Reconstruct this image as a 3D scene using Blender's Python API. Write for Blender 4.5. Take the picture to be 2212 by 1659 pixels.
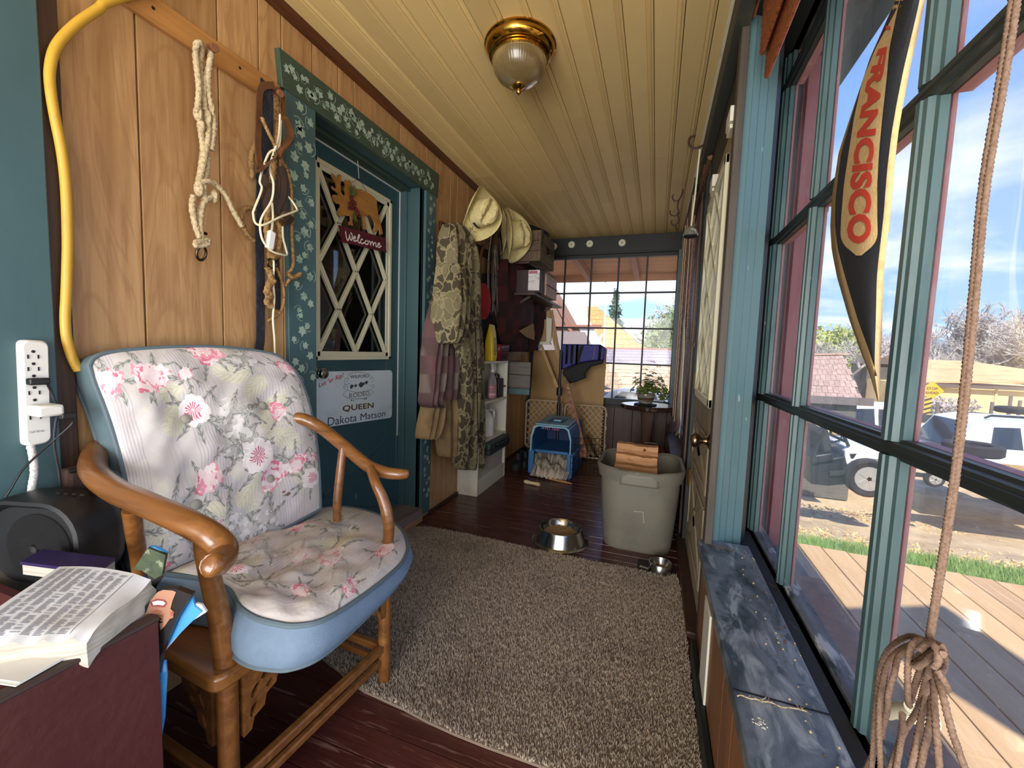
import bpy, math, random
import numpy as np
from mathutils import Vector, Matrix
for o in list(bpy.data.objects): bpy.data.objects.remove(o)
random.seed(7); PI=math.pi
SC=bpy.context.scene; COL=SC.collection
# ---------------------------------------------------------------- camera
F=890.0; YAW=.33346; PIT=-.07935; ROL=.03411; EYE=Vector((0,0,1.14196))
def _axes():
    fw=Vector((-math.sin(YAW)*math.cos(PIT),math.cos(YAW)*math.cos(PIT),math.sin(PIT)))
    r=Vector((math.cos(YAW),math.sin(YAW),0)); u=r.cross(fw)
    return r*math.cos(ROL)+u*math.sin(ROL), u*math.cos(ROL)-r*math.sin(ROL), fw
CR,CU,CF=_axes()
cam=bpy.data.cameras.new('camera'); cam.sensor_width=36; cam.lens=F/2212*36; cam.clip_start=.02; cam.clip_end=500
co=bpy.data.objects.new('camera',cam); COL.objects.link(co)
co.matrix_world=Matrix(((CR.x,CU.x,-CF.x,EYE.x),(CR.y,CU.y,-CF.y,EYE.y),(CR.z,CU.z,-CF.z,EYE.z),(0,0,0,1)))
SC.camera=co
def ray(px,py): return CF*F+CR*(px-1106)-CU*(py-829.5)
def hit(ax,val,px,py):                      # point of the real plane axis=val met by a sight line of the survey
    v=ray(px,py); t=(val-EYE[ax])/v[ax]; return EYE+v*t
def HX(x,*p): return [hit(0,x,*q) for q in p]
def HY(y,*p): return [hit(1,y,*q) for q in p]
def HZ(z,*p): return [hit(2,z,*q) for q in p]
# ---------------------------------------------------------------- view, sky, sun, area lights
SC.view_settings.view_transform='Standard'; SC.view_settings.look='None'; SC.view_settings.gamma=1
SC.view_settings.use_curve_mapping=False; SC.view_settings.exposure=0.3
def lin(c):
    if isinstance(c,(int,float)): c=(c,c,c)
    return tuple(((x/255)/12.92 if x/255<=.04045 else ((x/255+.055)/1.055)**2.4) for x in c[:3])
class NT:                                   # tiny node-graph helper
    def __init__(s,tree): s.t=tree; s.n=tree.nodes; s.l=tree.links
    def new(s,k,**kw):
        n=s.n.new(k)
        for a,b in kw.items(): setattr(n,a,b)
        return n
    def set(s,sock,v):
        if hasattr(v,'links'): s.l.new(v,sock)
        else: sock.default_value=v
    def map(s,vec,scale=(1,1,1),rot=(0,0,0),loc=(0,0,0)):
        m=s.new('ShaderNodeMapping'); s.l.new(vec,m.inputs[0]); m.inputs[3].default_value=scale; m.inputs[2].default_value=rot; m.inputs[1].default_value=loc; return m.outputs[0]
    def noise(s,vec,scale=1,detail=4,rough=.55,dist=0):
        n=s.new('ShaderNodeTexNoise'); s.l.new(vec,n.inputs['Vector']); n.inputs['Scale'].default_value=scale; n.inputs['Detail'].default_value=detail; n.inputs['Roughness'].default_value=rough; n.inputs['Distortion'].default_value=dist; return n.outputs[0]
    def ramp(s,fac,lo,hi,a=0,b=1):
        m=s.new('ShaderNodeMapRange'); s.l.new(fac,m.inputs[0]); m.inputs[1].default_value=lo; m.inputs[2].default_value=hi; m.inputs[3].default_value=a; m.inputs[4].default_value=b; return m.outputs[0]
    def math(s,op,a,b=0.,c=0.):
        m=s.new('ShaderNodeMath',operation=op); s.set(m.inputs[0],a); s.set(m.inputs[1],b); s.set(m.inputs[2],c); return m.outputs[0]
    def mix(s,fac,a,b,bt='MIX'):
        m=s.new('ShaderNodeMix',data_type='RGBA',blend_type=bt); s.set(m.inputs[0],fac)
        s.set(m.inputs[6],a if hasattr(a,'links') else (*a,1)); s.set(m.inputs[7],b if hasattr(b,'links') else (*b,1)); return m.outputs[2]
wd=bpy.data.worlds.new('sky'); SC.world=wd; wd.use_nodes=True
def build_sky():
    T=NT(wd.node_tree); T.n.clear()
    tc=T.new('ShaderNodeTexCoord').outputs['Generated']
    sp=T.new('ShaderNodeSeparateXYZ'); T.l.new(tc,sp.inputs[0])
    up=T.ramp(sp.outputs[2],-.02,.75)
    sky=T.mix(up,lin((150,184,222)),lin((78,118,198)))
    zz=T.math('ADD',T.math('MAXIMUM',sp.outputs[2],0.),.12)
    cv=T.new('ShaderNodeCombineXYZ'); T.l.new(T.math('DIVIDE',sp.outputs[0],zz),cv.inputs[0]); T.l.new(T.math('DIVIDE',sp.outputs[1],zz),cv.inputs[1])
    cl=T.ramp(T.noise(T.map(cv.outputs[0],(.55,.8,1),loc=SKYOFF),1.0,7,.56,.4),.47,.68)
    col=T.mix(T.math('MULTIPLY',cl,T.ramp(sp.outputs[2],.75,.3)),sky,lin((222,224,230)))
    col=T.mix(T.ramp(sp.outputs[2],0,-.1),col,lin((140,125,100)))
    bg=T.new('ShaderNodeBackground'); T.l.new(col,bg.inputs[0]); bg.inputs[1].default_value=2.0
    out=T.new('ShaderNodeOutputWorld'); T.l.new(bg.outputs[0],out.inputs[0])
SKYOFF=(3.1,1.7,0)
build_sky()
def light(kind,name,loc,energy,color=(1,1,1),rot=(0,0,0),size=None,angle=None):
    l=bpy.data.lights.new(name,kind); l.energy=energy; l.color=color
    if size: l.shape='RECTANGLE'; l.size,l.size_y=size
    if angle is not None: l.angle=angle
    o=bpy.data.objects.new(name,l); o.location=loc; o.rotation_euler=rot; COL.objects.link(o); return o
sd=Vector((.08,.62,-.78)).normalized()   # direction the sunlight travels
so=light('SUN','sun',(-1,-6,9),7.5,(1,.94,.84),angle=.01); so.rotation_euler=sd.to_track_quat('-Z','Y').to_euler()
# two added fill lamps, beside and behind the photographer, to brighten the interior
light('AREA','side_fill_light',(.40,-.62,1.35),23,(1,.98,.95),(0,PI/2+.30,-.45),(1.7,1.9))
light('AREA','near_end_fill_light',(-.5,-2.7,1.1),160,(1,.975,.94),(PI/2+.24,0,0),(1.9,2.3))
# ---------------------------------------------------------------- materials
MATS={}
def mat(name,col,rough=.6,metal=0,layers=(),bump=None,rnd=0,spec=.5,coord='Object',rot=(0,0,0),alpha=None,trans=0,coat=0,emit=None,sheen=0,fig=None):
    """layers: (colour, scale xyz, lo, hi, strength, detail, distortion); bump: (scale xyz, strength, detail)"""
    if name in MATS: return MATS[name]
    m=bpy.data.materials.new(name); m.use_nodes=True; T=NT(m.node_tree)
    b=T.n['Principled BSDF']; tc=T.new('ShaderNodeTexCoord').outputs[coord]
    if any(rot): tc=T.map(tc,rot=rot)
    c=None; base=lin(col); vec=tc
    if len(layers)>2 and not hasattr(layers[2],'__len__'): layers=(layers,)
    if rnd:
        oi=T.new('ShaderNodeObjectInfo').outputs['Random']
        ad=T.new('ShaderNodeVectorMath',operation='ADD'); T.l.new(tc,ad.inputs[0])
        k=T.math('MULTIPLY',oi,37.0); cx=T.new('ShaderNodeCombineXYZ')
        for i in range(3): T.l.new(k,cx.inputs[i])
        T.l.new(cx.outputs[0],ad.inputs[1]); vec=ad.outputs[0]
        c=T.mix(oi,tuple(x*(1-rnd) for x in base),tuple(min(1,x*(1+rnd)) for x in base))
    for L in layers:
        lc,sc,lo,hi=L[:4]; st=L[4] if len(L)>4 else 1; de=L[5] if len(L)>5 else 4; di=L[6] if len(L)>6 else 0
        f=T.ramp(T.noise(T.map(vec,sc),1,de,.6,di),lo,hi,0,st)
        c=T.mix(f,c if c is not None else base,lin(lc))
    if fig:                                    # cathedral figure: contour lines of a slow noise
        n_=T.noise(T.map(vec,fig[1]),1,3,.5,1.2); f=T.ramp(T.math('SINE',T.math('MULTIPLY',n_,fig[2])),.35,1.,0,fig[3]); c=T.mix(f,c if c is not None else base,lin(fig[0]))
    if c is None: b.inputs['Base Color'].default_value=(*base,1)
    else: T.l.new(c,b.inputs['Base Color'])
    b.inputs['Roughness'].default_value=rough; b.inputs['Metallic'].default_value=metal
    b.inputs['Specular IOR Level'].default_value=spec
    if trans: b.inputs['Transmission Weight'].default_value=trans
    if coat: b.inputs['Coat Weight'].default_value=coat; b.inputs['Coat Roughness'].default_value=.2
    if sheen: b.inputs['Sheen Weight'].default_value=sheen
    if alpha is not None: b.inputs['Alpha'].default_value=alpha
    if emit: b.inputs['Emission Color'].default_value=(*lin(col),1); b.inputs['Emission Strength'].default_value=emit
    if bump:
        n=T.noise(T.map(vec,bump[0]),1,bump[2] if len(bump)>2 else 5)
        bp=T.new('ShaderNodeBump'); bp.inputs['Strength'].default_value=bump[1]; bp.inputs['Distance'].default_value=.01
        T.l.new(n,bp.inputs['Height']); T.l.new(bp.outputs[0],b.inputs['Normal'])
    MATS[name]=m; return m
def wood(name,c,dark,light_,ax=2,s=1.,rough=.5,rnd=.12,coat=0,extra=(),fig=None):
    def sc(a,b): v=[b*s]*3; v[ax]=a*s; return tuple(v)
    return mat(name,c,rough,layers=((dark,sc(1.2,16),.42,.72,.75,6,1.6),(light_,sc(2.2,45),.5,.78,.55,4,.6),(dark,sc(.9,5),.55,.75,.45,3,2.5))+tuple(extra),bump=(sc(3,70),.12),rnd=rnd,coat=coat,fig=fig)
def glass(name,dirt=.06,tint=(1,1,1),spots=0):
    if name in MATS: return MATS[name]
    m=bpy.data.materials.new(name); m.use_nodes=True; T=NT(m.node_tree); T.n.clear()
    tr=T.new('ShaderNodeBsdfTransparent'); tr.inputs[0].default_value=(*tint,1)
    gl=T.new('ShaderNodeBsdfGlossy'); gl.inputs['Roughness'].default_value=.03
    fr=T.new('ShaderNodeFresnel'); fr.inputs[0].default_value=1.45
    mx=T.new('ShaderNodeMixShader'); T.l.new(T.math('MULTIPLY',fr.outputs[0],.35),mx.inputs[0]); T.l.new(tr.outputs[0],mx.inputs[1]); T.l.new(gl.outputs[0],mx.inputs[2])
    di=T.new('ShaderNodeBsdfTranslucent'); di.inputs[0].default_value=(.8,.8,.8,1)
    tc=T.new('ShaderNodeTexCoord').outputs['Object']
    f=T.math('MULTIPLY',T.ramp(T.noise(tc,3.,6,.7),.3,.75),dirt)
    if spots: f=T.math('ADD',f,T.math('MULTIPLY',T.ramp(T.noise(tc,70.,2,.5),.68,.76),spots))
    m2=T.new('ShaderNodeMixShader'); T.l.new(f,m2.inputs[0]); T.l.new(mx.outputs[0],m2.inputs[1]); T.l.new(di.outputs[0],m2.inputs[2])
    o=T.new('ShaderNodeOutputMaterial'); T.l.new(m2.outputs[0],o.inputs[0]); MATS[name]=m; return m
# ---------------------------------------------------------------- geometry
V3=lambda *a: Vector(a)
class G:
    def __init__(s): s.v=[]; s.f=[]; s.uv={}
    def add(s,vs,fs):
        k=len(s.v); s.v+= [tuple(p) for p in vs]; s.f+=[tuple(i+k for i in f) for f in fs]; return s
    def box(s,x0,x1,y0,y1,z0,z1):
        return s.add([(x,y,z) for x in (x0,x1) for y in (y0,y1) for z in (z0,z1)],[(0,1,3,2),(4,6,7,5),(0,4,5,1),(2,3,7,6),(0,2,6,4),(1,5,7,3)])
    def obox(s,c,sx,sy,sz,m=None,taper=1):
        m=m or Matrix.Identity(3); c=Vector(c); vs=[]
        for x in (-.5,.5):
            for y in (-.5,.5):
                for z in (-.5,.5):
                    t=taper if z>0 else 1; vs.append(c+m@Vector((x*sx*t,y*sy*t,z*sz)))
        return s.add(vs,[(0,1,3,2),(4,6,7,5),(0,4,5,1),(2,3,7,6),(0,2,6,4),(1,5,7,3)])
    def prism(s,poly,off):
        n=len(poly); off=Vector(off); a=[Vector(p) for p in poly]
        return s.add(a+[p+off for p in a],[tuple(range(n))[::-1],tuple(range(n,2*n))]+[(i,(i+1)%n,n+(i+1)%n,n+i) for i in range(n)])
    def bar(s,a,b,w,h,up=(0,0,1)):           # rectangular bar from a to b
        a=Vector(a);b=Vector(b);d=(b-a);L=d.length;d.normalize();sd_=d.cross(Vector(up))
        if sd_.length<1e-4: sd_=d.cross(Vector((1,0,0)))
        sd_.normalize();u=sd_.cross(d)
        m=Matrix((sd_,d,u)).transposed(); return s.obox((a+b)/2,w,L,h,m)
    def tube(s,pts,r,n=8,closed=False,flat=1.0,upv=None):
        P=[Vector(p) for p in pts]; m=len(P); R_=r if hasattr(r,'__len__') else [r]*m; k=len(s.v)
        nrm=Vector(upv) if upv else None
        for i,p in enumerate(P):
            t=(P[(i+1)%m]-P[i-1]) if closed else (P[min(i+1,m-1)]-P[max(i-1,0)])
            t.normalize()
            if nrm is None: nrm=t.orthogonal()
            nrm=(nrm-t*nrm.dot(t))
            if nrm.length<1e-5: nrm=t.orthogonal()
            nrm.normalize(); bi=t.cross(nrm)
            for j in range(n):
                an=2*PI*j/n; s.v.append(tuple(p+nrm*(math.cos(an)*R_[i]*flat)+bi*(math.sin(an)*R_[i])))
        for i in range(m if closed else m-1):
            for j in range(n):
                a=k+i*n+j;b=k+i*n+(j+1)%n;c=k+((i+1)%m)*n+(j+1)%n;d=k+((i+1)%m)*n+j; s.f.append((a,b,c,d))
        if not closed: s.f.append(tuple(k+j for j in range(n))[::-1]); s.f.append(tuple(k+(m-1)*n+j for j in range(n)))
        return s
    def lathe(s,prof,c,n=24,m=None,wob=None,cap=True):
        c=Vector(c); m=m or Matrix.Identity(3); k=len(s.v); q=len(prof)
        for i,(r,z) in enumerate(prof):
            for j in range(n):
                an=2*PI*j/n; rr=r*(wob(an,i) if wob else 1); s.v.append(tuple(c+m@Vector((rr*math.cos(an),rr*math.sin(an),z))))
        for i in range(q-1):
            for j in range(n): s.f.append((k+i*n+j,k+i*n+(j+1)%n,k+(i+1)*n+(j+1)%n,k+(i+1)*n+j))
        if cap and prof[0][0]>1e-6: s.f.append(tuple(k+j for j in range(n))[::-1])
        if cap and prof[-1][0]>1e-6: s.f.append(tuple(k+(q-1)*n+j for j in range(n)))
        return s
    def grid(s,P,uv=None,closeu=False):
        nu=len(P); nv=len(P[0]); k=len(s.v)
        for row in P: s.v+=[tuple(p) for p in row]
        for i in range(nu if closeu else nu-1):
            for j in range(nv-1):
                i2=(i+1)%nu; s.f.append((k+i*nv+j,k+i2*nv+j,k+i2*nv+j+1,k+i*nv+j+1))
        if uv:
            for i in range(nu):
                for j in range(nv): s.uv[k+i*nv+j]=uv[i][j]
        return s
    def ball(s,c,rx,ry=None,rz=None,n=12,m=None):
        ry=ry or rx; rz=rz or rx; m=m or Matrix.Identity(3); c=Vector(c); h=n//2; k=len(s.v)
        for i in range(h+1):
            t=PI*i/h
            for j in range(n):
                an=2*PI*j/n; s.v.append(tuple(c+m@Vector((rx*math.sin(t)*math.cos(an),ry*math.sin(t)*math.sin(an),-rz*math.cos(t)))))
        for i in range(h):
            for j in range(n): s.f.append((k+i*n+j,k+i*n+(j+1)%n,k+(i+1)*n+(j+1)%n,k+(i+1)*n+j))
        return s
    def build(s,name,m,parent=None,smooth=True,bevel=0,kind=None,ang=.7,solid=0,sub=0,label=None):
        me=bpy.data.meshes.new(name); me.from_pydata(s.v,[],s.f)
        if s.uv:
            ul=me.uv_layers.new(name='UVMap')
            for lp in me.loops: ul.data[lp.index].uv=s.uv.get(lp.vertex_index,(0,0))
        if smooth:
            me.polygons.foreach_set('use_smooth',[True]*len(me.polygons)); me.set_sharp_from_angle(angle=ang)
        me.update(); o=bpy.data.objects.new(name,me); COL.objects.link(o)
        if m: me.materials.append(MATS[m] if isinstance(m,str) else m)
        if solid: q=o.modifiers.new('thick','SOLIDIFY'); q.thickness=solid; q.offset=0
        if bevel: q=o.modifiers.new('bevel','BEVEL'); q.width=bevel; q.segments=2; q.limit_method='ANGLE'; q.angle_limit=.6
        if sub: q=o.modifiers.new('sub','SUBSURF'); q.levels=sub; q.render_levels=sub
        if parent:
            o.parent=parent
            if parent.parent is None: o.location=-parent.location if parent.type=='EMPTY' else (0,0,0)
        if kind: o['kind']=kind
        if label: o['label']=label
        return o
def thing(name,label,cat,loc,group=None):
    o=bpy.data.objects.new(name,None); COL.objects.link(o); o.location=loc; o.empty_display_size=.05
    o['label']=label; o['category']=cat
    if group: o['group']=group
    return o
def tag(o,label,cat,group=None):
    o['label']=label; o['category']=cat
    if group: o['group']=group
    return o
def dup(root,delta,label=None):
    r=root.copy(); COL.objects.link(r); r.location=root.location+Vector(delta)
    if label: r['label']=label
    for ch in root.children:
        c=ch.copy(); COL.objects.link(c); c.parent=r
        for g in ch.children: d=g.copy(); COL.objects.link(d); d.parent=c
    return r
def spline(pts,n=8,closed=False):            # Catmull-Rom
    P=[Vector(p) for p in pts]; m=len(P); out=[]
    for i in range(m if closed else m-1):
        g=(lambda k:P[k%m]) if closed else (lambda k:P[max(0,min(m-1,k))])
        a,b,c,d=g(i-1),g(i),g(i+1),g(i+2)
        for j in range(n):
            t=j/n; out.append(.5*((2*b)+(c-a)*t+(2*a-5*b+4*c-d)*t*t+(3*b-a-3*c+d)*t**3))
    if not closed: out.append(P[-1])
    return out
def lerp(a,b,t): return a+(b-a)*t
def interp(xs,ys,x):
    if x<=xs[0]: return ys[0]
    for i in range(len(xs)-1):
        if x<=xs[i+1]: return lerp(ys[i],ys[i+1],(x-xs[i])/(xs[i+1]-xs[i]))
    return ys[-1]
def text2d(s,size=1,bold=0,shear=0,cut=0):         # flat text outline -> (verts, faces), centred at 0
    cu=bpy.data.curves.new('t','FONT'); cu.body=s; cu.size=size; cu.align_x='CENTER'; cu.align_y='CENTER'; cu.resolution_u=3; cu.offset=bold; cu.shear=shear
    o=bpy.data.objects.new('t',cu); me=o.to_mesh(); vs=[(v.co.x,v.co.y) for v in me.vertices]; fs=[tuple(p.vertices) for p in me.polygons]
    if cut:
        import bmesh
        bm=bmesh.new(); bm.from_mesh(me); bmesh.ops.triangulate(bm,faces=bm.faces); bmesh.ops.subdivide_edges(bm,edges=bm.edges,cuts=cut,use_grid_fill=True); vs=[(v.co.x,v.co.y) for v in bm.verts]; bm.verts.index_update(); fs=[tuple(v.index for v in f.verts) for f in bm.faces]; bm.free()
    o.to_mesh_clear(); bpy.data.objects.remove(o); bpy.data.curves.remove(cu); return vs,fs
def put_text(g,s,fn,size,bold=0,w=None,h=None,shear=0):     # fn maps flat (x,y) to a 3D point
    vs,fs=text2d(s,size,bold,shear)
    if not vs: return g
    xs=[v[0] for v in vs]; ys=[v[1] for v in vs]; cx=(min(xs)+max(xs))/2; cy=(min(ys)+max(ys))/2
    sx=w/(max(xs)-min(xs)) if w else 1; sy=h/(max(ys)-min(ys)) if h else sx
    return g.add([fn((x-cx)*sx,(y-cy)*sy) for x,y in vs],fs)
def noise2(x,y,s=0):
    return math.sin(x*1.7+s)+math.sin(y*2.3+s*1.3+1.1)+math.sin((x+y)*1.1+s*.7)+math.sin(x*3.1-y*2.2+s)*.5
# ================================================================ the porch itself
XL=-1.433; XR=.2; YD=4.747; ZC=2.44; Y0=-1.8
wood('birch_panel',(184,144,98),(138,98,58),(196,156,108),2,1.,.42,.14,fig=((136,92,54),(2,5.5,.9),75,.30))
wood('dark_panel',(74,48,32),(40,26,18),(96,62,40),2,1.,.5,.15)
wood('brown_panel',(128,82,46),(84,50,26),(150,100,60),2,1.,.5,.12)
wood('dark_trim',(58,38,28),(34,22,16),(80,54,38),2,1.,.5,.1)
mat('ceiling_paint',(214,186,126),.5,layers=((182,154,100),(1.5,.7,1),.5,.75,.45,5),bump=((60,8,60),.12),rnd=.07)
mat('stain_ceiling',(160,134,88),.6)
mat('floor_paint',(74,38,32),.27,layers=(((40,18,16),(1.2,7,1),.5,.75,.6,4),((128,96,84),(5,55,5),.585,.67,.8,6,.4),((92,62,52),(2.5,18,2.5),.6,.72,.6,5,.3)),bump=((5,50,5),.25),rnd=.16)
mat('teal',(66,94,98),.45,layers=(((54,80,84),(2,2,1.2),.45,.7,.6),),bump=((30,30,12),.06))
mat('teal_green',(56,76,64),.45,layers=(((48,66,56),(2,2,1.2),.45,.7,.6),),bump=((30,30,12),.06))
mat('teal_worn',(84,112,114),.5,layers=(((60,94,98),(3,3,1.2),.45,.7,.6),((170,172,164),(30,30,8),.70,.74,.8,3)),bump=((40,40,12),.1))
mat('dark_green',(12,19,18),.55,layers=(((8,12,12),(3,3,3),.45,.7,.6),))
mat('ivy_paint',(150,172,156),.7,layers=(((112,140,130),(25,25,25),.5,.62,.8,2),))
mat('cream',(208,204,176),.45,layers=(((150,142,118),(9,9,4),.62,.74,.4),))
mat('white_dirty',(206,202,186),.5,layers=(((150,138,116),(5,5,5),.6,.75,.5),((120,110,92),(30,30,30),.72,.76,.5)))
mat('black_recess',(12,12,12),.8)
mat('metal_dark',(70,62,52),.35,1)
mat('brass',(186,142,58),.14,1)
mat('steel',(190,190,188),.18,1,bump=((4,4,60),.03))
mat('zinc',(150,150,150),.35,1)
mat('white_plastic',(216,214,206),.4)
mat('black_plastic',(22,22,24),.45)
mat('red_ext',(160,100,100),.6,layers=(((186,160,158),(20,20,6),.6,.72,.6),))
mat('weather_wood',(120,108,106),.8,layers=(((80,72,72),(30,3,30),.45,.7,.7),),bump=((40,4,40),.4))
glass('pane_glass',.05,(.99,1,1),.12); glass('far_pane_glass',.04); glass('dark_pane_glass',.02)
def S(o): o['kind']='structure'; return o
# floor: one board after another, running across the porch
floor=S(G().box(XL-.3,.75,Y0,YD+.05,-.06,-.018).build('floor','black_recess'))
y=.3; 
while y<YD-.02:
    w=.083; y2=min(y+w-.0022,YD); dz=random.uniform(-.0008,.0008)
    G().box(XL,XR+.02,y,y2,-.017,dz).build('floor_board','floor_paint',floor,smooth=False,bevel=.0016); y+=w
G().box(XL,XR+.02,Y0,.298,-.017,0).build('floor_board','floor_paint',floor,smooth=False)
# ceiling: beaded boards running along the porch
ceil_=S(G().box(XL-.15,.75,Y0,YD+.1,ZC+.013,ZC+.06).build('ceiling','black_recess'))
pitch=.1125; x=XL; k=0
while x<XR-.01:
    w=min(pitch,XR+.03-x)-.003
    if w<.02: break
    pr=[(0,.012),(0,.003),(.004,0),(w-.028,0),(w-.025,.004),(w-.022,.004),(w-.019,.0),(w-.015,-.002),(w-.011,0),(w-.008,.004),(w-.004,.004),(w,.006),(w,.012)] if w>.05 else [(0,.012),(0,0),(w,0),(w,.012)]
    cuts=[Y0]+sorted(random.sample([1.05,1.75,2.35,2.95,3.35,3.7,4.1],1 if k%2 else 2))+[YD]
    for a,b in zip(cuts[:-1],cuts[1:]):
        G().prism([(x+p[0],a,ZC+p[1]) for p in pr],(0,b-a-.002,0)).build('ceiling_board','ceiling_paint',ceil_,ang=.4)
    x+=pitch; k+=1
# left wall: birch plank panelling, door opening left out
OY0,OY1,OZ1=1.43,2.33,2.15
wl=G(); wl.box(XL-.03,XL-.012,Y0,OY0,0,ZC); wl.box(XL-.03,XL-.012,OY1,YD,0,ZC); wl.box(XL-.03,XL-.012,OY0,OY1,OZ1,ZC)
wall_left=S(wl.build('wall_left','black_recess'))
gr=[Y0,-1.2,-.7,-.25,.2,.60,.804,1.037,1.188,1.286,1.437,1.586,1.689,1.843,2.069,2.246,2.347,2.474,2.668,2.776,2.95,3.15,3.27,3.48,3.7,3.8,4.02,4.25,4.4,4.6,YD]
for a,b in zip(gr[:-1],gr[1:]):
    a2,b2=a+.0025,b-.0025
    def pl(a,b,z0,z1):
        if b-a>.004: G().box(XL-.012,XL,a,b,z0,z1).build('wall_plank','birch_panel',wall_left,smooth=False,bevel=.0015)
    if b2<=OY0 or a2>=OY1: pl(a2,b2,0,ZC)
    else:
        if a2<OY0: pl(a2,OY0,0,ZC)
        if b2>OY1: pl(OY1,b2,0,ZC)
        pl(max(a2,OY0),min(b2,OY1),OZ1,ZC)
S(G().prism([(XL,Y0,ZC),(XL,Y0,ZC-.045),(XL+.012,Y0,ZC-.045),(XL+.018,Y0,ZC-.03),(XL+.022,Y0,ZC-.012),(XL+.022,Y0,ZC)],(0,YD-Y0,0)).build('trim_1',wood('cherry_trim',(84,44,26),(52,26,16),(110,62,38),1,1.,.35,.05),ang=.4))
S(G().box(XL,XL+.035,Y0,.592,0,ZC).build('trim_2','teal',bevel=.003))
S(G().box(XL,XL+.022,.593,.632,0,ZC).build('trim_3','dark_trim',bevel=.002))
# near end wall behind the photographer, opened wide to let the added fill light in
ne=G(); ne.box(XL,-1.38,Y0-.06,Y0,0,ZC); ne.box(.4,.75,Y0-.06,Y0,0,ZC); ne.box(-1.38,.4,Y0-.06,Y0,2.36,ZC)
S(ne.build('wall_near','birch_panel'))
# far wall: header beam, dark panelling under the window
wf=G(); wf.box(XL-.05,.6,YD+.05,YD+.09,0,.60); wf.box(XL-.05,.6,YD,YD+.09,2.36,ZC+.05); wf.box(XL-.05,-1.33,YD,YD+.09,.6,2.4); wf.box(.19,.75,YD+.02,YD+.09,.5,2.4)
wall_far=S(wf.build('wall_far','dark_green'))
yy=XL
for w in (.16,.2,.13,.21,.17,.15,.2,.19,.17,.1):
    b=min(yy+w,XR+.02)
    if b-yy>.02: G().box(yy+.002,b-.002,YD+.02,YD+.05,0,.56).build('wall_plank','dark_panel',wall_far,smooth=False,bevel=.002)
    yy+=w
S(G().box(XL,XR,YD-.03,YD+.05,2.245,ZC).build('trim_4','dark_green',bevel=.003))
S(G().box(XL,XR,YD-.045,YD-.03,2.243,2.262).build('trim_5','dark_green',bevel=.003))
for q in [(1197,533),(1235,529),(1274,527),(1344,525)]:
    p=hit(1,YD-.031,*q); m=Matrix.Rotation(PI/2,3,'X')
    r=thing('spool_lid',('off-white round lid on the dark far beam, '+{1197:'leftmost, by the crate',1235:'second from the left',1274:'third from the left',1344:'rightmost, set apart'}[q[0]]),'lid',p,'round lids on the beam')
    G().lathe([(.038,0),(.038,.012),(.034,.016),(.012,.016),(.01,.013),(.0,.013)],p,20,m).build('disc','cream',r)
    G().lathe([(.006,.013),(.006,.019),(0,.02)],p,8,m).build('nail','metal_dark',r)
# ---- far window (window_1): frame, muntins, panes
XC=[-1.347,-1.047,-.747,-.447,-.147,.153]; ZR=[.655,1.045,1.437,1.827,2.212]
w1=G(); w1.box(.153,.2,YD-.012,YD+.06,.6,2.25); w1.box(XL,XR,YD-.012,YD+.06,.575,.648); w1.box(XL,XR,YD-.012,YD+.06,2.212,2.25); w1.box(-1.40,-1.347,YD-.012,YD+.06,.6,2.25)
win1=S(w1.build('window_1','dark_green',bevel=.003))
S(G().box(.158,.2,YD-.09,YD-.014,.6,2.25).build('trim_6','teal',bevel=.003))
for x in XC[1:-1]: G().box(x-.0085,x+.0085,YD,YD+.03,.648,2.212).build('muntin','dark_green',win1)
for z in ZR[1:-1]: G().box(-1.347,.153,YD+.001,YD+.029,z-.0085,z+.0085).build('muntin','dark_green',win1)
for i in range(5):
    for j in range(4): G().box(XC[i]+.009,XC[i+1]-.009,YD+.014,YD+.017,ZR[j]+.009,ZR[j+1]-.009).build('pane','far_pane_glass',win1,smooth=False)
S(G().box(XL,XR,YD-.05,YD,.555,.578).build('trim_7','dark_green',bevel=.003))
# ---- right side: header beam, wall pieces
XW=.454
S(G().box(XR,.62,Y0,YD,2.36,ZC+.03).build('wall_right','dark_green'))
S(G().prism([(XR,.3,ZC),(XR-.02,.3,ZC),(XR-.02,.3,ZC-.016),(XR-.008,.3,ZC-.03),(XR,.3,ZC-.03)],(0,YD-.3,0)).build('trim_8','cream',ang=.4))
S(G().box(XR-.01,.24,.3,YD,2.30,ZC-.031).build('trim_9',mat('header_grime',(58,60,52),.6,layers=(((96,88,66),(6,1.2,6),.5,.7,.7),)),bevel=.003))
rw=G(); rw.box(.215,.6,Y0,1.70,0,.372); ow=rw.build('wall_right','brown_panel'); S(ow)
yy=Y0
for w in [.3]*7+[.12,.2,.14,.2,.12,.2,.14,.1]:
    b=min(yy+w,1.70)
    if b-yy>.02: G().box(.203,.215,yy+.002,b-.002,0.09,.372).build('wall_plank','brown_panel',ow,smooth=False,bevel=.0015)
    yy+=w
S(G().box(.185,.203,.5,1.62,0,.09).build('baseboard_right','dark_green',bevel=.003))
# sill board, gutter, stool
sill=S(G().prism([(.195,-.9,.43),(.376,-.9,.43),(.376,-.9,.398),(.195,-.9,.398)],(0,2.645,0)).build('trim_10',mat('sill_paint',(98,106,112),.35,layers=(((44,54,60),(9,5,4),.46,.60,.85,7,.8),((150,156,158),(14,5,8),.50,.62,.85,7,1.2),((30,32,32),(22,12,10),.60,.68,.8,6,.6)),bump=((40,14,30),.25)),bevel=.004))
G().box(.198,.376,.953,.957,.4285,.4312).build('joint_crack','black_recess',sill)
S(G().box(.36,.47,Y0,2.0,.36,.392).build('trim_11',mat('gutter_dirt',(34,32,30),.8,layers=(((92,88,82),(30,12,10),.62,.72,.7,5),))))
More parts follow.
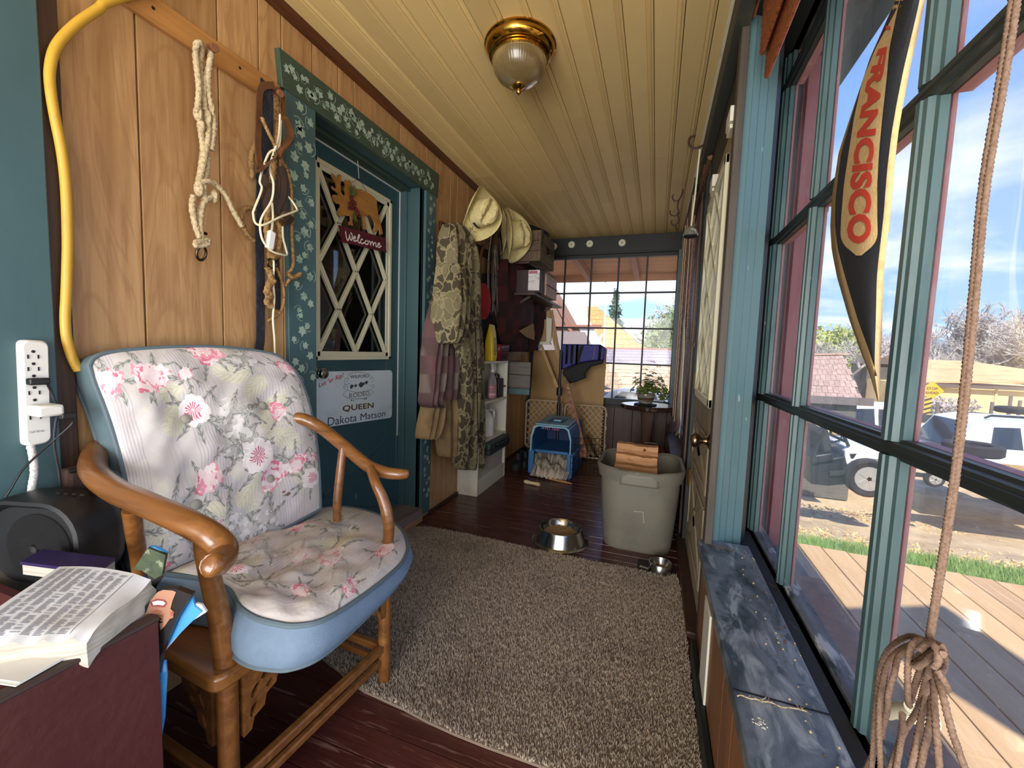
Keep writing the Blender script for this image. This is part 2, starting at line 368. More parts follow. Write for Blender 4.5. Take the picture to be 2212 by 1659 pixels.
# splayed jamb at the sill's far end, stepped boards
jp=[(.246,1.742),(.272,1.748),(.298,1.768),(.299,1.775),(.328,1.790),(.329,1.797),(.360,1.806),(.361,1.82),(.388,1.88),(.41,2.06),(.47,2.09),(.24,2.3)]
for i,(a,b) in enumerate(zip(jp[:-2],jp[1:-1])):
    if i in (2,4,6): continue
    g=G(); aa=Vector((a[0],a[1],0)); bb=Vector((b[0],b[1],0)); n=Vector((-(bb-aa).y,(bb-aa).x,0)).normalized()*.03
    if n.y<0 and n.x<0: n=-n
    g.prism([(a[0],a[1],.40),(b[0],b[1],.40),(b[0]+abs(n.x)*0,b[1]+.03,.40),(a[0],a[1]+.03,.40)],(0,0,2.0))
    S(g.build('trim_%d'%(20+i),'teal_worn' if i<7 else 'dark_green',bevel=.002))
S(G().box(.30,.47,2.08,2.12,0,2.4).build('wall_right','dark_green'))
# ---- big right window (window_2)
mat('sash',(76,100,100),.45,layers=(((44,74,78),(14,14,3),.5,.7,.7),((196,196,188),(40,40,12),.72,.75,.8,3)),bump=((30,30,9),.12))
mat('peel_paint',(98,100,98),.7,layers=(((34,36,36),(40,9,40),.52,.62,.9,6),((190,188,180),(30,7,30),.56,.63,.9,6)),bump=((50,12,50),.6))
def vprof(y,w): return [(XW+.002,y-w/2),(XW-.012,y-w/2),(XW-.014,y-w*.36),(XW-.024,y-w*.30),(XW-.026,y-w*.14),(XW-.030,y-w*.12),(XW-.030,y+w*.12),(XW-.026,y+w*.14),(XW-.024,y+w*.30),(XW-.014,y+w*.36),(XW-.012,y+w/2),(XW+.002,y+w/2)]
ZB=[.40,.982,1.632,2.245,2.38]; YB=[(2.03,.11),(1.555,.050),(.985,.060),(.44,.052),(-.13,.075),(-.7,.052),(-1.27,.075),(-1.78,.06)]
g=G(); g.box(XW-.03,XW+.04,Y0,2.08,.355,.392); g.box(XW-.02,XW+.04,Y0,2.08,2.36,2.42); win2=S(g.build('window_2','dark_green',bevel=.003))
G().prism([(XW-.012,Y0,.392),(XW-.012,Y0,.402),(XW+.03,Y0,.412),(XW+.03,Y0,.392)],(0,2.08-Y0,0)).build('sash_rail','peel_paint',win2)
for i,(y,w) in enumerate(YB):
    for j in range(4): G().prism([(a,b,ZB[j]+(.014 if j else 0)) for a,b in vprof(y,w)],(0,0,ZB[j+1]-ZB[j]-.028+(.014 if j==0 else 0))).build('muntin','sash',win2,ang=.35)
    G().box(XW+.006,XW+.013,y-w/2+.002,y+w/2-.002,.40,2.38).build('outer_muntin','red_ext',win2)
for i in range(len(YB)-1):
    ya=YB[i+1][0]+YB[i+1][1]/2-.0; yb=YB[i][0]-YB[i][1]/2
    for z in ZB[1:4]:
        w=.04; pr=[(p[0],z+(p[1])) for p in vprof(0,w)]
        G().prism([(a,YB[i+1][0],b) for a,b in pr],(0,YB[i][0]-YB[i+1][0],0)).build('muntin','peel_paint' if 0 else 'bar_dark',win2,ang=.35) if 'bar_dark' in MATS else G().prism([(a,YB[i+1][0],b) for a,b in pr],(0,YB[i][0]-YB[i+1][0],0)).build('muntin',mat('bar_dark',(40,46,44),.45,layers=(((120,122,112),(14,5,40),.62,.74,.5),)),win2,ang=.35)
        G().box(XW+.006,XW+.03,ya,yb,z-.02,z+.02).build('outer_muntin','red_ext',win2)
    for j in range(4): G().box(XW+.002,XW+.005,ya,yb,ZB[j],ZB[j+1]).build('pane','pane_glass',win2,smooth=False)
# outside of that wall: red casing board, weathered outer sill
S(G().box(.50,.60,2.04,2.20,.3,2.5).build('trim_30','red_ext'))
S(G().box(.505,.53,2.0,2.04,.3,2.5).build('trim_31','red_ext'))
S(G().prism([(.486,Y0,.345),(.60,Y0,.325),(.60,Y0,.29),(.486,Y0,.29)],(0,2.1-Y0,0)).build('trim_32','weather_wood'))
S(G().box(.47,.56,Y0,2.2,-.2,.30).build('trim_33','red_ext'))
# ---- exterior door on the right (door_2)
DX=.232; DY0,DY1=1.76,2.66
wood('door_edge',(72,62,52),(42,36,30),(98,86,72),2,1.,.6,.05)
mat('door_paint',(142,128,104),.6,layers=(((40,34,28),(14,10,2.4),.60,.66,.9,7,.9),((104,92,74),(4,4,2),.5,.7,.6)),bump=((30,30,6),.3))
la,lb,lc,ld=DY0+.13,DY1-.1,.93,1.96
g=G(); g.box(DX,DX+.042,DY0,la+.02,.03,2.06); g.box(DX,DX+.042,lb-.02,DY1,.03,2.06); g.box(DX,DX+.042,la+.02,lb-.02,.03,lc+.02); g.box(DX,DX+.042,la+.02,lb-.02,ld-.02,2.06)
door2=S(g.build('door_2','door_paint',bevel=.003))
for a,b,c,d in ((DY0+.11,DY1-.11,.14,.5),(DY0+.11,DY1-.11,.56,.80)):
    g=G()
    for (p,q,r,s_) in ((a,a+.02,c,d),(b-.02,b,c,d),(a+.02,b-.02,c,c+.02),(a+.02,b-.02,d-.02,d)): g.box(DX-.008,DX,p,q,r,s_)
    g.build('panel_moulding','door_paint',door2,bevel=.003)
    G().bar((DX-.003,a+.02,c+.02),(DX-.003,b-.02,d-.02),.05,.008,(1,0,0)).build('cross_rail','door_paint',door2)
    G().bar((DX-.003,a+.02,d-.02),(DX-.003,b-.02,c+.02),.05,.008,(1,0,0)).build('cross_rail','door_paint',door2)
la,lb,lc,ld=DY0+.13,DY1-.1,.93,1.96
g=G(); g.box(DX-.016,DX+.001,la,la+.04,lc,ld); g.box(DX-.016,DX+.001,lb-.04,lb,lc,ld); g.box(DX-.016,DX+.001,la,lb,lc,lc+.04); g.box(DX-.016,DX+.001,la,lb,ld-.04,ld)
g.build('lite_frame','cream',door2,bevel=.004)
G().box(DX-.003,DX-.001,la+.04,lb-.04,lc+.04,ld-.04).build('pane','pane_glass',door2)
frost=bpy.data.materials.new('frosted_curtain'); frost.use_nodes=True; T_=NT(frost.node_tree); T_.n.clear(); tl_=T_.new('ShaderNodeBsdfTranslucent'); tl_.inputs[0].default_value=(*lin((226,214,172)),1); df_=T_.new('ShaderNodeBsdfDiffuse'); df_.inputs[0].default_value=(*lin((226,218,190)),1); mx_=T_.new('ShaderNodeMixShader'); mx_.inputs[0].default_value=.4; T_.l.new(tl_.outputs[0],mx_.inputs[1]); T_.l.new(df_.outputs[0],mx_.inputs[2]); T_.l.new(mx_.outputs[0],T_.new('ShaderNodeOutputMaterial').inputs[0]); MATS['frosted_curtain']=frost
G().grid([[V3(DX+.02+.006*math.sin(i*1.1),la+.02+i*(lb-la-.04)/40,z) for z in (lc+.02,(lc+ld)/2,ld-.02)] for i in range(41)]).build('lite_curtain','frosted_curtain',door2)
def diamonds(a,b,c,d,nx,nz,w,t,fn,mt,par,name='muntin'):
    dx=(b-a)/nx; dz=(d-c)/nz; n=0
    for s_ in (1,-1):
        for i in range(-nz,nx+nz+1):
            p0=(a+i*dx,c); p1=(a+i*dx+s_*nz*dx,d)    # clip to rect
            pts=[]
            for t_ in np.linspace(0,1,nz*8+1):
                x_=lerp(p0[0],p1[0],t_); z_=lerp(p0[1],p1[1],t_)
                if a-1e-6<=x_<=b+1e-6: pts.append((x_,z_))
            if len(pts)<3: continue
            G().bar(fn(*pts[0]),fn(*pts[-1]),w,t,(1,0,0)).build(name,mt,par); n+=1
diamonds(la+.04,lb-.04,lc+.04,ld-.04,2,4,.02,.012,lambda a,b:(DX-.008,a,b),'cream',door2)
kn=Vector((DX,1.85,.80)); mk=Matrix.Rotation(-PI/2,3,'Y')
G().lathe([(.034,0),(.034,.006),(.026,.010),(.014,.016),(.012,.03),(.014,.036),(.024,.044),(.030,.056),(.030,.066),(.024,.074),(.010,.077),(0,.077)],kn,20,mk).build('door_knob',mat('old_bronze',(120,104,84),.3,1),door2)
for z in (.42,1.0,1.75): G().box(DX-.012,DX+.004,DY1-.004,DY1+.014,z-.05,z+.05).build('hinge','brass',door2)
S(G().box(.216,.244,1.70,1.755,0,2.3).build('trim_12','door_edge',bevel=.003))
S(G().box(.212,.30,2.68,2.80,0,2.3).build('trim_13','dark_green',bevel=.004))
S(G().box(.20,.35,2.80,3.02,0,2.35).build('trim_14','dark_panel',bevel=.004))
S(G().box(.235,.30,1.82,3.05,2.07,2.37).build('wall_right','dark_green')); S(G().box(.30,.6,2.12,3.05,2.07,2.37).build('wall_right','dark_green'))
S(G().box(.18,.24,1.75,2.7,0,.03).build('trim_15','dark_trim',bevel=.004))
for q in ((1590,262),(1549,400)):
    p=hit(0,.232,*q); t=thing('door_closer_box','small cream box with slotted lip over the glazed door, '+('the nearer of two' if q[0]==1590 else 'the farther of two'),'bracket',p,'cream boxes over the right door')
    G().box(p.x-.028,p.x,p.y-.05,p.y+.05,p.z-.02,p.z+.035).build('case','white_dirty',t,bevel=.003)
    G().box(p.x-.024,p.x,p.y-.03,p.y+.05,p.z-.036,p.z-.021).build('slot_lip','cream',t,bevel=.002)
# ---- far right window (window_3) under a woven blind
S(G().box(.24,.5,3.02,YD+.02,0,.39).build('wall_right','dark_panel'))
w3=G(); w3.box(.235,.30,3.03,3.09,.44,2.3); w3.box(.235,.30,4.5,4.58,.44,2.3); w3.box(.235,.30,3.03,4.58,2.22,2.34); w3.box(.235,.30,3.03,4.58,.43,.5)
win3=S(w3.build('window_3','weather_wood',bevel=.003))
G().box(.265,.268,3.09,4.5,.5,2.22).build('pane','far_pane_glass',win3)
for yv in (3.56,4.03): G().box(.255,.285,yv-.012,yv+.012,.5,2.22).build('muntin','weather_wood',win3)
S(G().box(.14,.27,3.06,4.6,.40,.432).build('trim_16',mat('sill_grey',(104,100,96),.4,layers=(((50,46,44),(9,5,4),.5,.62,.85,6),)),bevel=.004))
S(G().box(.20,.5,4.6,YD+.02,0,2.35).build('wall_right','teal'))
# ================================================================ left door (door_1) and everything hung on the left wall
def resample(P,step):
    P=[Vector(p) for p in P]; out=[P[0]]; acc=0
    for a,b in zip(P[:-1],P[1:]):
        L=(b-a).length; d=step-acc
        while d<=L: out.append(a.lerp(b,d/L)); d+=step
        acc=(acc+L)%step if L>0 else acc
    out.append(P[-1]); return out
def rope(g,pts,r,strands=3,pitch=6.,amp=.16,n=9,closed=False):
    P=resample(spline(pts,10,closed),r*.75); nrm=None; k=len(g.v); m=len(P)
    for i,p in enumerate(P):
        t=(P[min(i+1,m-1)]-P[max(i-1,0)])
        if t.length<1e-9: t=Vector((0,0,1))
        t.normalize(); nrm=t.orthogonal() if nrm is None else nrm-t*nrm.dot(t); nrm.normalize(); bi=t.cross(nrm)
        for j in range(n):
            an=2*PI*j/n; rr=r*(1+amp*math.cos(strands*an-2*PI*i*.75/pitch*strands)); g.v.append(tuple(p+nrm*(math.cos(an)*rr)+bi*(math.sin(an)*rr)))
    for i in range(m-1):
        for j in range(n): g.f.append((k+i*n+j,k+i*n+(j+1)%n,k+(i+1)*n+(j+1)%n,k+(i+1)*n+j))
    g.f.append(tuple(k+j for j in range(n))[::-1]); g.f.append(tuple(k+(m-1)*n+j for j in range(n))); return g
def strap(g,pts,w,t=.003,wd=None):           # flat strap along pts, width direction wd
    P=spline(pts,8); L=[];m=len(P)
    for i,p in enumerate(P):
        d=(P[min(i+1,m-1)]-P[max(i-1,0)]).normalized(); s_=Vector(wd) if wd else d.cross(Vector((1,0,0)))
        s_=(s_-d*s_.dot(d)).normalized(); nn=d.cross(s_).normalized(); ww=w(i/(m-1)) if callable(w) else w
        L.append([p-s_*ww/2-nn*t/2,p+s_*ww/2-nn*t/2,p+s_*ww/2+nn*t/2,p-s_*ww/2+nn*t/2])
    k=len(g.v)
    for q in L: g.v+=[tuple(v) for v in q]
    for i in range(m-1):
        for j in range(4): g.f.append((k+i*4+j,k+i*4+(j+1)%4,k+i*4+4+(j+1)%4,k+i*4+4+j))
    g.f.append((k+3,k+2,k+1,k)); e=k+(m-1)*4; g.f.append((e,e+1,e+2,e+3)); return g
def pxpath(x,*pts): return [hit(0,(q[2] if len(q)>2 else x),q[0],q[1]) for q in pts]
def plane_text(g,s,x,a,b,h,bold=0,shear=0):   # lettering along a line on a wall of constant x
    A=hit(0,x,*a); B=hit(0,x,*b); d=(B-A); L=d.length; d.normalize(); u=Vector((0,-d.z,d.y)); C=(A+B)/2
    return put_text(g,s,lambda X,Y:C+d*X+u*(Y+h/2),1,bold,w=L,h=h,shear=shear)
LX=-1.6
door1=thing('door_1','','',(LX,1.88,.08)); 
for k in ('label','category'): del door1[k]
door1['kind']='structure'
mat('teal_door',(56,88,94),.42,layers=(((46,70,74),(1.4,1.4,1.1),.42,.68,.7),((150,160,156),(26,26,10),.72,.75,.6,3)),bump=((30,30,10),.06))
fr=[hit(0,LX,*q) for q in ((672,336),(843,431),(842,775),(677,780))]
fy0=(fr[0].y+fr[3].y)/2; fy1=(fr[1].y+fr[2].y)/2; fz0=(fr[2].z+fr[3].z)/2; fz1=(fr[0].z+fr[1].z)/2
g=G(); g.box(LX-.044,LX,1.40,fy0+.03,.085,2.15); g.box(LX-.044,LX,fy1-.03,OY1-.004,.085,2.15); g.box(LX-.044,LX,fy0+.03,fy1-.03,.085,fz0+.03); g.box(LX-.044,LX,fy0+.03,fy1-.03,fz1-.03,2.15)
g.build('leaf','teal_door',door1,bevel=.002)
g=G()
for off,ww in ((.012,.022),(.005,.046)):
    g.box(LX-.002,LX+off,fy0,fy0+ww,fz0,fz1); g.box(LX-.002,LX+off,fy1-ww,fy1,fz0,fz1); g.box(LX-.002,LX+off,fy0,fy1,fz0,fz0+ww); g.box(LX-.002,LX+off,fy0,fy1,fz1-ww,fz1)
g.build('lite_frame','cream',door1,bevel=.003)
ga,gb,gc,gd=fy0+.04,fy1-.04,fz0+.045,fz1-.045
diamonds(ga,gb,gc,gd,2,2,.024,.014,lambda a,b:(LX-.003,a,b),'cream',door1)
diamonds(ga,gb,gc,gd,2,2,.008,.010,lambda a,b:(LX+.004,a,b),'cream',door1,'muntin_bead')
G().box(LX-.018,LX-.015,fy0+.03,fy1-.03,fz0+.03,fz1-.03).build('pane',glass('door_glass',.01,(.80,.81,.79)),door1)
# raised cross-buck mouldings on the lower half
for a,b in (((700,1075),(845,935)),((700,935),(850,1075)),((690,1085),(858,1088)),((858,940),(858,1088))):
    G().bar(hit(0,LX+.002,*a),hit(0,LX+.002,*b),.035,.010,(1,0,0)).build('moulding','teal_door',door1,bevel=.003)
kp=hit(0,LX,681,806); mk=Matrix.Rotation(PI/2,3,'Y')
G().lathe([(.032,0),(.032,.005),(.016,.012),(.012,.03),(.022,.038),(.028,.05),(.024,.062),(.01,.068),(0,.069)],kp,18,mk).build('door_knob','steel',door1)
# frame: jamb, stops, weather strip, casing with stencilled ivy
g=G(); g.box(LX-.10,XL,OY1,OY1+.03,0,OZ1); g.box(LX-.10,XL,OY0-.03,OY0,0,OZ1); g.box(LX-.10,XL,OY0,OY1,OZ1-.0,OZ1+.03)
S(g.build('trim_40','teal',bevel=.002))
S(G().box(LX+.004,LX+.05,OY1-.016,OY1,.08,OZ1).build('trim_41','teal',bevel=.004))
S(G().box(LX+.004,LX+.07,OY0,OY1,OZ1-.022,OZ1).build('trim_42','teal_green',bevel=.006))
g=G(); g.box(LX+.001,LX+.006,OY1-.024,OY1-.016,.09,OZ1-.03); g.box(LX+.001,LX+.006,OY0,OY1-.016,OZ1-.030,OZ1-.023)
S(g.build('trim_43',mat('weather_strip',(206,214,214),.5)))
def slab(q,x0,t,name,m):                       # board whose outline follows four surveyed corners
    P=[Vector((x0,p.y,p.z)) for p in q]; o=G().prism(P,(t,0,0)).build(name,m,bevel=.002); return o
cas=[hit(0,XL,*q) for q in ((592,104),(942,378),(939,428),(600,190))]
S(slab([(cas[0]),(cas[1]),cas[2],cas[3]],XL,.024,'trim_44','teal_green'))
lc=[hit(0,XL,*q) for q in ((612,205),(672,262))]
ivl=S(slab([V3(0,1.30,0),V3(0,1.435,0),V3(0,1.435,2.13),V3(0,1.285,2.13)],XL,.020,'trim_45','teal'))
ivr=S(slab([V3(0,2.325,0.03),V3(0,2.43,0.03),V3(0,2.445,2.16),V3(0,2.325,2.15)],XL,.020,'trim_46','teal'))
def ivy(g,c,s,rot,x):
    rad=[1,.55,.85,.5,.75,.5,.62,.5,.75,.5,.85,.55]; P=[]
    for i,r in enumerate(rad):
        a=rot+2*PI*i/12; P.append((x,c[0]+s*r*math.cos(a),c[1]+s*r*math.sin(a)))
    k=len(g.v); g.v.append((x,c[0],c[1])); g.v+=P; g.f+=[(k,k+1+i,k+1+(i+1)%12) for i in range(12)]
    if random.random()<.75:                    # tendril
        q=[]; a0=random.uniform(0,6.3)
        for i in range(5): a=a0+i*.5; rr=s*(.95+.08*i); q.append(Vector((x,c[0]+math.cos(a)*rr,c[1]+math.sin(a)*rr)))
        for u,v in zip(q[:-1],q[1:]):
            n=(v-u).cross(V3(1,0,0)).normalized()*s*.055; k=len(g.v); g.v+=[tuple(u-n),tuple(u+n),tuple(v+n),tuple(v-n)]; g.f.append((k,k+1,k+2,k+3))
rs=random.getstate(); random.seed(21)
g=G()
for i in range(62):
    t=i/61; z=2.09-t*1.95; ivy(g,(1.365+.034*math.sin(i*1.9)+random.uniform(-.015,.015),z+random.uniform(-.012,.012)),random.uniform(.018,.032),random.uniform(0,6),XL+.0206)
g.build('ivy_stencil','ivy_paint',ivl,smooth=False,kind='stuff'); g=G()
for i in range(62):
    t=i/61; z=2.09-t*1.95; ivy(g,(2.385+.028*math.sin(i*1.9)+random.uniform(-.012,.012),z+random.uniform(-.012,.012)),random.uniform(.015,.026),random.uniform(0,6),XL+.0206)
g.build('ivy_stencil','ivy_paint',ivr,smooth=False,kind='stuff'); g=G()
hd=[o for o in bpy.data.objects if o.name=='trim_44'][0]
for i in range(60):
    t=i/59; ivy(g,(1.29+t*1.10,2.19+.028*math.sin(i*1.7)+random.uniform(-.012,.012)),random.uniform(.016,.030),random.uniform(0,6),XL+.0246)
g.build('ivy_stencil','ivy_paint',hd,smooth=False,kind='stuff')
random.setstate(rs)
# threshold, step and the floor edge strip
S(G().box(LX-.06,XL+.03,OY0,OY1+.0,.03,.085).build('trim_47','weather_wood',bevel=.004))
S(G().box(XL,XL+.035,1.44,2.32,-.0,.034).build('trim_48',wood('raw_board',(168,124,80),(110,78,48),(196,156,110),1,1.,.7,.05),bevel=.003))
S(G().box(XL+.0,XL+.016,2.44,YD,0,.02).build('baseboard_left','dark_trim',bevel=.003))
# the dark room seen through the door glass, with a checked sheer curtain
g=G(); g.box(-3.2,-3.15,.3,3.6,0,2.5); g.box(-3.2,XL-.05,.25,.3,0,2.5); g.box(-3.2,XL-.05,3.6,3.65,0,2.5); g.box(-3.2,XL-.05,.25,3.65,2.45,2.5); g.box(-3.2,XL-.05,.25,3.65,-.02,.02); g.box(LX-.11,XL-.03,.25,OY0-.03,0,2.45); g.box(LX-.11,XL-.03,OY1+.03,3.65,0,2.45); g.box(LX-.11,XL-.03,OY0-.03,OY1+.03,OZ1+.03,2.45)
S(g.build('wall_beyond',mat('dark_room',(84,78,68),.8)))
cu=thing('sheer_curtain','dim grey checked sheer curtain hanging behind the left door glass','curtain',(-1.78,1.5,1.0))
P=[[(-1.76+.014*math.sin(i*1.1),1.42+i*.008,.95+j*.11) for j in range(10)] for i in range(48)]
G().grid(P).build('sheer',mat('sheer_cloth',(176,178,182),.9,alpha=.7),cu); g=G()
for i in range(0,48,3): g.bar((-1.758+.014*math.sin(i*1.1),1.42+i*.008,.95),(-1.758+.014*math.sin(i*1.1),1.42+i*.008,1.94),.002,.002)
for j in range(62): g.tube([(-1.757+.014*math.sin(i*1.1),1.42+i*.008,.95+j*.016) for i in range(0,48,2)],.0009,4)
g.build('check_thread',mat('check_thread',(84,86,92),.9),cu,kind='stuff')
G().tube([(-1.76,1.40,1.945),(-1.76,1.84,1.945)],.008,8).build('curtain_rod','metal_dark',cu)
# ---- rodeo sign on the door
sx=LX+.004
sp_=[hit(0,sx,*q) for q in ((680,803),(847,799.5),(846,902),(683,926))]
sg=thing('metal_sign','worn white metal sign with red, gold and black lettering on teal door','sign',sp_[0])
def rpoly(P,r):                                # rounded quad
    out=[]
    for i in range(4):
        a,b,c=P[i-1],P[i],P[(i+1)%4]; u=(a-b).normalized();v=(c-b).normalized()
        for t in (0,.25,.5,.75,1): out.append(b+u*r*(1-t)**2+v*r*t**2)
    return out
G().prism(rpoly(sp_,.03),(.0025,0,0)).build('plate',mat('sign_white',(206,218,222),.4,layers=(((168,176,160),(7,3,7),.55,.75,.6),((90,84,70),(24,24,24),.72,.76,.7))),sg,smooth=False)
tx=sx+.0031
g=G(); plane_text(g,"Let 'er Rip!",tx,(689.5,840),(744,816),.030,.012,.25); g.build('lettering',mat('ink_red',(176,52,52),.6),sg,smooth=False)
mat('ink_black',(34,32,34),.6); mat('ink_gold',(176,158,84),.6); mat('ink_brown',(96,78,56),.6); mat('ink_grey',(66,66,68),.6)
def stroke(g,x,pts,w=.0022):
    P=spline(pxpath(x,*pts),6)
    for u,v in zip(P[:-1],P[1:]):
        d=(v-u); 
        if d.length<1e-7: continue
        n=d.cross(V3(1,0,0)).normalized()*w/2; k=len(g.v); g.v+=[tuple(u-n),tuple(u+n),tuple(v+n),tuple(v-n)]; g.f.append((k,k+1,k+2,k+3))
cv=lambda a,b:(670+a/11.64,790+b/11.64)
g=G()
plane_text(g,"WILFORD",tx,cv(1000,320),cv(1480,290),.018,.01); 
g.build('lettering','ink_black',sg,smooth=False)
g=G()
for pl in ([(960,340),(975,220),(1200,165),(1500,215),(1500,360)],[(860,420),(880,320),(960,330),(930,400),(900,370)],[(860,420),(910,470),(1000,440)],[(850,600),(890,570),(870,520),(840,560)],[(840,560),(860,490),(930,500),(930,600),(830,740),(1000,820),(1220,835),(1420,800),(1600,670)],[(1600,670),(1540,610)],[(1520,330),(1570,280),(1580,380),(1530,420)],[(1540,520),(1600,470),(1600,550),(1560,550)],[(930,610),(1100,660),(1250,670),(1450,620),(1540,600)]): stroke(g,tx,[cv(*q) for q in pl])
g.build('crest_outline','ink_brown',sg,smooth=False); g=G()
for a,b,s_ in ((1040,870,2),(1085,872,1.4),(1130,875,.9),(1405,830,2),(1360,838,1.4),(1325,848,.9)):
    c=hit(0,tx,*cv(a,b)); G().lathe([(.0025*s_,0),(0,.0001)],c,8,mk).build('crest_dot','ink_black',sg)
for cx_,cy_,rx_,ry_ in ((1050,520,55,75),(1150,500,40,55),(1420,420,50,60),(1300,470,90,90)):
    c=[cv(cx_+rx_*math.cos(t*.7)*(.75+.3*math.sin(t*5)),cy_+ry_*math.sin(t*.7)*(.75+.3*math.cos(t*4))) for t in range(9)]; P=pxpath(tx+(.0003 if cx_==1300 else .0006),*c); g=G(); g.v+=[tuple(p) for p in P]; g.f.append(tuple(range(9))); g.build('crest_picture','ink_grey',sg,smooth=False)
g=G(); plane_text(g,"RODEO",tx,cv(985,815),cv(1495,740),.026); g.build('lettering','ink_brown',sg,smooth=False)
g=G(); plane_text(g,"QUEEN",tx-.0002,cv(815,1170),cv(1595,1075),.037,.03); g.build('lettering','ink_gold',sg,smooth=False)
g=G(); plane_text(g,"QUEEN",tx+.0003,cv(812,1178),cv(1588,1083),.037); g.build('lettering','ink_black',sg,smooth=False)
g=G(); plane_text(g,"Dakota",tx,cv(440,1520),cv(1170,1394),.044); g.build('lettering',mat('ink_navy',(44,50,66),.6),sg,smooth=False); g=G(); plane_text(g,"Matson",tx,cv(1265,1378),cv(1885,1270),.040); g.build('lettering',mat('ink_navy',(44,50,66),.6),sg,smooth=False)
# ---- moose ornament with its welcome board
mo=thing('moose_ornament','wooden moose cut-out with berry bow holding a burgundy Welcome board','ornament',hit(0,LX+.03,763,420))
mc=lambda a,b:(700+a/7.213,330+b/7.213)
mx_=LX+.03
out=[(105,320),(150,350),(175,400),(195,400),(205,350),(235,340),(250,370),(250,450),(235,510),(245,600),(265,650),(300,680),(320,640),(305,560),(320,500),(300,440),(330,420),(345,470),(370,430),(410,470),(430,540),(480,560),(560,570),(690,640),(770,700),(805,760),(815,860),(825,960),(850,990),(860,1090),(885,1190),(900,1270),(860,1275),(850,1200),(835,1120),(820,1050),(800,1000),(830,1050),(825,1110),(800,1170),(805,1240),(765,1240),(775,1180),(770,1080),(740,1020),(700,965),(660,985),(615,965),(610,1050),(640,1120),(640,1205),(605,1195),(600,1100),(575,990),(540,960),(480,960),(430,960),(420,1060),(435,1140),(380,1125),(375,1080),(400,1060),(395,980),(345,990),(310,965),(270,990),(215,985),(195,950),(210,880),(240,840),(235,800),(180,795),(130,740),(120,690),(125,655),(160,655),(195,670),(205,640),(160,600),(115,570),(105,520),(140,550),(180,575),(175,480),(140,430),(110,380)]
G().prism(pxpath(mx_,*[mc(*q) for q in out]),(.008,0,0)).build('moose',wood('moose_ply',(172,120,58),(120,80,36),(190,140,76),1,1.6,.5,.03),mo,smooth=False)
bd=[(215,1130),(940,1330),(925,1380),(950,1440),(935,1490),(960,1555),(240,1385),(260,1340),(225,1280),(245,1200)]
brd=G().prism(pxpath(mx_,*[mc(*q) for q in bd]),(.009,0,0)).build('welcome_board',mat('burgundy_paint',(86,24,38),.45,layers=((60,14,26),(2,30,30),.5,.7,.5)),mo,smooth=False)
wl_=[[(335,1225),(345,1300),(365,1365),(390,1330),(400,1270),(405,1330),(425,1365),(440,1310),(430,1260),(410,1250)],[(450,1340),(490,1330),(480,1300),(455,1330),(470,1375),(520,1360),(555,1290),(540,1280),(525,1340),(540,1400),(570,1395)],[(605,1350),(580,1350),(570,1390),(595,1415),(640,1395)],[(660,1370),(640,1385),(650,1425),(685,1420),(690,1380),(660,1370),(690,1385),(715,1375)],[(720,1385),(725,1445),(735,1400),(760,1390),(765,1450),(780,1410),(805,1405),(810,1465),(830,1455)],[(835,1440),(870,1430),(860,1405),(835,1430),(850,1475),(895,1450)]]
g=G()
for s_ in wl_: stroke(g,mx_+.0096,[mc(*q) for q in s_],.007)
g.build('lettering',mat('white_ink',(236,230,224),.5),brd,smooth=False)
g=G()
for a,b in ((430,720),(410,790),(470,830),(440,860),(500,880),(530,930),(400,860),(455,760),(480,790),(520,960),(545,990),(430,690)): g.ball(hit(0,mx_+.016+random.uniform(0,.012),*mc(a,b)),.010,n=8)
g.build('berry_bow',mat('berry',(92,18,28),.35,layers=((190,150,140),(40,40,40),.62,.7,.7)),mo); g=G()
for i in range(70):
    a=hit(0,mx_+.012,*mc(430,700)) if i<48 else hit(0,mx_+.012,*mc(470,900)); an=random.uniform(.5,2.5) if i<48 else random.uniform(-2.3,-.9); L=random.uniform(.03,.065)
    g.tube([a,a+V3(random.uniform(0,.02),math.cos(an)*L*.6,math.sin(an)*L)],.0012,4)
g.build('pine_sprig',mat('pine_green',(88,98,52),.7),mo,kind='stuff')
pk=hit(0,mx_+.004,*mc(545,400)); g=G(); g.tube([hit(0,mx_+.004,*mc(520,50)),hit(0,mx_+.004,*mc(530,230)),pk],.002,5); g.build('cord',mat('cord_white',(190,190,182),.7),mo)
G().tube([pk,hit(0,mx_+.004,*mc(690,655))],.0012,4).build('wire',mat('wire_dark',(40,44,38),.6),mo); G().tube([pk,hit(0,mx_+.004,*mc(400,480))],.0012,4).build('wire','wire_dark',mo)
for a,b,c,d in ((400,1130,400,1175),(640,1200,645,1245),(780,1240,785,1285)): G().tube([hit(0,mx_+.004,*mc(a,b)),hit(0,mx_+.004,*mc(c,d))],.0015,4).build('wire','wire_dark',mo)
# ---- peg rail
pr=thing('peg_rail','honey wooden rail screwed across birch panelling, with two branch pegs','peg rail',V3(XL,.95,2.08))
q=[hit(0,XL,*a) for a in ((226,0),(300,0),(575,182),(575,215))]
z0,z1=2.045,2.122
G().box(XL,XL+.018,.60,1.262,z0,z1).build('rail',wood('rail_wood',(180,128,70),(140,92,46),(196,148,92),1,1.,.45,.02),pr,bevel=.003)
for yy in (.84,1.10): G().lathe([(.005,0),(.004,.002),(0,.002)],V3(XL+.018,yy,2.085),8,mk).build('screw','metal_dark',pr)
mat('bark_peg',(120,76,46),.7,layers=((70,44,28),(20,20,20),.5,.65,.7),bump=((40,40,40),.4))
p1=hit(0,XL+.018,432,112); p2=hit(0,XL+.10,466,104)
G().tube([p1,p1.lerp(p2,.5)+V3(0,0,.004),p2],[.014,.0125,.012],10).build('peg','bark_peg',pr)
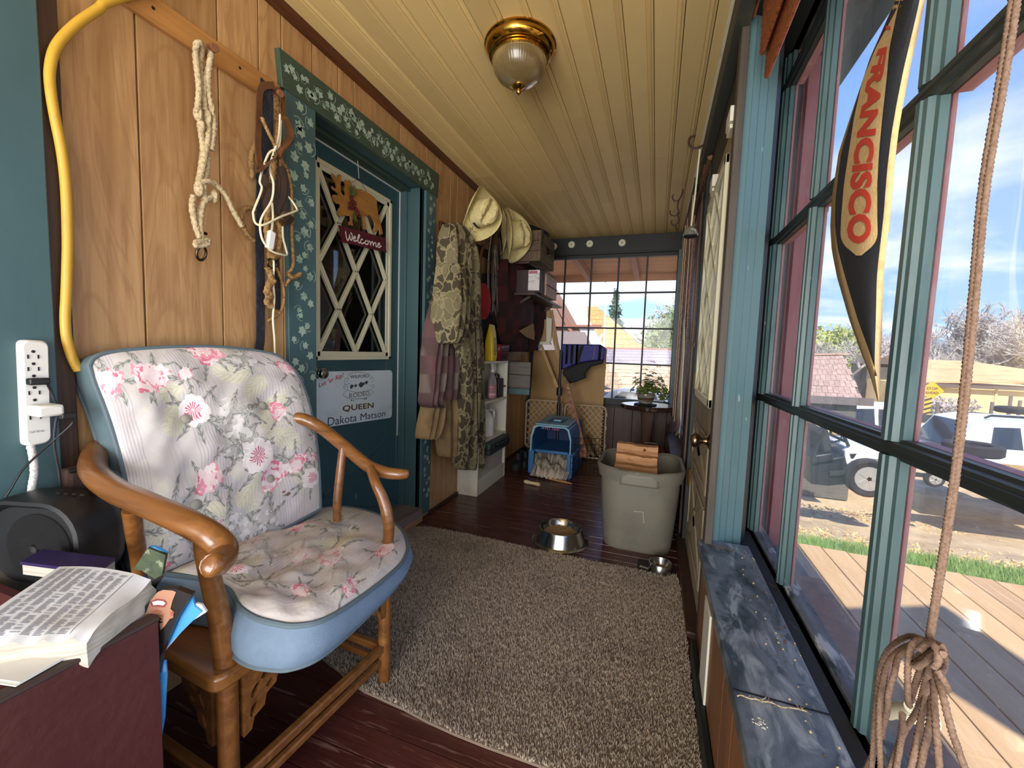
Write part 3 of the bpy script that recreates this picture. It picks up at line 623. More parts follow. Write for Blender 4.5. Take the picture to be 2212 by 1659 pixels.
p3=V3(XL+.018,1.205,2.085); p4=hit(0,XL+.10,608,203)
G().tube([p3,p4],[.013,.011],10).build('peg','bark_peg',pr)
# ---- yellow hose
hs=[(245,0),(210,20),(160,55),(120,100),(106,150),(108,200),(118,260),(130,320),(138,380),(142,440),(144,520),(143,580),(141,640),(139,690),(143,735),(155,775),(168,800)]
g=G(); g.tube(spline([V3(XL+.02,.95,2.25)]+pxpath(XL+.035,*[(a+2,b) for a,b in hs]),8),.0105,12)
tag(g.build('hose',mat('hose_yellow',(196,154,52),.42,layers=((150,112,30),(40,40,8),.6,.72,.6,4))),'dusty yellow hose looping down the birch panelling beside the teal board','hose')
# ---- rope halter on the first peg
hc=lambda a,b,x=0:(390+a/3.386,80+b/3.386,XL+.03+x)
ha=thing('rope_halter','pale cotton rope halter with iron ring hanging from the first peg','halter',hit(0,XL+.03,432,300))
mat('cotton_rope',(190,172,136),.9,layers=((140,118,84),(120,120,120),.45,.65,.7,2),bump=((160,160,160),.4))
g=G()
for pl in ([(120,560,.02),(135,380,.02),(112,150,.03),(118,50,.055),(150,45,.06),(155,90,.045),(140,200,.02),(148,380,.015),(150,480,.01)],
           [(220,90,.05),(215,180,.03),(180,300,.02),(172,420,.015),(180,540,.015)],[(225,110,.05),(205,260,.03),(205,400,.02),(225,520,.02)],
           [(140,560,.015),(150,700,.012),(165,820,.012),(150,960,.012),(128,1080,.012)],[(180,560,.015),(205,680,.018),(180,860,.018),(150,1000,.018),(125,1100,.02)],
           [(235,560,.02),(245,660,.02),(225,830,.018)],[(200,880,.012),(190,1000,.012),(160,1080,.014),(175,1180,.014),(130,1290,.014),(135,1400,.016),(150,1470,.018)],
           [(95,1160,.02),(85,1250,.02),(110,1380,.02),(140,1470,.02)],[(255,1160,.016),(180,1200,.018),(150,1290,.02),(145,1400,.02),(155,1470,.02)],
           [(130,1080,.02),(190,1055,.025),(260,1080,.022),(330,1160,.02),(390,1280,.016),(450,1385,.014)]): rope(g,pxpath(0,*[hc(*q) for q in pl]),.0085)
g.build('rope','cotton_rope',ha)
for a,b,r in ((128,560,.016),(222,520,.015),(150,650,.014),(195,590,.017),(135,1110,.017),(165,1095,.014),(245,1165,.015)): G().ball(hit(0,XL+.045,*hc(a,b)[:2]),r,r*.8,r*1.5,10).build('knot','cotton_rope',ha)
g=G()
rope(g,pxpath(XL+.05,*[(390+a/3.386,80+b/3.386) for a,b in ((105,1500),(150,1490),(200,1480),(195,1520),(120,1530),(110,1510),(160,1500),(205,1510))]),.0075)
g.build('knot','cotton_rope',ha)
g=G(); c=hit(0,XL+.045,*hc(152,1582)[:2]); g.tube([c+V3(.006*math.sin(t),.014*math.cos(t),.021*math.sin(t)) for t in np.linspace(0,2*PI,17)[:-1]],.0042,8,True)
g.tube([hit(0,XL+.04,*hc(165,1430)[:2]),hit(0,XL+.05,*hc(190,1440)[:2])],.005,6); g.build('ring','metal_dark',ha)
# ---- tack hanging from the second peg
tc1=lambda a,b,x=.04:(520+a/5.531,170+b/5.531,XL+x); tc2=lambda a,b,x=.04:(520+a/5.027,430+b/5.027,XL+x)
GRP='tack hung beside the door'
mat('nylon_black',(26,27,34),.6,layers=((48,48,62),(200,200,60),.5,.6,.8,1))
g=G(); strap(g,pxpath(0,tc1(320,70,.075),tc1(310,150,.08),tc1(310,600,.05),tc1(290,1000,.04),tc1(240,1300,.035),tc2(215,150,.03),tc2(205,500,.026),tc2(215,900,.024),tc2(215,1200,.022),tc2(215,1500,.022),tc2(200,1640,.022),(560,800,XL+.022)),lambda t:.050 if t<.35 else .034,.005,(0,1,0))
t=thing('lead_strap','long dark navy webbing strap hanging down between panelling and door casing','strap',hit(0,XL+.03,560,300),GRP); g.build('webbing','nylon_black',t)
g=G(); strap(g,pxpath(0,tc2(390,640,.03),tc2(400,900,.03),tc2(405,1100,.03),tc2(395,1200,.03)),.022,.004,(0,1,0)); g.build('loose_end','nylon_black',t)
mat('leather_brown',(98,62,38),.45,layers=((58,36,22),(9,9,5),.5,.7,.7)); mat('leather_dark',(58,40,28),.5,layers=((34,24,18),(9,9,5),.5,.7,.7))
t=thing('leather_halter','brown leather halter with two pale rivets on the peg beside the casing','halter',hit(0,XL+.05,575,330),GRP)
g=G(); strap(g,pxpath(0,tc1(400,80,.09),tc1(240,120,.085),tc1(215,500,.08),tc1(205,800,.085),tc1(225,1000,.09),tc1(240,1070,.1)),.022,.005,(0,1,.1)); g.build('cheek_strap','leather_brown',t)
g=G(); strap(g,pxpath(0,tc1(210,1110,.105),tc1(330,1010,.11),tc1(450,900,.115),tc1(560,770,.10),tc1(590,640,.08),tc1(540,500,.07),tc1(500,460,.06)),.028,.006,(0,.6,.7)); g.build('nose_band','leather_brown',t)
g=G(); strap(g,pxpath(0,tc1(430,100,.09),tc1(495,170,.09),tc1(515,300,.07),tc1(520,470,.06)),.012,.004,(0,1,0)); g.build('crown_strap','leather_brown',t)
for a,b in ((308,1022),(395,950)): G().lathe([(.008,0),(.007,.003),(0,.004)],hit(0,XL+.118,520+a/5.531,170+b/5.531),12,mk).build('rivet','steel',t)
t=thing('bridle_reins','dark leather reins bunched and knotted below the halter','reins',hit(0,XL+.05,590,430),GRP)
g=G()
for pl,w in (([(400,850,.05),(410,1100,.05),(400,1400,.05),(330,1640,.045)],.028),([(480,1050,.06),(510,1200,.06),(500,1400,.055),(430,1560,.05),(420,1620,.05)],.022),([(520,1100,.05),(540,1300,.05),(510,1500,.05),(500,1600,.05)],.022),([(250,1150,.06),(300,1250,.06),(360,1320,.06),(310,1480,.055),(320,1600,.05)],.024),([(330,700,.04),(340,1000,.04),(300,1300,.04),(310,1600,.04)],.03)): strap(g,pxpath(0,*[tc1(*q) for q in pl]),w,.005,(.3,1,0))
g.build('rein','leather_dark',t); g=G()
rope(g,pxpath(0,*[tc2(*q) for q in ((450,180,.06),(480,140,.07),(520,190,.075),(470,230,.075),(440,200,.07),(500,260,.07),(560,210,.06))]),.009,amp=.05); g.build('knot','leather_dark',t)
t=thing('extension_cord','off-white two-wire extension cord looped over the tack, plug showing','cord',hit(0,XL+.06,580,500),GRP)
mat('cord_cream',(220,212,180),.45)
g=G()
for pl in ([tc1(470,430,.08),tc1(450,700,.09),tc1(350,1050,.10),tc1(390,1250,.10),tc1(370,1450,.10),tc1(260,1640,.10),tc2(210,300,.10),tc2(240,450,.10),tc2(330,560,.10),tc2(430,600,.10),tc2(500,605,.09),tc2(490,540,.08),tc2(460,420,.07),tc2(455,300,.06)],
  [tc1(480,500,.08),tc1(455,800,.09),tc1(330,900,.09),tc1(230,1200,.09),tc1(250,1320,.09),tc1(160,1560,.09),tc2(135,160,.09),tc2(160,260,.09),tc2(250,280,.105),tc2(430,195,.10),tc2(600,130,.08),tc2(610,110,.07),tc2(570,40,.06),tc1(560,1400,.05)],
  [tc1(375,1480,.09),tc2(350,200,.095),tc2(335,350,.09)],
  [tc2(355,640,.06),tc2(360,750,.06),tc2(350,900,.05),tc2(365,1080,.05),tc2(350,1300,.045),tc2(365,1500,.04),tc2(370,1640,.035),(596,790,XL+.035)]): g.tube(spline(pxpath(0,*pl),6),.0038,7)
g.build('flex','cord_cream',t)
a,b=hit(0,XL+.10,587,500),hit(0,XL+.10,581,537); G().bar(a,b,.026,.018,(1,0,0)).build('plug',mat('plug_white',(232,232,228),.4),t,bevel=.004)
mat('twine',(150,116,70),.85,layers=((92,66,38),(90,90,90),.45,.62,.8,2))
t=thing('twisted_rope','brown twisted rope end hanging against the stencilled casing','rope',hit(0,XL+.04,632,480),GRP)
g=G(); rope(g,pxpath(0,tc1(250,460,.1),tc1(330,640,.1),tc1(410,800,.09),tc1(480,960,.08),tc1(550,1080,.06),tc1(600,1300,.05),tc1(615,1500,.05),tc2(560,150,.05),tc2(555,400,.05),tc2(570,650,.05),tc2(560,750,.05),tc2(510,810,.05)),.0062,3,5.,.22)
rope(g,pxpath(0,tc2(510,810,.05),tc2(570,850,.055),tc2(650,815,.055)),.009,4,6,.25); rope(g,pxpath(0,tc2(530,870,.05),tc2(480,950,.045)),.006,3,5,.25); g.build('rope','twine',t)
t=thing('old_rope_halter','frayed tan rope halter with iron ring behind the white cord','halter',hit(0,XL+.04,590,560),GRP)
g=G()
for pl,r in (([tc1(430,220,.05),tc1(430,500,.05),tc1(420,800,.045),tc2(300,150,.05),tc2(280,300,.05),tc2(300,450,.05),tc2(330,600,.05)],.011),([tc2(390,240,.05),tc2(430,350,.05),tc2(420,500,.05),tc2(380,600,.05)],.010),([tc2(290,600,.06),tc2(350,620,.065),tc2(410,610,.06)],.013),([tc2(290,740,.05),tc2(330,860,.05),tc2(290,960,.05),tc2(320,1060,.05),tc2(280,1110,.05),tc2(330,1170,.05)],.011),([tc2(370,880,.055),tc2(320,930,.05),tc2(280,1000,.05),tc2(310,1090,.05)],.010),([tc2(385,740,.045),tc2(430,850,.045),tc2(465,980,.045),tc2(460,1150,.045),tc2(400,1260,.04),tc2(290,1325,.03)],.0058)): rope(g,pxpath(0,*pl),r,3,6,.2)
rope(g,pxpath(0,(548,520,XL+.02),(530,500,XL+.025),(522,465,XL+.03),(535,450,XL+.03),(552,455,XL+.02)),.0085); rope(g,pxpath(0,(545,385,XL+.02),(543,340,XL+.03),(552,310,XL+.03)),.009)
g.build('rope','twine',t)
g=G(); c=hit(0,XL+.06,588,569); g.tube([c+V3(.004*math.sin(t_),.019*math.cos(t_),.017*math.sin(t_)) for t_ in np.linspace(0,2*PI,19)[:-1]],.0038,8,True); g.build('ring','metal_dark',t)
# ================================================================ floral armchair
TH=math.radians(4.4); CO=V3(-.811,1.115,0); CUv=V3(-math.sin(TH),-math.cos(TH),0); CWv=V3(-math.cos(TH),math.sin(TH),0)
def CL(u,w,z): return CO+CUv*u+CWv*w+V3(0,0,z)
def hpl(px,py,n,c):                             # sight line meets plane n.(P-CO)=c
    v=ray(px,py); return EYE+v*((c-(EYE-CO).dot(n))/v.dot(n))
def hu(px,py,u): return hpl(px,py,CUv,u)
def hw(px,py,w): return hpl(px,py,CWv,w)
def new_image(name,A):                          # print painted by the script itself, A is (h,w,3) sRGB 0..1, row 0 = bottom
    h,w=A.shape[:2]; im=bpy.data.images.new(name,w,h); B=np.ones((h,w,4),np.float32); B[...,:3]=A; im.pixels.foreach_set(B.ravel()); im.update(); im.pack(); return im
def img_mat(name,im,rough=.8,bump=0,alt=None):
    m=bpy.data.materials.new(name); m.use_nodes=True; T=NT(m.node_tree); b=T.n['Principled BSDF']; tx_=T.new('ShaderNodeTexImage'); tx_.image=im
    T.l.new(tx_.outputs[0],b.inputs['Base Color']); b.inputs['Roughness'].default_value=rough
    if bump:
        n=T.noise(T.map(T.new('ShaderNodeTexCoord').outputs['Object'],(9,9,9)),1,6); bp=T.new('ShaderNodeBump'); bp.inputs['Strength'].default_value=bump; bp.inputs['Distance'].default_value=.02; T.l.new(n,bp.inputs['Height']); T.l.new(bp.outputs[0],b.inputs['Normal'])
    MATS[name]=m; return m
def floral(N,flowers,seed,stain=0):
    r=np.random.default_rng(seed); yy,xx=np.mgrid[0:N,0:N]/N
    def fbm(s,o=4):
        a=np.zeros((N,N))
        for k in range(o):
            g_=r.random((s*2**k+2,s*2**k+2)); X=xx*s*2**k; Y=yy*s*2**k; i=X.astype(int); j=Y.astype(int); fx=X-i; fy=Y-j; fx=fx*fx*(3-2*fx); fy=fy*fy*(3-2*fy)
            a+=(g_[j,i]*(1-fx)*(1-fy)+g_[j,i+1]*fx*(1-fy)+g_[j+1,i]*(1-fx)*fy+g_[j+1,i+1]*fx*fy)/2**k
        return a/2
    A=np.empty((N,N,3)); A[:]=np.array([200,194,190])/255; n1=fbm(5); n2=fbm(14); n3=fbm(40,2)
    A+=((n1-.45)*.05)[...,None]
    def win(x,y,R_):
        i0=max(0,int((y-R_)*N)); i1=min(N,int((y+R_)*N)+1); j0=max(0,int((x-R_)*N)); j1=min(N,int((x+R_)*N)+1); return slice(i0,max(i1,i0+1)),slice(j0,max(j1,j0+1))
    def put(mask,c,a=1.,W_=(slice(None),slice(None))):
        mm=(np.clip(mask,0,1)*a)[...,None]; B=A[W_]; A[W_]=B*(1-mm)+np.array(c)/255*mm
    def leaf(x,y,L,w,an,c,vein=None,rag=.02):
        W_=win(x,y,L*1.05+.02); dx=xx[W_]-x+(n2[W_]-.5)*rag; dy=yy[W_]-y+(n3[W_]-.5)*rag; a=dx*math.cos(an)+dy*math.sin(an); b=-dx*math.sin(an)+dy*math.cos(an); t=a/L
        b=b+.12*L*np.sin(t*3)*math.cos(an*7)
        hw_=w*np.sqrt(np.clip(t*(1-t)*4,0,1))*(1-.3*t); m=(t>0)&(t<1)&(np.abs(b)<hw_); put(m,c,.85,W_)
        if vein: put(m&(np.sin(a*210+np.abs(b)*330+n3[W_]*5)>.45),vein,.75,W_); put(m&(np.abs(b)<.0022),vein,.9,W_)
    wob=xx+(n1-.5)*.02
    band=(np.sin(wob*16+1.)>.35); put(band&(np.sin(wob*420)>.15),(176,170,176),.75); put((np.sin(wob*23+2)>.75)&(np.sin(wob*230)>.5),(192,186,190),.8)
    put((n2>.58)&(n1>.5),(214,210,190),.45)
    for (x,y,s) in [(r.random(),r.random(),.06+.05*r.random()) for _ in range(14)]: leaf(x,y,s*1.9,s*.6,r.random()*6.3,(208,205,184),(190,188,166))
    for (x,y,s,k) in flowers:                     # grey foliage first
        for q in range(7): leaf(x,y,s*(1.5+.8*r.random()),s*.2,q*.9+r.random()*.7,(178,178,170),(122,122,118))
    for (x,y,s,k) in flowers:
        W_=win(x,y,s*1.7); a2=n2[W_]; a3=n3[W_]; dx=xx[W_]-x+(a2-.5)*s*.5; dy=yy[W_]-y+(a3-.5)*s*.4; d=np.hypot(dx,dy)+1e-6; an=np.arctan2(dy,dx)
        if k=='h':                                # white lace heads
            m=d<s*(1+.3*(a2-.5)*2); put(m&(a3>.45),(220,218,215),.85,W_); put(m&(a3<.36),(184,182,176),.6,W_); continue
        if k=='d':
            rr=d/(s*(.84+.16*np.abs(np.cos(an*3.5+x*40)))); m=rr<1; put(m,(236,228,226),1,W_); put(m&(rr<.58+.25*(a3-.5))&(np.cos(an*17+a2*14)>-.35+rr*1.5),(200,72,108),.95,W_); put(rr<.09,(240,224,214),1,W_); put(m&(rr>.8)&(a3>.5),(214,204,202),.7,W_); continue
        pale=k=='w'
        for q in range(17):                       # many small ruffled petals, outer ones first
            ring=1-(q/17)**.8; pa=r.random()*6.28; px_=math.cos(pa)*s*.72*ring; py_=math.sin(pa)*s*.62*ring; sz=s*(.34+.22*r.random())
            ex=dx-px_; ey=dy-py_; pd=np.hypot(ex,ey)/sz; pt=np.arctan2(ey,ex); m=pd<1+.14*np.cos(pt*5+q)+.5*(a3-.5)
            base=((238,226,224),(234,212,212),(230,200,204))[q%3]; put(m,base,.95,W_)
            rim=m&(pd>.66)&(np.cos(pt-pa+2.2*(r.random()-.5))>(.55 if pale else .1)); put(rim&(a3>.34),(212,108,132) if q%2 else (224,146,162),.9,W_)
            if not pale: put(m&(pd<.8)&(np.cos(pt*7+q)>.75)&(a3>.42),(216,128,148),.7,W_)
    if stain:
        put(n1>.55,(204,198,192),.35); put((n1>.64),(182,172,164),.30); put((np.hypot(xx-.62,yy-.16)<.06)&(n3>.5),(112,92,82),.8); put((n3>.66)&(n1>.5),(150,136,126),.4)
    else: put((np.hypot(xx-.78,yy-.17)<.03)&(n3>.48),(110,86,72),.9)
    A*= (1-.05*(n3-.5))[...,None]
    return np.clip(A,0,1).astype(np.float32)
def cm(a,b): return (160+a/3.95,730+b/3.95)
# flower list in cushion (s,t) coordinates measured on the photograph
def st(a,b): return (min(max((a-110-(b-190)*.16)/(1800),0),1),1-(b-120)/1420)
FL=[(230,300,.075,'p'),(580,320,.085,'w'),(1130,170,.085,'p'),(880,330,.035,'p'),(1780,300,.05,'p'),(1650,660,.055,'p'),(930,1020,.075,'p'),(1560,1120,.085,'p'),(1790,1080,.06,'w'),(930,1340,.075,'p'),(1960,1080,.035,'p'),(2060,900,.03,'p'),(890,570,.075,'d'),(1410,960,.085,'d'),(1960,1240,.062,'d'),(1200,640,.08,'h'),(1250,830,.09,'h'),(640,1200,.1,'h'),(1150,1400,.1,'h'),(1430,200,.07,'h'),(1900,560,.06,'h'),(420,1400,.06,'w'),(1500,1460,.08,'h')]
FB=[(*st(a,b),s,k) for a,b,s,k in FL]
img_mat('floral_back',new_image('floral_back_print',floral(1024,FB,3)),.85,.25)
FS=[(.85,.85,.06,'p'),(.66,.62,.08,'w'),(.80,.40,.06,'p'),(.42,.22,.08,'d'),(.14,.20,.06,'w'),(.20,.72,.07,'p'),(.45,.82,.07,'h'),(.30,.45,.09,'h'),(.62,.28,.08,'h'),(.93,.62,.05,'p'),(.08,.5,.06,'p'),(.5,.55,.06,'w')]
img_mat('floral_seat',new_image('floral_seat_print',floral(1024,FS,9,1)),.85,.45)
mat('piping_blue',(88,104,112),.8,bump=((60,60,60),.15))
mat('gusset_blue',(110,130,150),.85,layers=((90,110,130),(12,12,12),.45,.7,.6),bump=((300,300,300),.2))
mat('gusset_teal',(84,104,110),.85,layers=((66,84,92),(12,12,12),.45,.7,.6),bump=((300,300,300),.2))
wood('chair_wood',(128,82,40),(76,44,20),(162,112,62),0,1.,.28,.0,.35,(((70,36,16),(4,4,4),.60,.78,.6),))
wood('chair_wood_shaded',(96,58,30),(52,30,16),(130,84,46),0,1.,.35,.0,.2)  # same wood darkened: shade of the rear and side parts put into colour
ch=thing('armchair','bent-arm wooden armchair with floral button-back cushions and blue piping','armchair',CL(.25,.25,0))
def coons(B,T_,L,R,ns,nt):                      # boundary pixel curves -> grid of pixels [s][t]
    rs=lambda C,n:[C_ for C_ in even([Vector((*c,0)) for c in C],n)]
    def even(P,n):
        P=spline(P,8); d=[0]
        for a,b in zip(P[:-1],P[1:]): d.append(d[-1]+(b-a).length)
        out=[];j=0
        for i in range(n+1):
            q=d[-1]*i/n
            while j<len(d)-2 and d[j+1]<q: j+=1
            out.append(P[j].lerp(P[j+1],(q-d[j])/max(d[j+1]-d[j],1e-9)))
        return out
    B,T_,L,R=rs(B,ns),rs(T_,ns),rs(L,nt),rs(R,nt); G_=[]
    for i in range(ns+1):
        s=i/ns; row=[]
        for j in range(nt+1):
            t=j/nt; p=B[i]*(1-t)+T_[i]*t+L[j]*(1-s)+R[j]*s-(B[0]*(1-s)*(1-t)+B[-1]*s*(1-t)+T_[0]*(1-s)*t+T_[-1]*s*t); row.append((p.x,p.y))
        G_.append(row)
    return G_
def cushion(px,plane,up,bulge,tufts,thick,names,mats,par,ns,nt,dropfn=None,out=.012):
    n,c=plane; P=[[hpl(*q,n,c) for q in row] for row in px]; Q=[]; 
    tp=[(hpl(*q[:2],n,c),q[2],q[3]) for q in tufts]
    for i,row in enumerate(P):
        r_=[]
        for j,p in enumerate(row):
            s=i/ns*2-1; t=j/nt*2-1; b=bulge*max(0,(1-abs(s)**3.2))**.5*max(0,(1-abs(t)**3.2))**.5
            for q,dep,rad in tp: d=(p-q).length; b-=dep*math.exp(-(d/rad)**1.2)
            b+=.004*noise2(i*.35,j*.4,3)*max(0,1-s**4)*max(0,1-t**4)
            r_.append(p+up*b)
        Q.append(r_)
    uv=[[(i/ns,j/nt) for j in range(nt+1)] for i in range(ns+1)]
    cu_=G().grid(Q,uv).build(names[0],mats[0],par)
    rim=[(i,0) for i in range(ns+1)]+[(ns,j) for j in range(1,nt+1)]+[(i,nt) for i in range(ns-1,-1,-1)]+[(0,j) for j in range(nt-1,0,-1)]
    C=sum((P[i][j] for i,j in rim),Vector())/len(rim); rows=[]
    for i,j in rim:
        p=P[i][j]; o=(p-C); o-=up*o.dot(up); o.normalize(); h=dropfn(i/ns,j/nt) if dropfn else thick
        rows.append([p,p+o*out*.7-up*h*.25,p+o*out-up*h*.5,p+o*out*.7-up*h*.8,p-up*h,p-o*.06-up*h*1.02])
    G().grid(rows+[rows[0]]).build(names[1],mats[1],par)
    bot=G(); bot.v=[tuple(r[-1]) for r in rows]; bot.f=[tuple(range(len(rows)))]; bot.build(names[2],mats[1],par,smooth=False)
    G().tube([P[i][j] for i,j in rim],.0062,8,True).build('piping','piping_blue',par)
    G().tube([r[4] for r in rows],.0055,8,True).build('piping','piping_blue',par)
    return Q,tp
nb=(CWv*.65-V3(0,0,1)*.2).normalized(); cb=(CWv*.33+V3(0,0,.48)).dot(nb)
cbk=thing('back_cushion','','',CL(.25,.4,.5))
for k in ('label','category'): del cbk[k]
cbk.parent=ch; cbk.location=cbk.location-ch.location
class P2:                                        # third level: children of a part that is an empty
    pass
def sub_build(parent,world):                     # make build() put meshes given in world coordinates under a nested empty
    return world
_px=coons([(318,1262),(420,1240),(560,1170),(692,1100)],[(192,790),(205,772),(240,761),(330,752),(450,749),(545,757),(592,766),(612,778)],[(318,1262),(300,1200),(283,1100),(262,1000),(232,900),(205,830),(192,790)],[(692,1100),(691,1060),(688,1000),(678,920),(662,855),(640,805),(612,778)],44,48)
tb=[(*cm(935,700),.030,.045),(*cm(1590,585),.030,.045),(*cm(1655,1205),.026,.045),(*cm(1020,1425),.026,.045)]
class Sub:
    """collects a part whose own pieces are sub-parts: first mesh is the part, the rest its children"""
def nested(first,others):
    for o in others:
        o.parent=first; o.location=(0,0,0)
before=set(bpy.data.objects)
Q,tp=cushion(_px,(nb,cb),-nb,.034,tb,.085,('back_cushion','gusset','cushion_back'),('floral_back','gusset_teal','gusset_teal'),ch,44,48)
made=[o for o in bpy.data.objects if o not in before]; main=[o for o in made if o.name.startswith('back_cushion')][0]
for q in tb:
    p=hpl(q[0],q[1],nb,cb)-nb*.011; m=(-nb).to_track_quat('Z','Y').to_matrix()
    made.append(G().lathe([(.0135,-.006),(.0145,.002),(.012,.006),(.006,.0085),(0,.009)],p,16,m).build('button',mat('button_grey',(150,148,136),.7),ch))
nested(main,[o for o in made if o is not main]); bpy.data.objects.remove(cbk); main.name='back_cushion'
ns_=(V3(0,0,1)-CUv*.16).normalized(); cs_=V3(0,0,.482).dot(ns_)
_px=coons([(358,1240),(430,1249),(475,1257),(496,1270),(505,1288)],[(682,1099),(751,1096),(827,1116),(868,1147),(881,1186)],[(358,1240),(500,1180),(682,1099)],[(505,1288),(522,1315),(555,1336),(600,1348),(640,1352),(700,1339),(780,1290),(860,1225),(881,1186)],44,40)
before=set(bpy.data.objects)
def dropf(s,t): return lerp(.105,.05,t)
cushion(_px,(ns_,cs_),ns_,.030,[(600,1240,.018,.06),(755,1165,.020,.05),(520,1265,.01,.05),(640,1140,.012,.05)],.1,('seat_cushion','gusset','cushion_base'),('floral_seat','gusset_blue','gusset_teal'),ch,44,40,dropf,.02)
made=[o for o in bpy.data.objects if o not in before]; main=[o for o in made if o.name.startswith('seat_cushion')][0]
nested(main,[o for o in made if o is not main])
# frame
def limb(name,pts,rad,n=12,m='chair_wood'): 
    P=spline(pts,8); R_=[interp(list(range(len(rad))),rad,i/(len(P)-1)*(len(rad)-1)) for i in range(len(P))]
    return G().tube(P,R_,n).build(name,m,ch)
limb('arm',[CL(.40,.515,.865),hu(228,962,.48),hu(203,990,.53),hu(206,1024,.56),hu(250,1060,.572),hu(310,1086,.575),hu(400,1126,.57),hu(450,1153,.56),hu(478,1178,.553),hu(483,1200,.56),hu(470,1216,.585),hu(458,1221,.602),hu(449,1222,.610),hu(446,1222,.613)],[.02,.026,.028,.027,.026,.026,.026,.026,.026,.025,.024,.022,.015,.003])
limb('arm',[CL(.05,.515,.865),CL(-.02,.43,.868),hu(690,922,-.055),hu(738,960,-.06),hu(792,1004,-.06),hu(830,1020,-.06),hu(862,1024,-.075),hu(878,1024,-.095),hu(882,1024,-.10),hu(884,1024,-.102)],[.02,.022,.022,.022,.022,.021,.019,.016,.011,.002])
limb('back_rail',[CL(.42,.51,.866),CL(.23,.53,.88),CL(.03,.51,.866)],[.02,.022,.02])
limb('arm_post',[CL(.51,0,.42),hu(486,1400,.512),hu(474,1330,.52),hu(458,1262,.535),hu(445,1200,.55),hu(437,1140,.56)],[.024,.024,.022,.020,.019,.019])
limb('arm_post',[hu(302,1240,.545),hu(298,1195,.55),hu(291,1150,.56),hu(285,1100,.57)],[.014,.016,.017,.018])
limb('arm_post',[CL(0,0,.42),hu(840,1150,0),hu(836,1110,0),hu(826,1075,0),hu(811,1043,0),hu(800,1012,-.04)],[.017,.018,.019,.018,.016,.015])
limb('arm_post',[hu(728,1125,-.01),hu(729,1080,-.015),hu(735,1020,-.03),hu(741,968,-.05)],[.013,.015,.015,.014])
for u in (0,.51): limb('leg',[CL(u,0,0),CL(u,0,.15),CL(u,0,.42)],[.019,.021,.022 if u else .019])
for u in (.03,.48): limb('leg',[CL(u,.50,0),CL(u,.48,.3),CL(u,.46,.6),CL(u,.5,.86)],[.019,.021,.02,.018],m='chair_wood_shaded')
def cbar(a,b,w,h,name='stretcher',m='chair_wood'): return G().bar(CL(*a),CL(*b),w,h).build(name,m,ch,bevel=.005)
cbar((0,0,.135),(.51,0,.135),.024,.026); cbar((0,.004,.085),(.51,.004,.085),.020,.022)
cbar((0,0,.125),(0,.5,.115),.024,.026); cbar((0,0,.08),(0,.5,.075),.020,.022); cbar((.51,0,.135),(.50,.5,.115),.024,.026)
def rslab(pts,z0,z1,r,name,m='chair_wood'):
    P=rpoly([CL(u,w,z0) for u,w in pts],r); return G().prism(P,(0,0,z1-z0)).build(name,m,ch,bevel=.008)
rslab([(.452,-.035),(.556,-.035),(.556,.50),(.452,.50)],.405,.442,.03,'seat_rail')
rslab([(-.03,-.03),(.45,-.03),(.45,.045),(-.03,.045)],.405,.435,.006,'seat_rail')
rslab([(-.03,.05),(.05,.05),(.05,.5),(-.03,.5)],.405,.435,.006,'seat_rail'); rslab([(.06,.42),(.44,.42),(.44,.5),(.06,.5)],.405,.435,.006,'seat_rail')
def fret(name,loops,fn,t,m):                      # pierced bracket: outer outline and holes filled as a flat curve
    cu=bpy.data.curves.new('f','CURVE'); cu.dimensions='2D'; cu.fill_mode='BOTH'; cu.extrude=t/2
    for L in loops:
        s_=cu.splines.new('POLY'); s_.points.add(len(L)-1); s_.use_cyclic_u=True
        for k,(a,b) in enumerate(L): s_.points[k].co=(a,b,0,1)
    o=bpy.data.objects.new('f',cu); me=o.to_mesh(); g=G(); g.add([fn(v.co.x,v.co.y,v.co.z) for v in me.vertices],[tuple(p.vertices) for p in me.polygons]); o.to_mesh_clear(); bpy.data.objects.remove(o)
    return g.build(name,m,ch,smooth=False)
ell=lambda cx,cy,a,b,rot=0:[(cx+a*math.cos(t)*math.cos(rot)-b*math.sin(t)*math.sin(rot),cy+a*math.cos(t)*math.sin(rot)+b*math.sin(t)*math.cos(rot)) for t in np.linspace(0,2*PI,15)[:-1]]
FR=[[(0,0),(.13,0),(.125,-.02),(.11,-.028),(.105,-.05),(.085,-.06),(.08,-.08),(.055,-.09),(.05,-.115),(.025,-.125),(.018,-.15),(0,-.155)],ell(.095,-.02,.018,.008,.3),ell(.06,-.035,.02,.009,.5),ell(.03,-.06,.018,.009,.9),ell(.065,-.068,.012,.006,.5),ell(.024,-.105,.016,.008,1.2)]
fret('bracket',FR,lambda a,b,c:CL(.487-a,-.012+c,.404+b),.012,'chair_wood')
fret('bracket',FR,lambda a,b,c:CL(.525+c,.022+a,.404+b),.012,'chair_wood_shaded')
fret('bracket',FR,lambda a,b,c:CL(.02+a,-.012+c,.404+b),.012,'chair_wood')
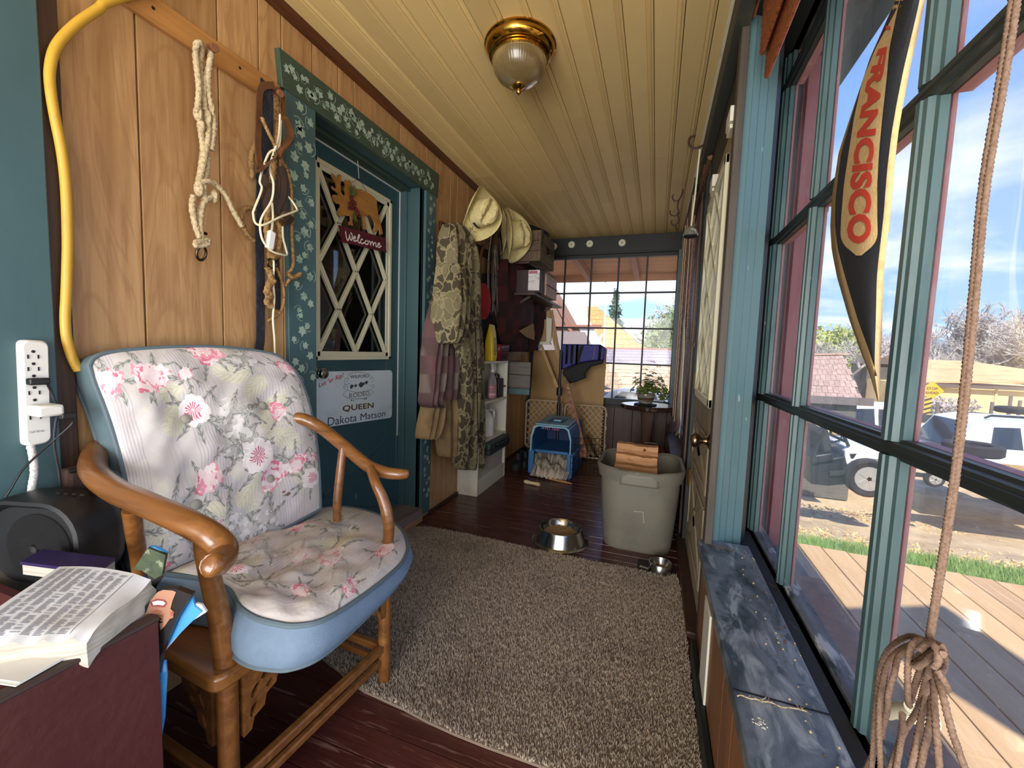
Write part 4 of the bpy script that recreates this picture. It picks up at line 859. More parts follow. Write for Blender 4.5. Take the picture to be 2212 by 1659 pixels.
# ================================================================ box of books, speaker, power strip
bx=thing('book_box','dark maroon painted wooden box beside the armchair, chipped along its top edge','box',V3(-1.1,.18,0))
mat('maroon_board',(80,40,38),.45,layers=(((62,30,30),(4,4,4),.45,.7,.6),((150,118,92),(5,26,26),.735,.76,.8,4,.5)),bump=((40,40,40),.2))
mat('maroon_edge',(60,44,40),.7,layers=(((176,128,72),(60,7,60),.66,.69,.9,3),))
G().box(-.822,-.80,-.3,.452,0,.648).build('side_panel','maroon_board',bx,bevel=.0015); G().box(-.8235,-.7985,-.3,.4535,.6481,.6555).build('rim','maroon_edge',bx,bevel=.002)
G().box(-1.38,-.823,.432,.452,0,.60).build('end_panel','maroon_board',bx,bevel=.002); G().box(-1.39,-1.37,-.3,.43,0,.60).build('side_panel','maroon_board',bx,bevel=.002)
G().box(-1.37,-.823,-.3,.43,.02,.50).build('base','maroon_board',bx)
mat('page_white',(206,208,212),.8,layers=((168,152,120),(4,4,4),.55,.75,.6,5)); mat('page_edge',(182,178,166),.85,layers=((150,138,116),(3,3,160),.45,.65,.7,3))
mat('nose_print',(150,92,70),.4); mat('print_grey',(112,112,118),.9); mat('print_dark',(60,60,66),.9)
tq=[hit(2,z_,*q) for z_,q in ((.715,(128,1224)),(.715,(326,1241)),(.694,(186,1366)),(.694,(-110,1394)))]
pb=thing('phone_book','thick soft-cover directory lying open on top of the maroon box, page edges curled','book',tq[0].lerp(tq[2],.5)-V3(0,0,.05))
def bil(a,b): return (tq[0]*(1-a)+tq[1]*a)*(1-b)+(tq[3]*(1-a)+tq[2]*a)*b
nu=28; P=[]
for i in range(nu+1):
    a=i/nu; P.append([bil(a,j/20)+V3(0,0,.005*math.sin(a*4+j*.1)-.010*max(0,a-.82)/.18*(.6+.4*math.sin(j*.35))-.008*max(0,j/20-.88)/.12*abs(math.sin(i*.5))) for j in range(21)])
G().grid(P).build('top_page','page_white',pb); rim=[P[i][0] for i in range(nu+1)]+[P[nu][j] for j in range(1,21)]+[P[i][20] for i in range(nu-1,-1,-1)]+[P[0][j] for j in range(19,0,-1)]
R_=[]
for k,p in enumerate(rim): 
    c=bil(.5,.5); o=(p-c); o.z=0; o.normalize(); R_.append([p,p+o*.002*math.sin(k*.9)+V3(0,0,-.010),p+o*(.004+.003*math.sin(k*.5))+V3(0,0,-.022),p+o*.003+V3(0,0,-.046+.018*max(0,min(1,(tq[0].y-p.y)/.16))),p-o*.02+V3(0,0,-.050+.020*max(0,min(1,(tq[0].y-p.y)/.16)))])
G().grid(R_+[R_[0]]).build('page_block','page_edge',pb)
g=G(); g.v=[tuple(r[-1]) for r in R_]; g.f=[tuple(range(len(R_)))]; g.build('cover','page_white',pb)
def Pat(a,b):
    x=a*nu; i=min(int(x),nu-1); y_=b*20; j=min(int(y_),19); fx=x-i; fy=y_-j
    return (P[i][j]*(1-fx)+P[i+1][j]*fx)*(1-fy)+(P[i][j+1]*(1-fx)+P[i+1][j+1]*fx)*fy+V3(0,0,.0008)
rr=random.Random(5); g=G()
for c in range(8):                                # columns of small print, one ink bar per line
    a0=.06+c*.094
    for l in range(64):
        b0=.05+l*.0138; L=.082*rr.uniform(.55,1)
        if rr.random()<.1: continue
        g.add([Pat(a0,b0),Pat(a0+L*.5,b0),Pat(a0+L,b0),Pat(a0+L,b0+.006),Pat(a0+L*.5,b0+.006),Pat(a0,b0+.006)],[(0,1,4,5),(1,2,3,4)])
g.build('small_print','print_grey',pb,smooth=False,kind='stuff'); g=G()
for l in range(24): g.add([Pat(.825,.04+l*.037),Pat(.829,.04+l*.037),Pat(.829,.077+l*.037),Pat(.825,.077+l*.037)],[(0,1,2,3)])
g.build('rule_line','print_dark',pb,smooth=False)
q=[hit(2,.662,*a) for a in ((95,1211),(250,1231),(210,1262),(45,1240))]
b2=thing('purple_book','purple-covered book half hidden under the open directory, by the speaker','book',q[0])
G().prism([p+V3(0,0,.02) for p in q],(0,0,.006)).build('cover',mat('purple_cover',(44,32,78),.4,layers=((120,112,120),(14,14,14),.70,.74,.6)),b2); G().prism([p.lerp(q[2],.03) for p in q],(0,0,.0195)).build('page_block','page_edge',b2)
q=[hit(2,.657,*a) for a in ((0,1430),(138,1425),(34,1484),(-60,1470))]
w2=thing('paper_sheets','loose white papers sticking out below the directory over the box edge','paper',q[0])
G().prism([p+V3(0,0,.0) for p in q],(0,0,.002)).build('sheet','white_plastic',w2,smooth=False); G().prism([p.lerp(q[2],.08)+V3(0,.004,.0022) for p in q],(0,0,.002)).build('sheet','white_plastic',w2,smooth=False)
# magazine with a printed portrait, and a folded grass-green leaflet, leaning out of the box toward the chair
def plane3(o,e1,e2,cr):                           # flat board in box corner: returns (a,b)->point
    return lambda a,b,t=0: o+e1*a+e2*b+cr*t
mg=thing('magazine','creased magazine with printed laughing face wedged between box and chair','magazine',V3(-.81,.475,.55))
mp=lambda a,b,c=0:[hpl(q[0],q[1],V3(.35,-.94,0),(V3(-.80,.462+c,0)-CO).dot(V3(.35,-.94,0))) for q in [(a,b)]][0]
sc5=lambda a,b:(a/3.26,1150+b/3.26)
G().prism([mp(*sc5(*q)) for q in ((980,560),(1140,400),(1240,400),(1350,440),(1240,620),(1130,870),(1120,1000),(1000,1000))],(-.004,.010,0)).build('cover',mat('mag_dark',(38,34,34),.3),mg,smooth=False)
g=G(); g.v=[tuple(mp(*sc5(*q),-.0012)) for q in ((1030,560),(1060,480),(1110,420),(1150,405),(1215,410),(1240,420),(1215,480),(1200,540),(1225,560),(1220,600),(1195,610),(1160,660),(1130,690),(1120,620),(1050,625),(1000,600))]; g.f=[tuple(range(16))]; g.build('face_print',mat('skin_print',(168,124,100),.35,layers=((150,96,72),(20,20,20),.5,.66,.7)),mg,smooth=False)
g=G(); g.v=[tuple(mp(*sc5(*q),-.0018)) for q in ((1055,490),(1105,468),(1160,475),(1178,500),(1158,528),(1105,524),(1068,522))]; g.f=[tuple(range(7))]; g.build('lip_print',mat('lip_print',(140,66,62),.4),mg,smooth=False)
for e_ in (((1012,598),(1030,588),(1048,598),(1028,606)),((1100,612),(1120,600),(1140,612),(1120,620)),((1105,632),(1125,622),(1150,634),(1126,640)),((1198,560),(1216,556),(1222,590),(1204,594))):
    g=G(); g.v=[tuple(mp(*sc5(*q),-.002)) for q in e_]; g.f=[(0,1,2,3)]; g.build('feature_print','nose_print' if e_[0][0]>1180 else 'mag_dark',mg,smooth=False)
g=G(); g.v=[tuple(mp(*sc5(*q),-.0022)) for q in ((1070,490),(1110,480),(1150,485),(1165,500),(1150,515),(1110,510),(1080,515))]; g.f=[tuple(range(7))]; g.build('teeth_print','page_white',mg,smooth=False)
g=G(); g.v=[tuple(mp(*sc5(*q),-.002)) for q in ((1060,560),(1100,545),(1140,560),(1120,575),(1080,572))]; g.f=[tuple(range(5))]; g.build('nose_print',mat('nose_print',(150,92,70),.4),mg,smooth=False)
G().prism([mp(*sc5(*q),.012) for q in ((1200,720),(1350,440),(1370,520),(1420,560),(1180,800))],(-.002,.004,0)).build('blue_page',mat('blue_print',(70,150,214),.4),mg,smooth=False)
G().prism([mp(*sc5(*q),.016) for q in ((1130,860),(1180,740),(1350,560),(1380,500),(1420,510),(1455,560),(1330,640),(1150,850))],(-.002,.004,0)).build('torn_page','page_white',mg,smooth=False)
lf=thing('leaflet','small folded leaflet printed with green grass poking up beside the armrest','leaflet',V3(-.84,.49,.65))
G().prism([mp(*sc5(*q),.02) for q in ((940,260),(1040,110),(1165,160),(1140,300),(1090,330),(1000,270))],(-.003,.006,0)).build('cover',mat('grass_print',(52,66,40),.4,layers=(((130,136,112),(20,200,60),.58,.66,.8,3),((24,30,20),(60,60,60),.5,.65,.7,3))),lf,smooth=False)
G().prism([mp(*sc5(*q),.026) for q in ((1050,100),(1090,105),(1175,150),(1165,165),(1045,115))],(-.003,.006,0)).build('blue_page','blue_print',lf,smooth=False)
bg_=thing('blue_folder','sky-blue plastic folder standing upright against the end of the maroon box','folder',V3(-.79,.47,.3))
P=[[mp(*sc5(a+dx,b),.01+.004*math.sin(b*.01)) for dx in (-30,(50 if b<1300 else 30)+8*math.sin(b*.02))] for a,b in ((1125,900),(1120,1000),(1125,1150),(1125,1300),(1110,1450),(1100,1560),(1090,1660))]
G().grid(P).build('sleeve',mat('blue_plastic',(66,146,206),.25,layers=((140,190,230),(6,6,6),.6,.75,.5)),bg_,solid=.004)
# speaker
sp=thing('speaker','black portable speaker with round mesh grille at the left wall by the box','speaker',V3(-1.3,.52,.564))
def srect(hx,hz,r,n=6):
    out=[]
    for cx,cz,a0 in ((hx-r,hz-r,0),(-hx+r,hz-r,PI/2),(-hx+r,-hz+r,PI),(hx-r,-hz+r,1.5*PI)):
        for k in range(n+1): a=a0+k*PI/2/n; out.append((cx+r*math.cos(a),cz+r*math.sin(a)))
    return out
sm=Matrix.Rotation(math.radians(15),3,'Z'); so_=V3(-1.293,.525,.674)
rows=[]
for yy,s_ in ((-.035,.80),(-.052,.90),(-.05,.97),(-.03,1.),(.03,1.),(.05,.96),(.056,.9)): rows.append([so_+sm@V3(x*s_,yy,z*(s_ if s_<1 else 1)) for x,z in srect(.13,.108,.085)])
rows=[r+[r[0]] for r in rows]
g=G().grid(rows); k=len(g.v); g.v+=[tuple(p) for p in rows[-1][:-1]]; g.f.append(tuple(range(k,len(g.v)))); g.build('shell','black_plastic',sp)
g=G(); fr_=[so_+sm@V3(x*.80,-.036,z*.80) for x,z in srect(.13,.108,.085)]; g.v=[tuple(p) for p in fr_]; g.f=[tuple(range(len(fr_)))]; g.build('grille_backing','black_plastic',sp)
c=so_+sm@V3(.015,-.037,-.004); gl_=G()
mgr=Matrix.Rotation(PI/2,3,'X')
gl_.lathe([(.078,-.002),(.078,.003),(.07,.006),(.05,.004),(.03,.007),(.014,.009),(0,.010)],c,32,sm@mgr); gl_.build('driver_cone',mat('mesh_black',(30,30,32),.6,bump=((900,900,900),.9,1)),sp)
G().lathe([(.013,.009),(.011,.014),(0,.016)],c,14,sm@mgr).build('driver_cap','black_plastic',sp)
for k in range(4): p=so_+sm@V3(.02+k*.02,-.0,.1085); G().ball(p,.008,.004,.002,8).build('button','mesh_black',sp)
G().box(-1.36,-1.06,.452,.60,.0,.563).build('speaker_shelf','dark_trim'); tag(bpy.data.objects['speaker_shelf'],'low dark stand under the speaker, mostly hidden by the box','stand')
bt=thing('brown_bag','dark brown canvas bag with zip edge hanging behind armchair arm','bag',V3(-1.39,.66,.6))
q=[hit(0,-1.36,*a) for a in ((148,1018),(222,1000),(228,1085),(215,1200),(160,1190),(150,1090))]
G().prism(q,(-.05,0,0)).build('body',mat('brown_canvas',(66,46,36),.85,layers=((44,30,24),(10,10,10),.5,.7,.6),bump=((60,60,60),.3)),bt,bevel=.008)
G().tube([q[0]+V3(.004,0,0),q[0].lerp(q[1],.5)+V3(.006,0,-.002),q[1]+V3(.004,0,0)],.006,8).build('zip','black_plastic',bt)
# power strip
ps=thing('power_strip','white six-outlet power strip fixed upright on the teal board','power strip',V3(-1.39,.548,1.0))
q=[hit(0,-1.385,*a) for a in ((40,733),(100,736),(106,955),(50,966))]
q=[V3(-1.398,p.y,p.z) for p in q]; ins=.006
pc=sum(q,Vector())/4
lay=[(0,1.),(.018,1.),(.024,.94),(.026,.86)]
out=rpoly(q,.014); rows=[[V3(-1.398+dx,pc.y+(p.y-pc.y)*s_,pc.z+(p.z-pc.z)*(1-(1-s_)*.3)) for p in out] for dx,s_ in lay]; rows=[r+[r[0]] for r in rows]
g=G().grid(rows); k=len(g.v); g.v+=[tuple(p) for p in rows[-1][:-1]]; g.f.append(tuple(range(k,len(g.v)))); g.build('housing','white_plastic',ps)
fx=-1.371
def sp_at(a,b): 
    p=hit(0,fx,a/3.018,700+b/3.018); return p
g=0
for zc,yc in ((195,217),(275,219),(430,225),(590,232)):
    c=sp_at(yc,zc+18)
    for d in (-.0085,.0085): G().box(fx-.001,fx+.0004,c.y+d-.0013,c.y+d+.0013,c.z-.0045,c.z+.0045).build('slot','black_plastic',ps,smooth=False)
    c=sp_at(yc,zc-16); G().lathe([(.0035,0),(0,.0004)],V3(fx,c.y,c.z),10,mk).build('ground_hole','black_plastic',ps)
for zc,yc in ((338,221),(495,228)): c=sp_at(yc,zc); G().lathe([(.0035,0),(0,.0004)],V3(fx,c.y,c.z),10,mk).build('ground_hole','black_plastic',ps)
g=G(); a=sp_at(288,698); b=sp_at(190,702); u=V3(0,0,-1); C=(a+b)/2
put_text(g,'PHILIPS',lambda X,Y:V3(fx+.0006,C.y-X,C.z-Y),1,0,w=.024,h=.005); g.build('lettering',mat('print_mid',(120,120,122),.6),ps,smooth=False)
cd=thing('strip_cable','thick white braided power cable dropping from the power strip behind speaker','cable',sp_at(215,800))
g=G(); rope(g,[sp_at(218,795)+V3(-.012,0,0),sp_at(222,830)+V3(-.01,0,0),sp_at(235,900)+V3(-.01,0,0),sp_at(238,980)+V3(-.01,0,0),sp_at(225,1060)+V3(-.01,0,0),sp_at(215,1160)+V3(-.01,0,0)],.0072,4,5,.12,12); g.build('braid',mat('braid_white',(206,204,198),.7,layers=((140,138,136),(200,200,200),.5,.6,.6,1)),cd)
c=sp_at(240,372); pg=thing('black_plug','small black plug in the third outlet of the power strip','plug',c,'plugs in the power strip')
G().box(fx,fx+.02,c.y-.019,c.y+.016,c.z-.008,c.z+.008).build('plug_body','black_plastic',pg,bevel=.003)
g=G(); g.tube(spline([V3(fx+.02,c.y+.008,c.z-.004)]+[sp_at(a,b)+V3(.012,0,0) for a,b in ((310,430),(345,520),(362,580),(345,640),(335,760),(345,850),(365,950),(380,1080),(384,1150))],6),.0026,7); g.build('cord','black_plastic',pg)
c=sp_at(255,560); pg=thing('charger','white phone charger block with black lead plugged low in the strip','charger',c,'plugs in the power strip')
G().box(fx,fx+.05,c.y-.022,c.y+.024,c.z-.012,c.z+.015).build('block','white_plastic',pg,bevel=.006); a=V3(fx+.045,c.y+.030,c.z-.014)
G().box(a.x-.012,a.x+.006,a.y-.012,a.y+.014,a.z-.007,a.z+.006).build('connector','black_plastic',pg,bevel=.002)
g=G(); g.tube(spline([a,V3(-1.335,a.y+.012,a.z-.02)]+[sp_at(p,q_)+V3(.02,0,0) for p,q_ in ((310,760),(200,860),(110,950),(30,1080),(-10,1140))],6),.0024,7); g.build('lead','black_plastic',pg)
# ================================================================ rug, bowls, bin of firewood
mat('rug_base',(128,112,96),.95,layers=(((104,90,78),(3,3,3),.45,.7,.7),((84,72,62),(7,7,7),.64,.76,.6)))
mat('rug_pile',(172,158,140),.95,layers=(((138,124,108),(60,60,60),.45,.6,.8,2),((108,94,82),(3,3,3),.5,.72,.6),((78,68,60),(7,7,7),.66,.74,.7)))
rq=[hit(2,.012,*q) for q in ((886,1140),(1452,1262),(1500,1659),(1130,1659),(800,1512),(618,1412))]
RP=[(-1.40,2.20),(-.6,2.215),(.06,2.20),(.17,2.16),(.182,1.2),(.19,.95),(-.10,1.02),(-.5,1.03),(-.85,1.06),(-1.08,1.12),(-1.24,1.15),(-1.36,1.7)]
rug=thing('rug','worn greige shaggy rug lying on the dark painted floor in front of armchair','rug',V3(-.6,1.6,0))
def inside(x,y,P):
    c=False;n=len(P)
    for i in range(n):
        a,b=P[i],P[i-1]
        if (a[1]>y)!=(b[1]>y) and x<(b[0]-a[0])*(y-a[1])/(b[1]-a[1])+a[0]: c=not c
    return c
RPs=[(p.x,p.y) for p in spline([V3(a,b,0) for a,b in RP],4,True)]
rj=random.Random(4)
RPs=[(x+rj.uniform(-.006,.006),y+rj.uniform(-.006,.006)) for x,y in RPs]
G().prism([V3(x,y,.001) for x,y in RPs],(0,0,.009)).build('backing','rug_base',rug,smooth=False)
rr=np.random.default_rng(2); n=120000; X=rr.uniform(-1.46,.23,n); Y=rr.uniform(.9,2.25,n)
def inside_np(X,Y,P):
    c=np.zeros(len(X),bool)
    for i in range(len(P)):
        (ax,ay),(bx,by)=P[i],P[i-1]
        m=((ay>Y)!=(by>Y))&(X<(bx-ax)*(Y-ay)/(by-ay+1e-12)+ax); c^=m
    return c
keep=inside_np(X,Y,RPs); X,Y=X[keep],Y[keep]; n=len(X); an=rr.uniform(0,6.28,n); le=rr.uniform(.5,1,n)
h=.010+.007*le; w=.0032; cx,sx_=np.cos(an)*w,np.sin(an)*w; lx=rr.normal(0,.004,n); ly=rr.normal(0,.004,n)
Vt=np.empty((n,3,3),np.float32); Vt[:,0]=np.stack([X-cx,Y-sx_,np.full(n,.008)],1); Vt[:,1]=np.stack([X+cx,Y+sx_,np.full(n,.008)],1); Vt[:,2]=np.stack([X+lx,Y+ly,.006+h],1)
me=bpy.data.meshes.new('pile'); me.vertices.add(n*3); me.vertices.foreach_set('co',Vt.ravel()); me.loops.add(n*3); me.loops.foreach_set('vertex_index',np.arange(n*3,dtype=np.int32)); me.polygons.add(n); me.polygons.foreach_set('loop_start',np.arange(0,n*3,3,dtype=np.int32)); me.update(calc_edges=True); me.validate()
me.materials.append(MATS['rug_pile']); po=bpy.data.objects.new('pile',me); COL.objects.link(po); po.parent=rug; po.location=-rug.location; po['kind']='stuff'
# steel bowl
bc=V3(-.49,2.41,0); bo=thing('dog_bowl','large shiny stainless steel dog bowl with water on the floor by the rug','bowl',bc)
G().lathe([(.118,.082),(.123,.087),(.128,.085),(.132,.076),(.155,.012),(.168,.006),(.172,.002),(.168,.0),(.14,.0)],bc,48,cap=False).build('skirt','steel',bo)
G().lathe([(.120,.086),(.114,.080),(.108,.06),(.098,.042),(.075,.032),(0,.030)],bc,48,cap=False).build('basin','steel',bo)
G().lathe([(.103,.050),(0,.050)],bc,40,cap=False).build('water',mat('water_brown',(156,132,94),.12,layers=(((104,82,52),(14,14,14),.5,.65,.6),),spec=.6),bo)
# small bowl on a bone-print mat
mc_=V3(.075,2.245,0); mt=thing('feeding_mat','dark rubber mat printed with grey bones under the small bowl','mat',mc_)
G().box(-.03,.165,2.165,2.345,.0,.010).build('pad',mat('mat_black',(22,20,20),.7),mt,bevel=.003)
def bone2(c,s,rot,z):
    pts=[(-1,.35),(-.75,.55),(-.5,.3),(.5,.3),(.75,.55),(1,.35),(.95,0),(1,-.35),(.75,-.55),(.5,-.3),(-.5,-.3),(-.75,-.55),(-1,-.35),(-.95,0)]
    return [V3(c[0]+s*(a*math.cos(rot)-b*math.sin(rot)),c[1]+s*(a*math.sin(rot)+b*math.cos(rot)),z) for a,b in pts]
for c,r_ in (((.005,2.255),-.25),((.078,2.188),.05),((.14,2.20),.6)): G().prism(bone2(c,.024,r_,.0102),(0,0,.0006)).build('bone_print',mat('print_bone',(150,150,152),.7),mt,smooth=False)
b2=thing('small_bowl','small steel bowl on the bone-print mat by the right door','bowl',mc_+V3(.01,.02,.01)); c=mc_+V3(.01,.02,.0102)
G().lathe([(.05,.040),(.054,.043),(.058,.041),(.062,.03),(.066,.004),(.066,0),(.04,0)],c,32,cap=False).build('side','steel',b2); G().lathe([(.051,.042),(.046,.03),(.036,.012),(0,.010)],c,32,cap=False).build('basin','steel',b2)
# grey storage bin, open, with split logs
mat('bin_grey',(112,108,96),.55,layers=(((86,82,74),(5,5,5),.5,.75,.6),((160,156,144),(26,26,26),.72,.75,.5,3)),bump=((20,20,20),.08))
def rrect(hx,hy,r,n=8): return srect(hx,hy,r,n)
bn=thing('storage_bin','big grey plastic storage tub without lid, holding split firewood','bin',V3(-.055,2.66,0)); bcx,bcy=-.05,2.645
def ring(hx,hy,r,z,dip=0):
    R_=[]
    for x,y in rrect(hx,hy,r):
        zz=z
        if dip: zz=z-dip*(math.exp(-(((abs(x)-0)/.11)**4)) if y<0 else math.exp(-((x/.11)**4)))+dip*.4*math.exp(-((x-.0)/.05)**2)*0
        R_.append(V3(bcx+x,bcy+y,zz))
    return R_
prof=[(.175,.185,.08,.0),(.192,.205,.10,.0),(.198,.212,.11,.02),(.220,.236,.125,.30),(.226,.244,.13,.42),(.238,.256,.135,.425),(.242,.262,.14,.445),(.247,.268,.14,.47),(.250,.272,.14,.492),(.242,.262,.14,.500),(.230,.250,.13,.490)]
rows=[ring(a,b,r,z,.020 if z>.41 else 0) for a,b,r,z in prof]; rows=[r+[r[0]] for r in rows]
G().grid(rows).build('tub','bin_grey',bn)
ins=[ring(a,b,r,z,.02 if z>.41 else 0) for a,b,r,z in ((.231,.251,.13,.488),(.220,.238,.125,.42),(.192,.205,.10,.03),(.16,.17,.07,.025))]; ins=[r+[r[0]] for r in ins]
g=G().grid(ins); k=len(g.v); g.v+=[tuple(p) for p in ins[-1][:-1]]; g.f.append(tuple(range(k,len(g.v)))); g.build('liner_wall','bin_grey',bn)
for s_ in (-1,):                                   # handle pocket under the front rim
    P=[[V3(bcx+x,bcy-.262-.006*math.cos((x)/.1*1.57),z) for z in (.476,.46,.44,.42,.408)] for x in np.linspace(-.105,.105,13)]; G().grid(P).build('handle_lip','bin_grey',bn,solid=.008)
G().tube([V3(bcx-.02,bcy-.236,.25),V3(bcx+.03,bcy-.2365,.255),V3(bcx+.04,bcy-.233,.19)],.0016,5).build('scratch',mat('scratch',(196,190,178),.6),bn)
wood('split_log',(176,130,88),(126,84,52),(206,166,120),0,1.4,.8,.15,0,(((120,64,44),(5,14,14),.66,.74,.6),)); mat('bark',(92,68,50),.9,bump=((30,30,30),.5))
rr=random.Random(8)
for k,(a,b,c_,h_) in enumerate((((1333,958),(1422,968),.02,.058),((1331,980),(1420,992),-.03,.06),((1327,1003),(1420,1014),-.10,.085))):
    y0=2.64+c_; A=hit(1,y0,*a); B=hit(1,y0,*b); lg=thing('firewood_log','split firewood log in the grey tub, '+('topmost, with a knot','middle of three','lowest of three, palest face')[k],'log',A.lerp(B,.5)-V3(0,0,h_),'split logs in the tub')
    n=13; rows=[]
    for i in range(n):
        t=i/(n-1); p=A.lerp(B,t); q=[]
        for dy,dz in ((0,0),(-.004,-h_*.5),(0,-h_),(.06,-h_*1.1),(.085,-h_*.4),(.05,.004)): q.append(p+V3(0,dy+rr.uniform(-.003,.003),dz+rr.uniform(-.003,.003)+.003*math.sin(t*7+dz*50)))
        rows.append(q+[q[0]])
    g=G().grid(rows)
    for r_ in (rows[0],rows[-1]): k_=len(g.v); g.v+=[tuple(p) for p in r_[:-1]]; g.f.append(tuple(range(k_,len(g.v))))
    g.build('split_wood','split_log',lg,ang=.5)
    if k==0: G().ball(A.lerp(B,.68)+V3(0,-.003,-.022),.009,.004,.008,8).build('knot',mat('knot_dark',(84,46,30),.8),lg)
    G().box(A.x+.004,B.x-.004,y0+.086,y0+.094,A.z-h_*.7,A.z-.006).build('bark','bark',lg)
# chew bone
c0,c1=hit(2,.018,1133,1040),hit(2,.018,1166,1047); bo_=thing('chew_bone','pale rawhide chew bone on the dark floor by the blue carrier','bone',c0.lerp(c1,.5)-V3(0,0,.018))
G().tube([c0,c0.lerp(c1,.15),c0.lerp(c1,.3),c0.lerp(c1,.7),c0.lerp(c1,.85),c1],[.016,.024,.019,.017,.023,.018],12,flat=.75).build('bone',mat('rawhide',(206,182,150),.6,layers=((150,110,76),(30,30,30),.55,.7,.6)),bo_)
tag(G().tube([hit(2,.012,1180,1033),hit(2,.010,1215,1040),hit(2,.006,1236,1045)],[.006,.012,.004],8).build('wood_splinter','split_log'),'thin wood splinter on the floor below the carrier opening','splinter')
# ================================================================ left wall clutter
def soft(rows_px,depth,x0,name,m,par,fold=.02,seed=0,back=XL+.01,nfold=3.,sub=0,n=22):
    """hanging cloth: rows of (left px, right px, y px, thickness) become a rounded folded body in front of the left wall"""
    F_=[];B_=[]; K=len(rows_px); rp=spline([V3(a,b,0) for a,b,_,_ in rows_px],4); yp=spline([V3(c,d,0) for _,_,c,d in rows_px],4)
    for r_,q in zip(rp,yp):
        fr_=[];bk=[]
        for i in range(n+1):
            t=i/n; base=hit(0,x0,r_.x*(1-t)+r_.y*t,q.x); e=max(0,1-(2*t-1)**4)**.5
            d=q.y*e+fold*e*(math.sin(t*nfold*6.28+seed+q.x*.012)+.5*math.sin(t*nfold*11+seed*2+q.x*.02))
            fr_.append(V3(x0+d,base.y,base.z)); bk.append(V3(x0-.02,base.y,base.z))
        F_.append(fr_); B_.append(bk)
    rows=[f+b[::-1]+[f[0]] for f,b in zip(F_,B_)]
    g=G().grid(rows)
    for r_ in (rows[0],rows[-1]): k=len(g.v); g.v+=[tuple(p) for p in r_[:-1]]; g.f.append(tuple(range(k,len(g.v))))
    return g.build(name,m,par,ang=1.2)
def camo():
    m=bpy.data.materials.new('camo'); m.use_nodes=True; T=NT(m.node_tree); b=T.n['Principled BSDF']; tc=T.new('ShaderNodeTexCoord').outputs['Object']
    v=T.map(tc,(14,14,10)); nz=T.new('ShaderNodeTexNoise'); T.l.new(v,nz.inputs[0]); nz.inputs['Scale'].default_value=1.1
    ad=T.new('ShaderNodeVectorMath',operation='MULTIPLY_ADD'); T.l.new(nz.outputs[1],ad.inputs[0]); ad.inputs[1].default_value=(1.5,1.5,1.5); T.l.new(v,ad.inputs[2])
    def vor(sc): 
        q=T.new('ShaderNodeTexVoronoi'); q.feature='DISTANCE_TO_EDGE'; T.l.new(ad.outputs[0],q.inputs['Vector']); q.inputs['Scale'].default_value=sc; return q.outputs['Distance']
    d=vor(1.35); q2=T.new('ShaderNodeTexVoronoi'); T.l.new(ad.outputs[0],q2.inputs['Vector']); q2.inputs['Scale'].default_value=1.35
    c=T.mix(T.ramp(d,.055,.07),lin((136,126,94)),lin((98,88,58))); c=T.mix(T.ramp(d,.09,.10),c,lin((66,58,42)))
    sp_=T.new('ShaderNodeSeparateXYZ'); T.l.new(q2.outputs['Color'],sp_.inputs[0]); c=T.mix(T.math('MULTIPLY',T.ramp(sp_.outputs[0],.58,.60),T.ramp(d,.09,.10)),c,lin((112,104,76)))
    T.l.new(c,b.inputs['Base Color']); b.inputs['Roughness'].default_value=.9; MATS['camo']=m
camo()
def plaid(name,c0,c1,c2,s=14):
    m=bpy.data.materials.new(name); m.use_nodes=True; T=NT(m.node_tree); b=T.n['Principled BSDF']; tc=T.new('ShaderNodeTexCoord').outputs['Object']; sp_=T.new('ShaderNodeSeparateXYZ'); T.l.new(tc,sp_.inputs[0])
    f=lambda k,a,ph=0:T.ramp(T.math('SINE',T.math('MULTIPLY_ADD',k,a,ph)),-.15,.15)
    u=f(sp_.outputs[1],s*2.6); v=f(sp_.outputs[2],s*2.2); c=T.mix(T.math('MULTIPLY',u,.65),lin(c0),lin(c1)); c=T.mix(T.math('MULTIPLY',v,.65),c,lin(c1)); c=T.mix(T.math('MULTIPLY',T.math('MULTIPLY',u,v),.7),c,lin(c2)); T.l.new(c,b.inputs['Base Color']); b.inputs['Roughness'].default_value=.9; MATS[name]=m
plaid('plaid_mauve',(98,68,68),(76,60,58),(120,106,94),13); plaid('plaid_red',(56,10,15),(18,7,10),(72,14,18),11)
mat('khaki_cloth',(138,112,74),.9,layers=((92,72,48),(9,9,6),.45,.7,.8),bump=((60,60,40),.3)); mat('black_cloth',(16,16,18),.9,bump=((50,50,50),.2)); mat('brown_cloth',(58,46,40),.9)
hp_=thing('hook_board','coat hook board on the left wall above the jackets','hook board',V3(XL,2.7,1.98)); G().box(XL,XL+.02,2.52,4.0,1.93,2.0).build('board','dark_trim',hp_,bevel=.003)
for y in (2.66,3.05,3.4,3.75): G().tube(spline([V3(XL+.02,y,1.98),V3(XL+.09,y,1.96),V3(XL+.12,y,1.99),V3(XL+.13,y,2.03)],5),.006,8).build('hook','metal_dark',hp_)
t=thing('khaki_jacket','faded khaki canvas jacket hanging lowest, sleeves showing under the plaid shirt','jacket',V3(-1.32,2.4,.5),'clothes on the hook board')
soft([(925,955,800,.02),(918,953,860,.05),(908,948,905,.06),(903,938,940,.06),(905,932,948,.05)],0,-1.33,'sleeve','khaki_cloth',t,.012,1,n=18); soft([(946,985,800,.03),(943,985,880,.055),(945,984,940,.06),(950,978,982,.055),(955,978,986,.04)],0,-1.335,'body','khaki_cloth',t,.014,4,n=18)
t=thing('plaid_shirt','mauve and grey plaid flannel shirt hanging behind the camouflage jacket','shirt',V3(-1.3,2.4,.9),'clothes on the hook board')
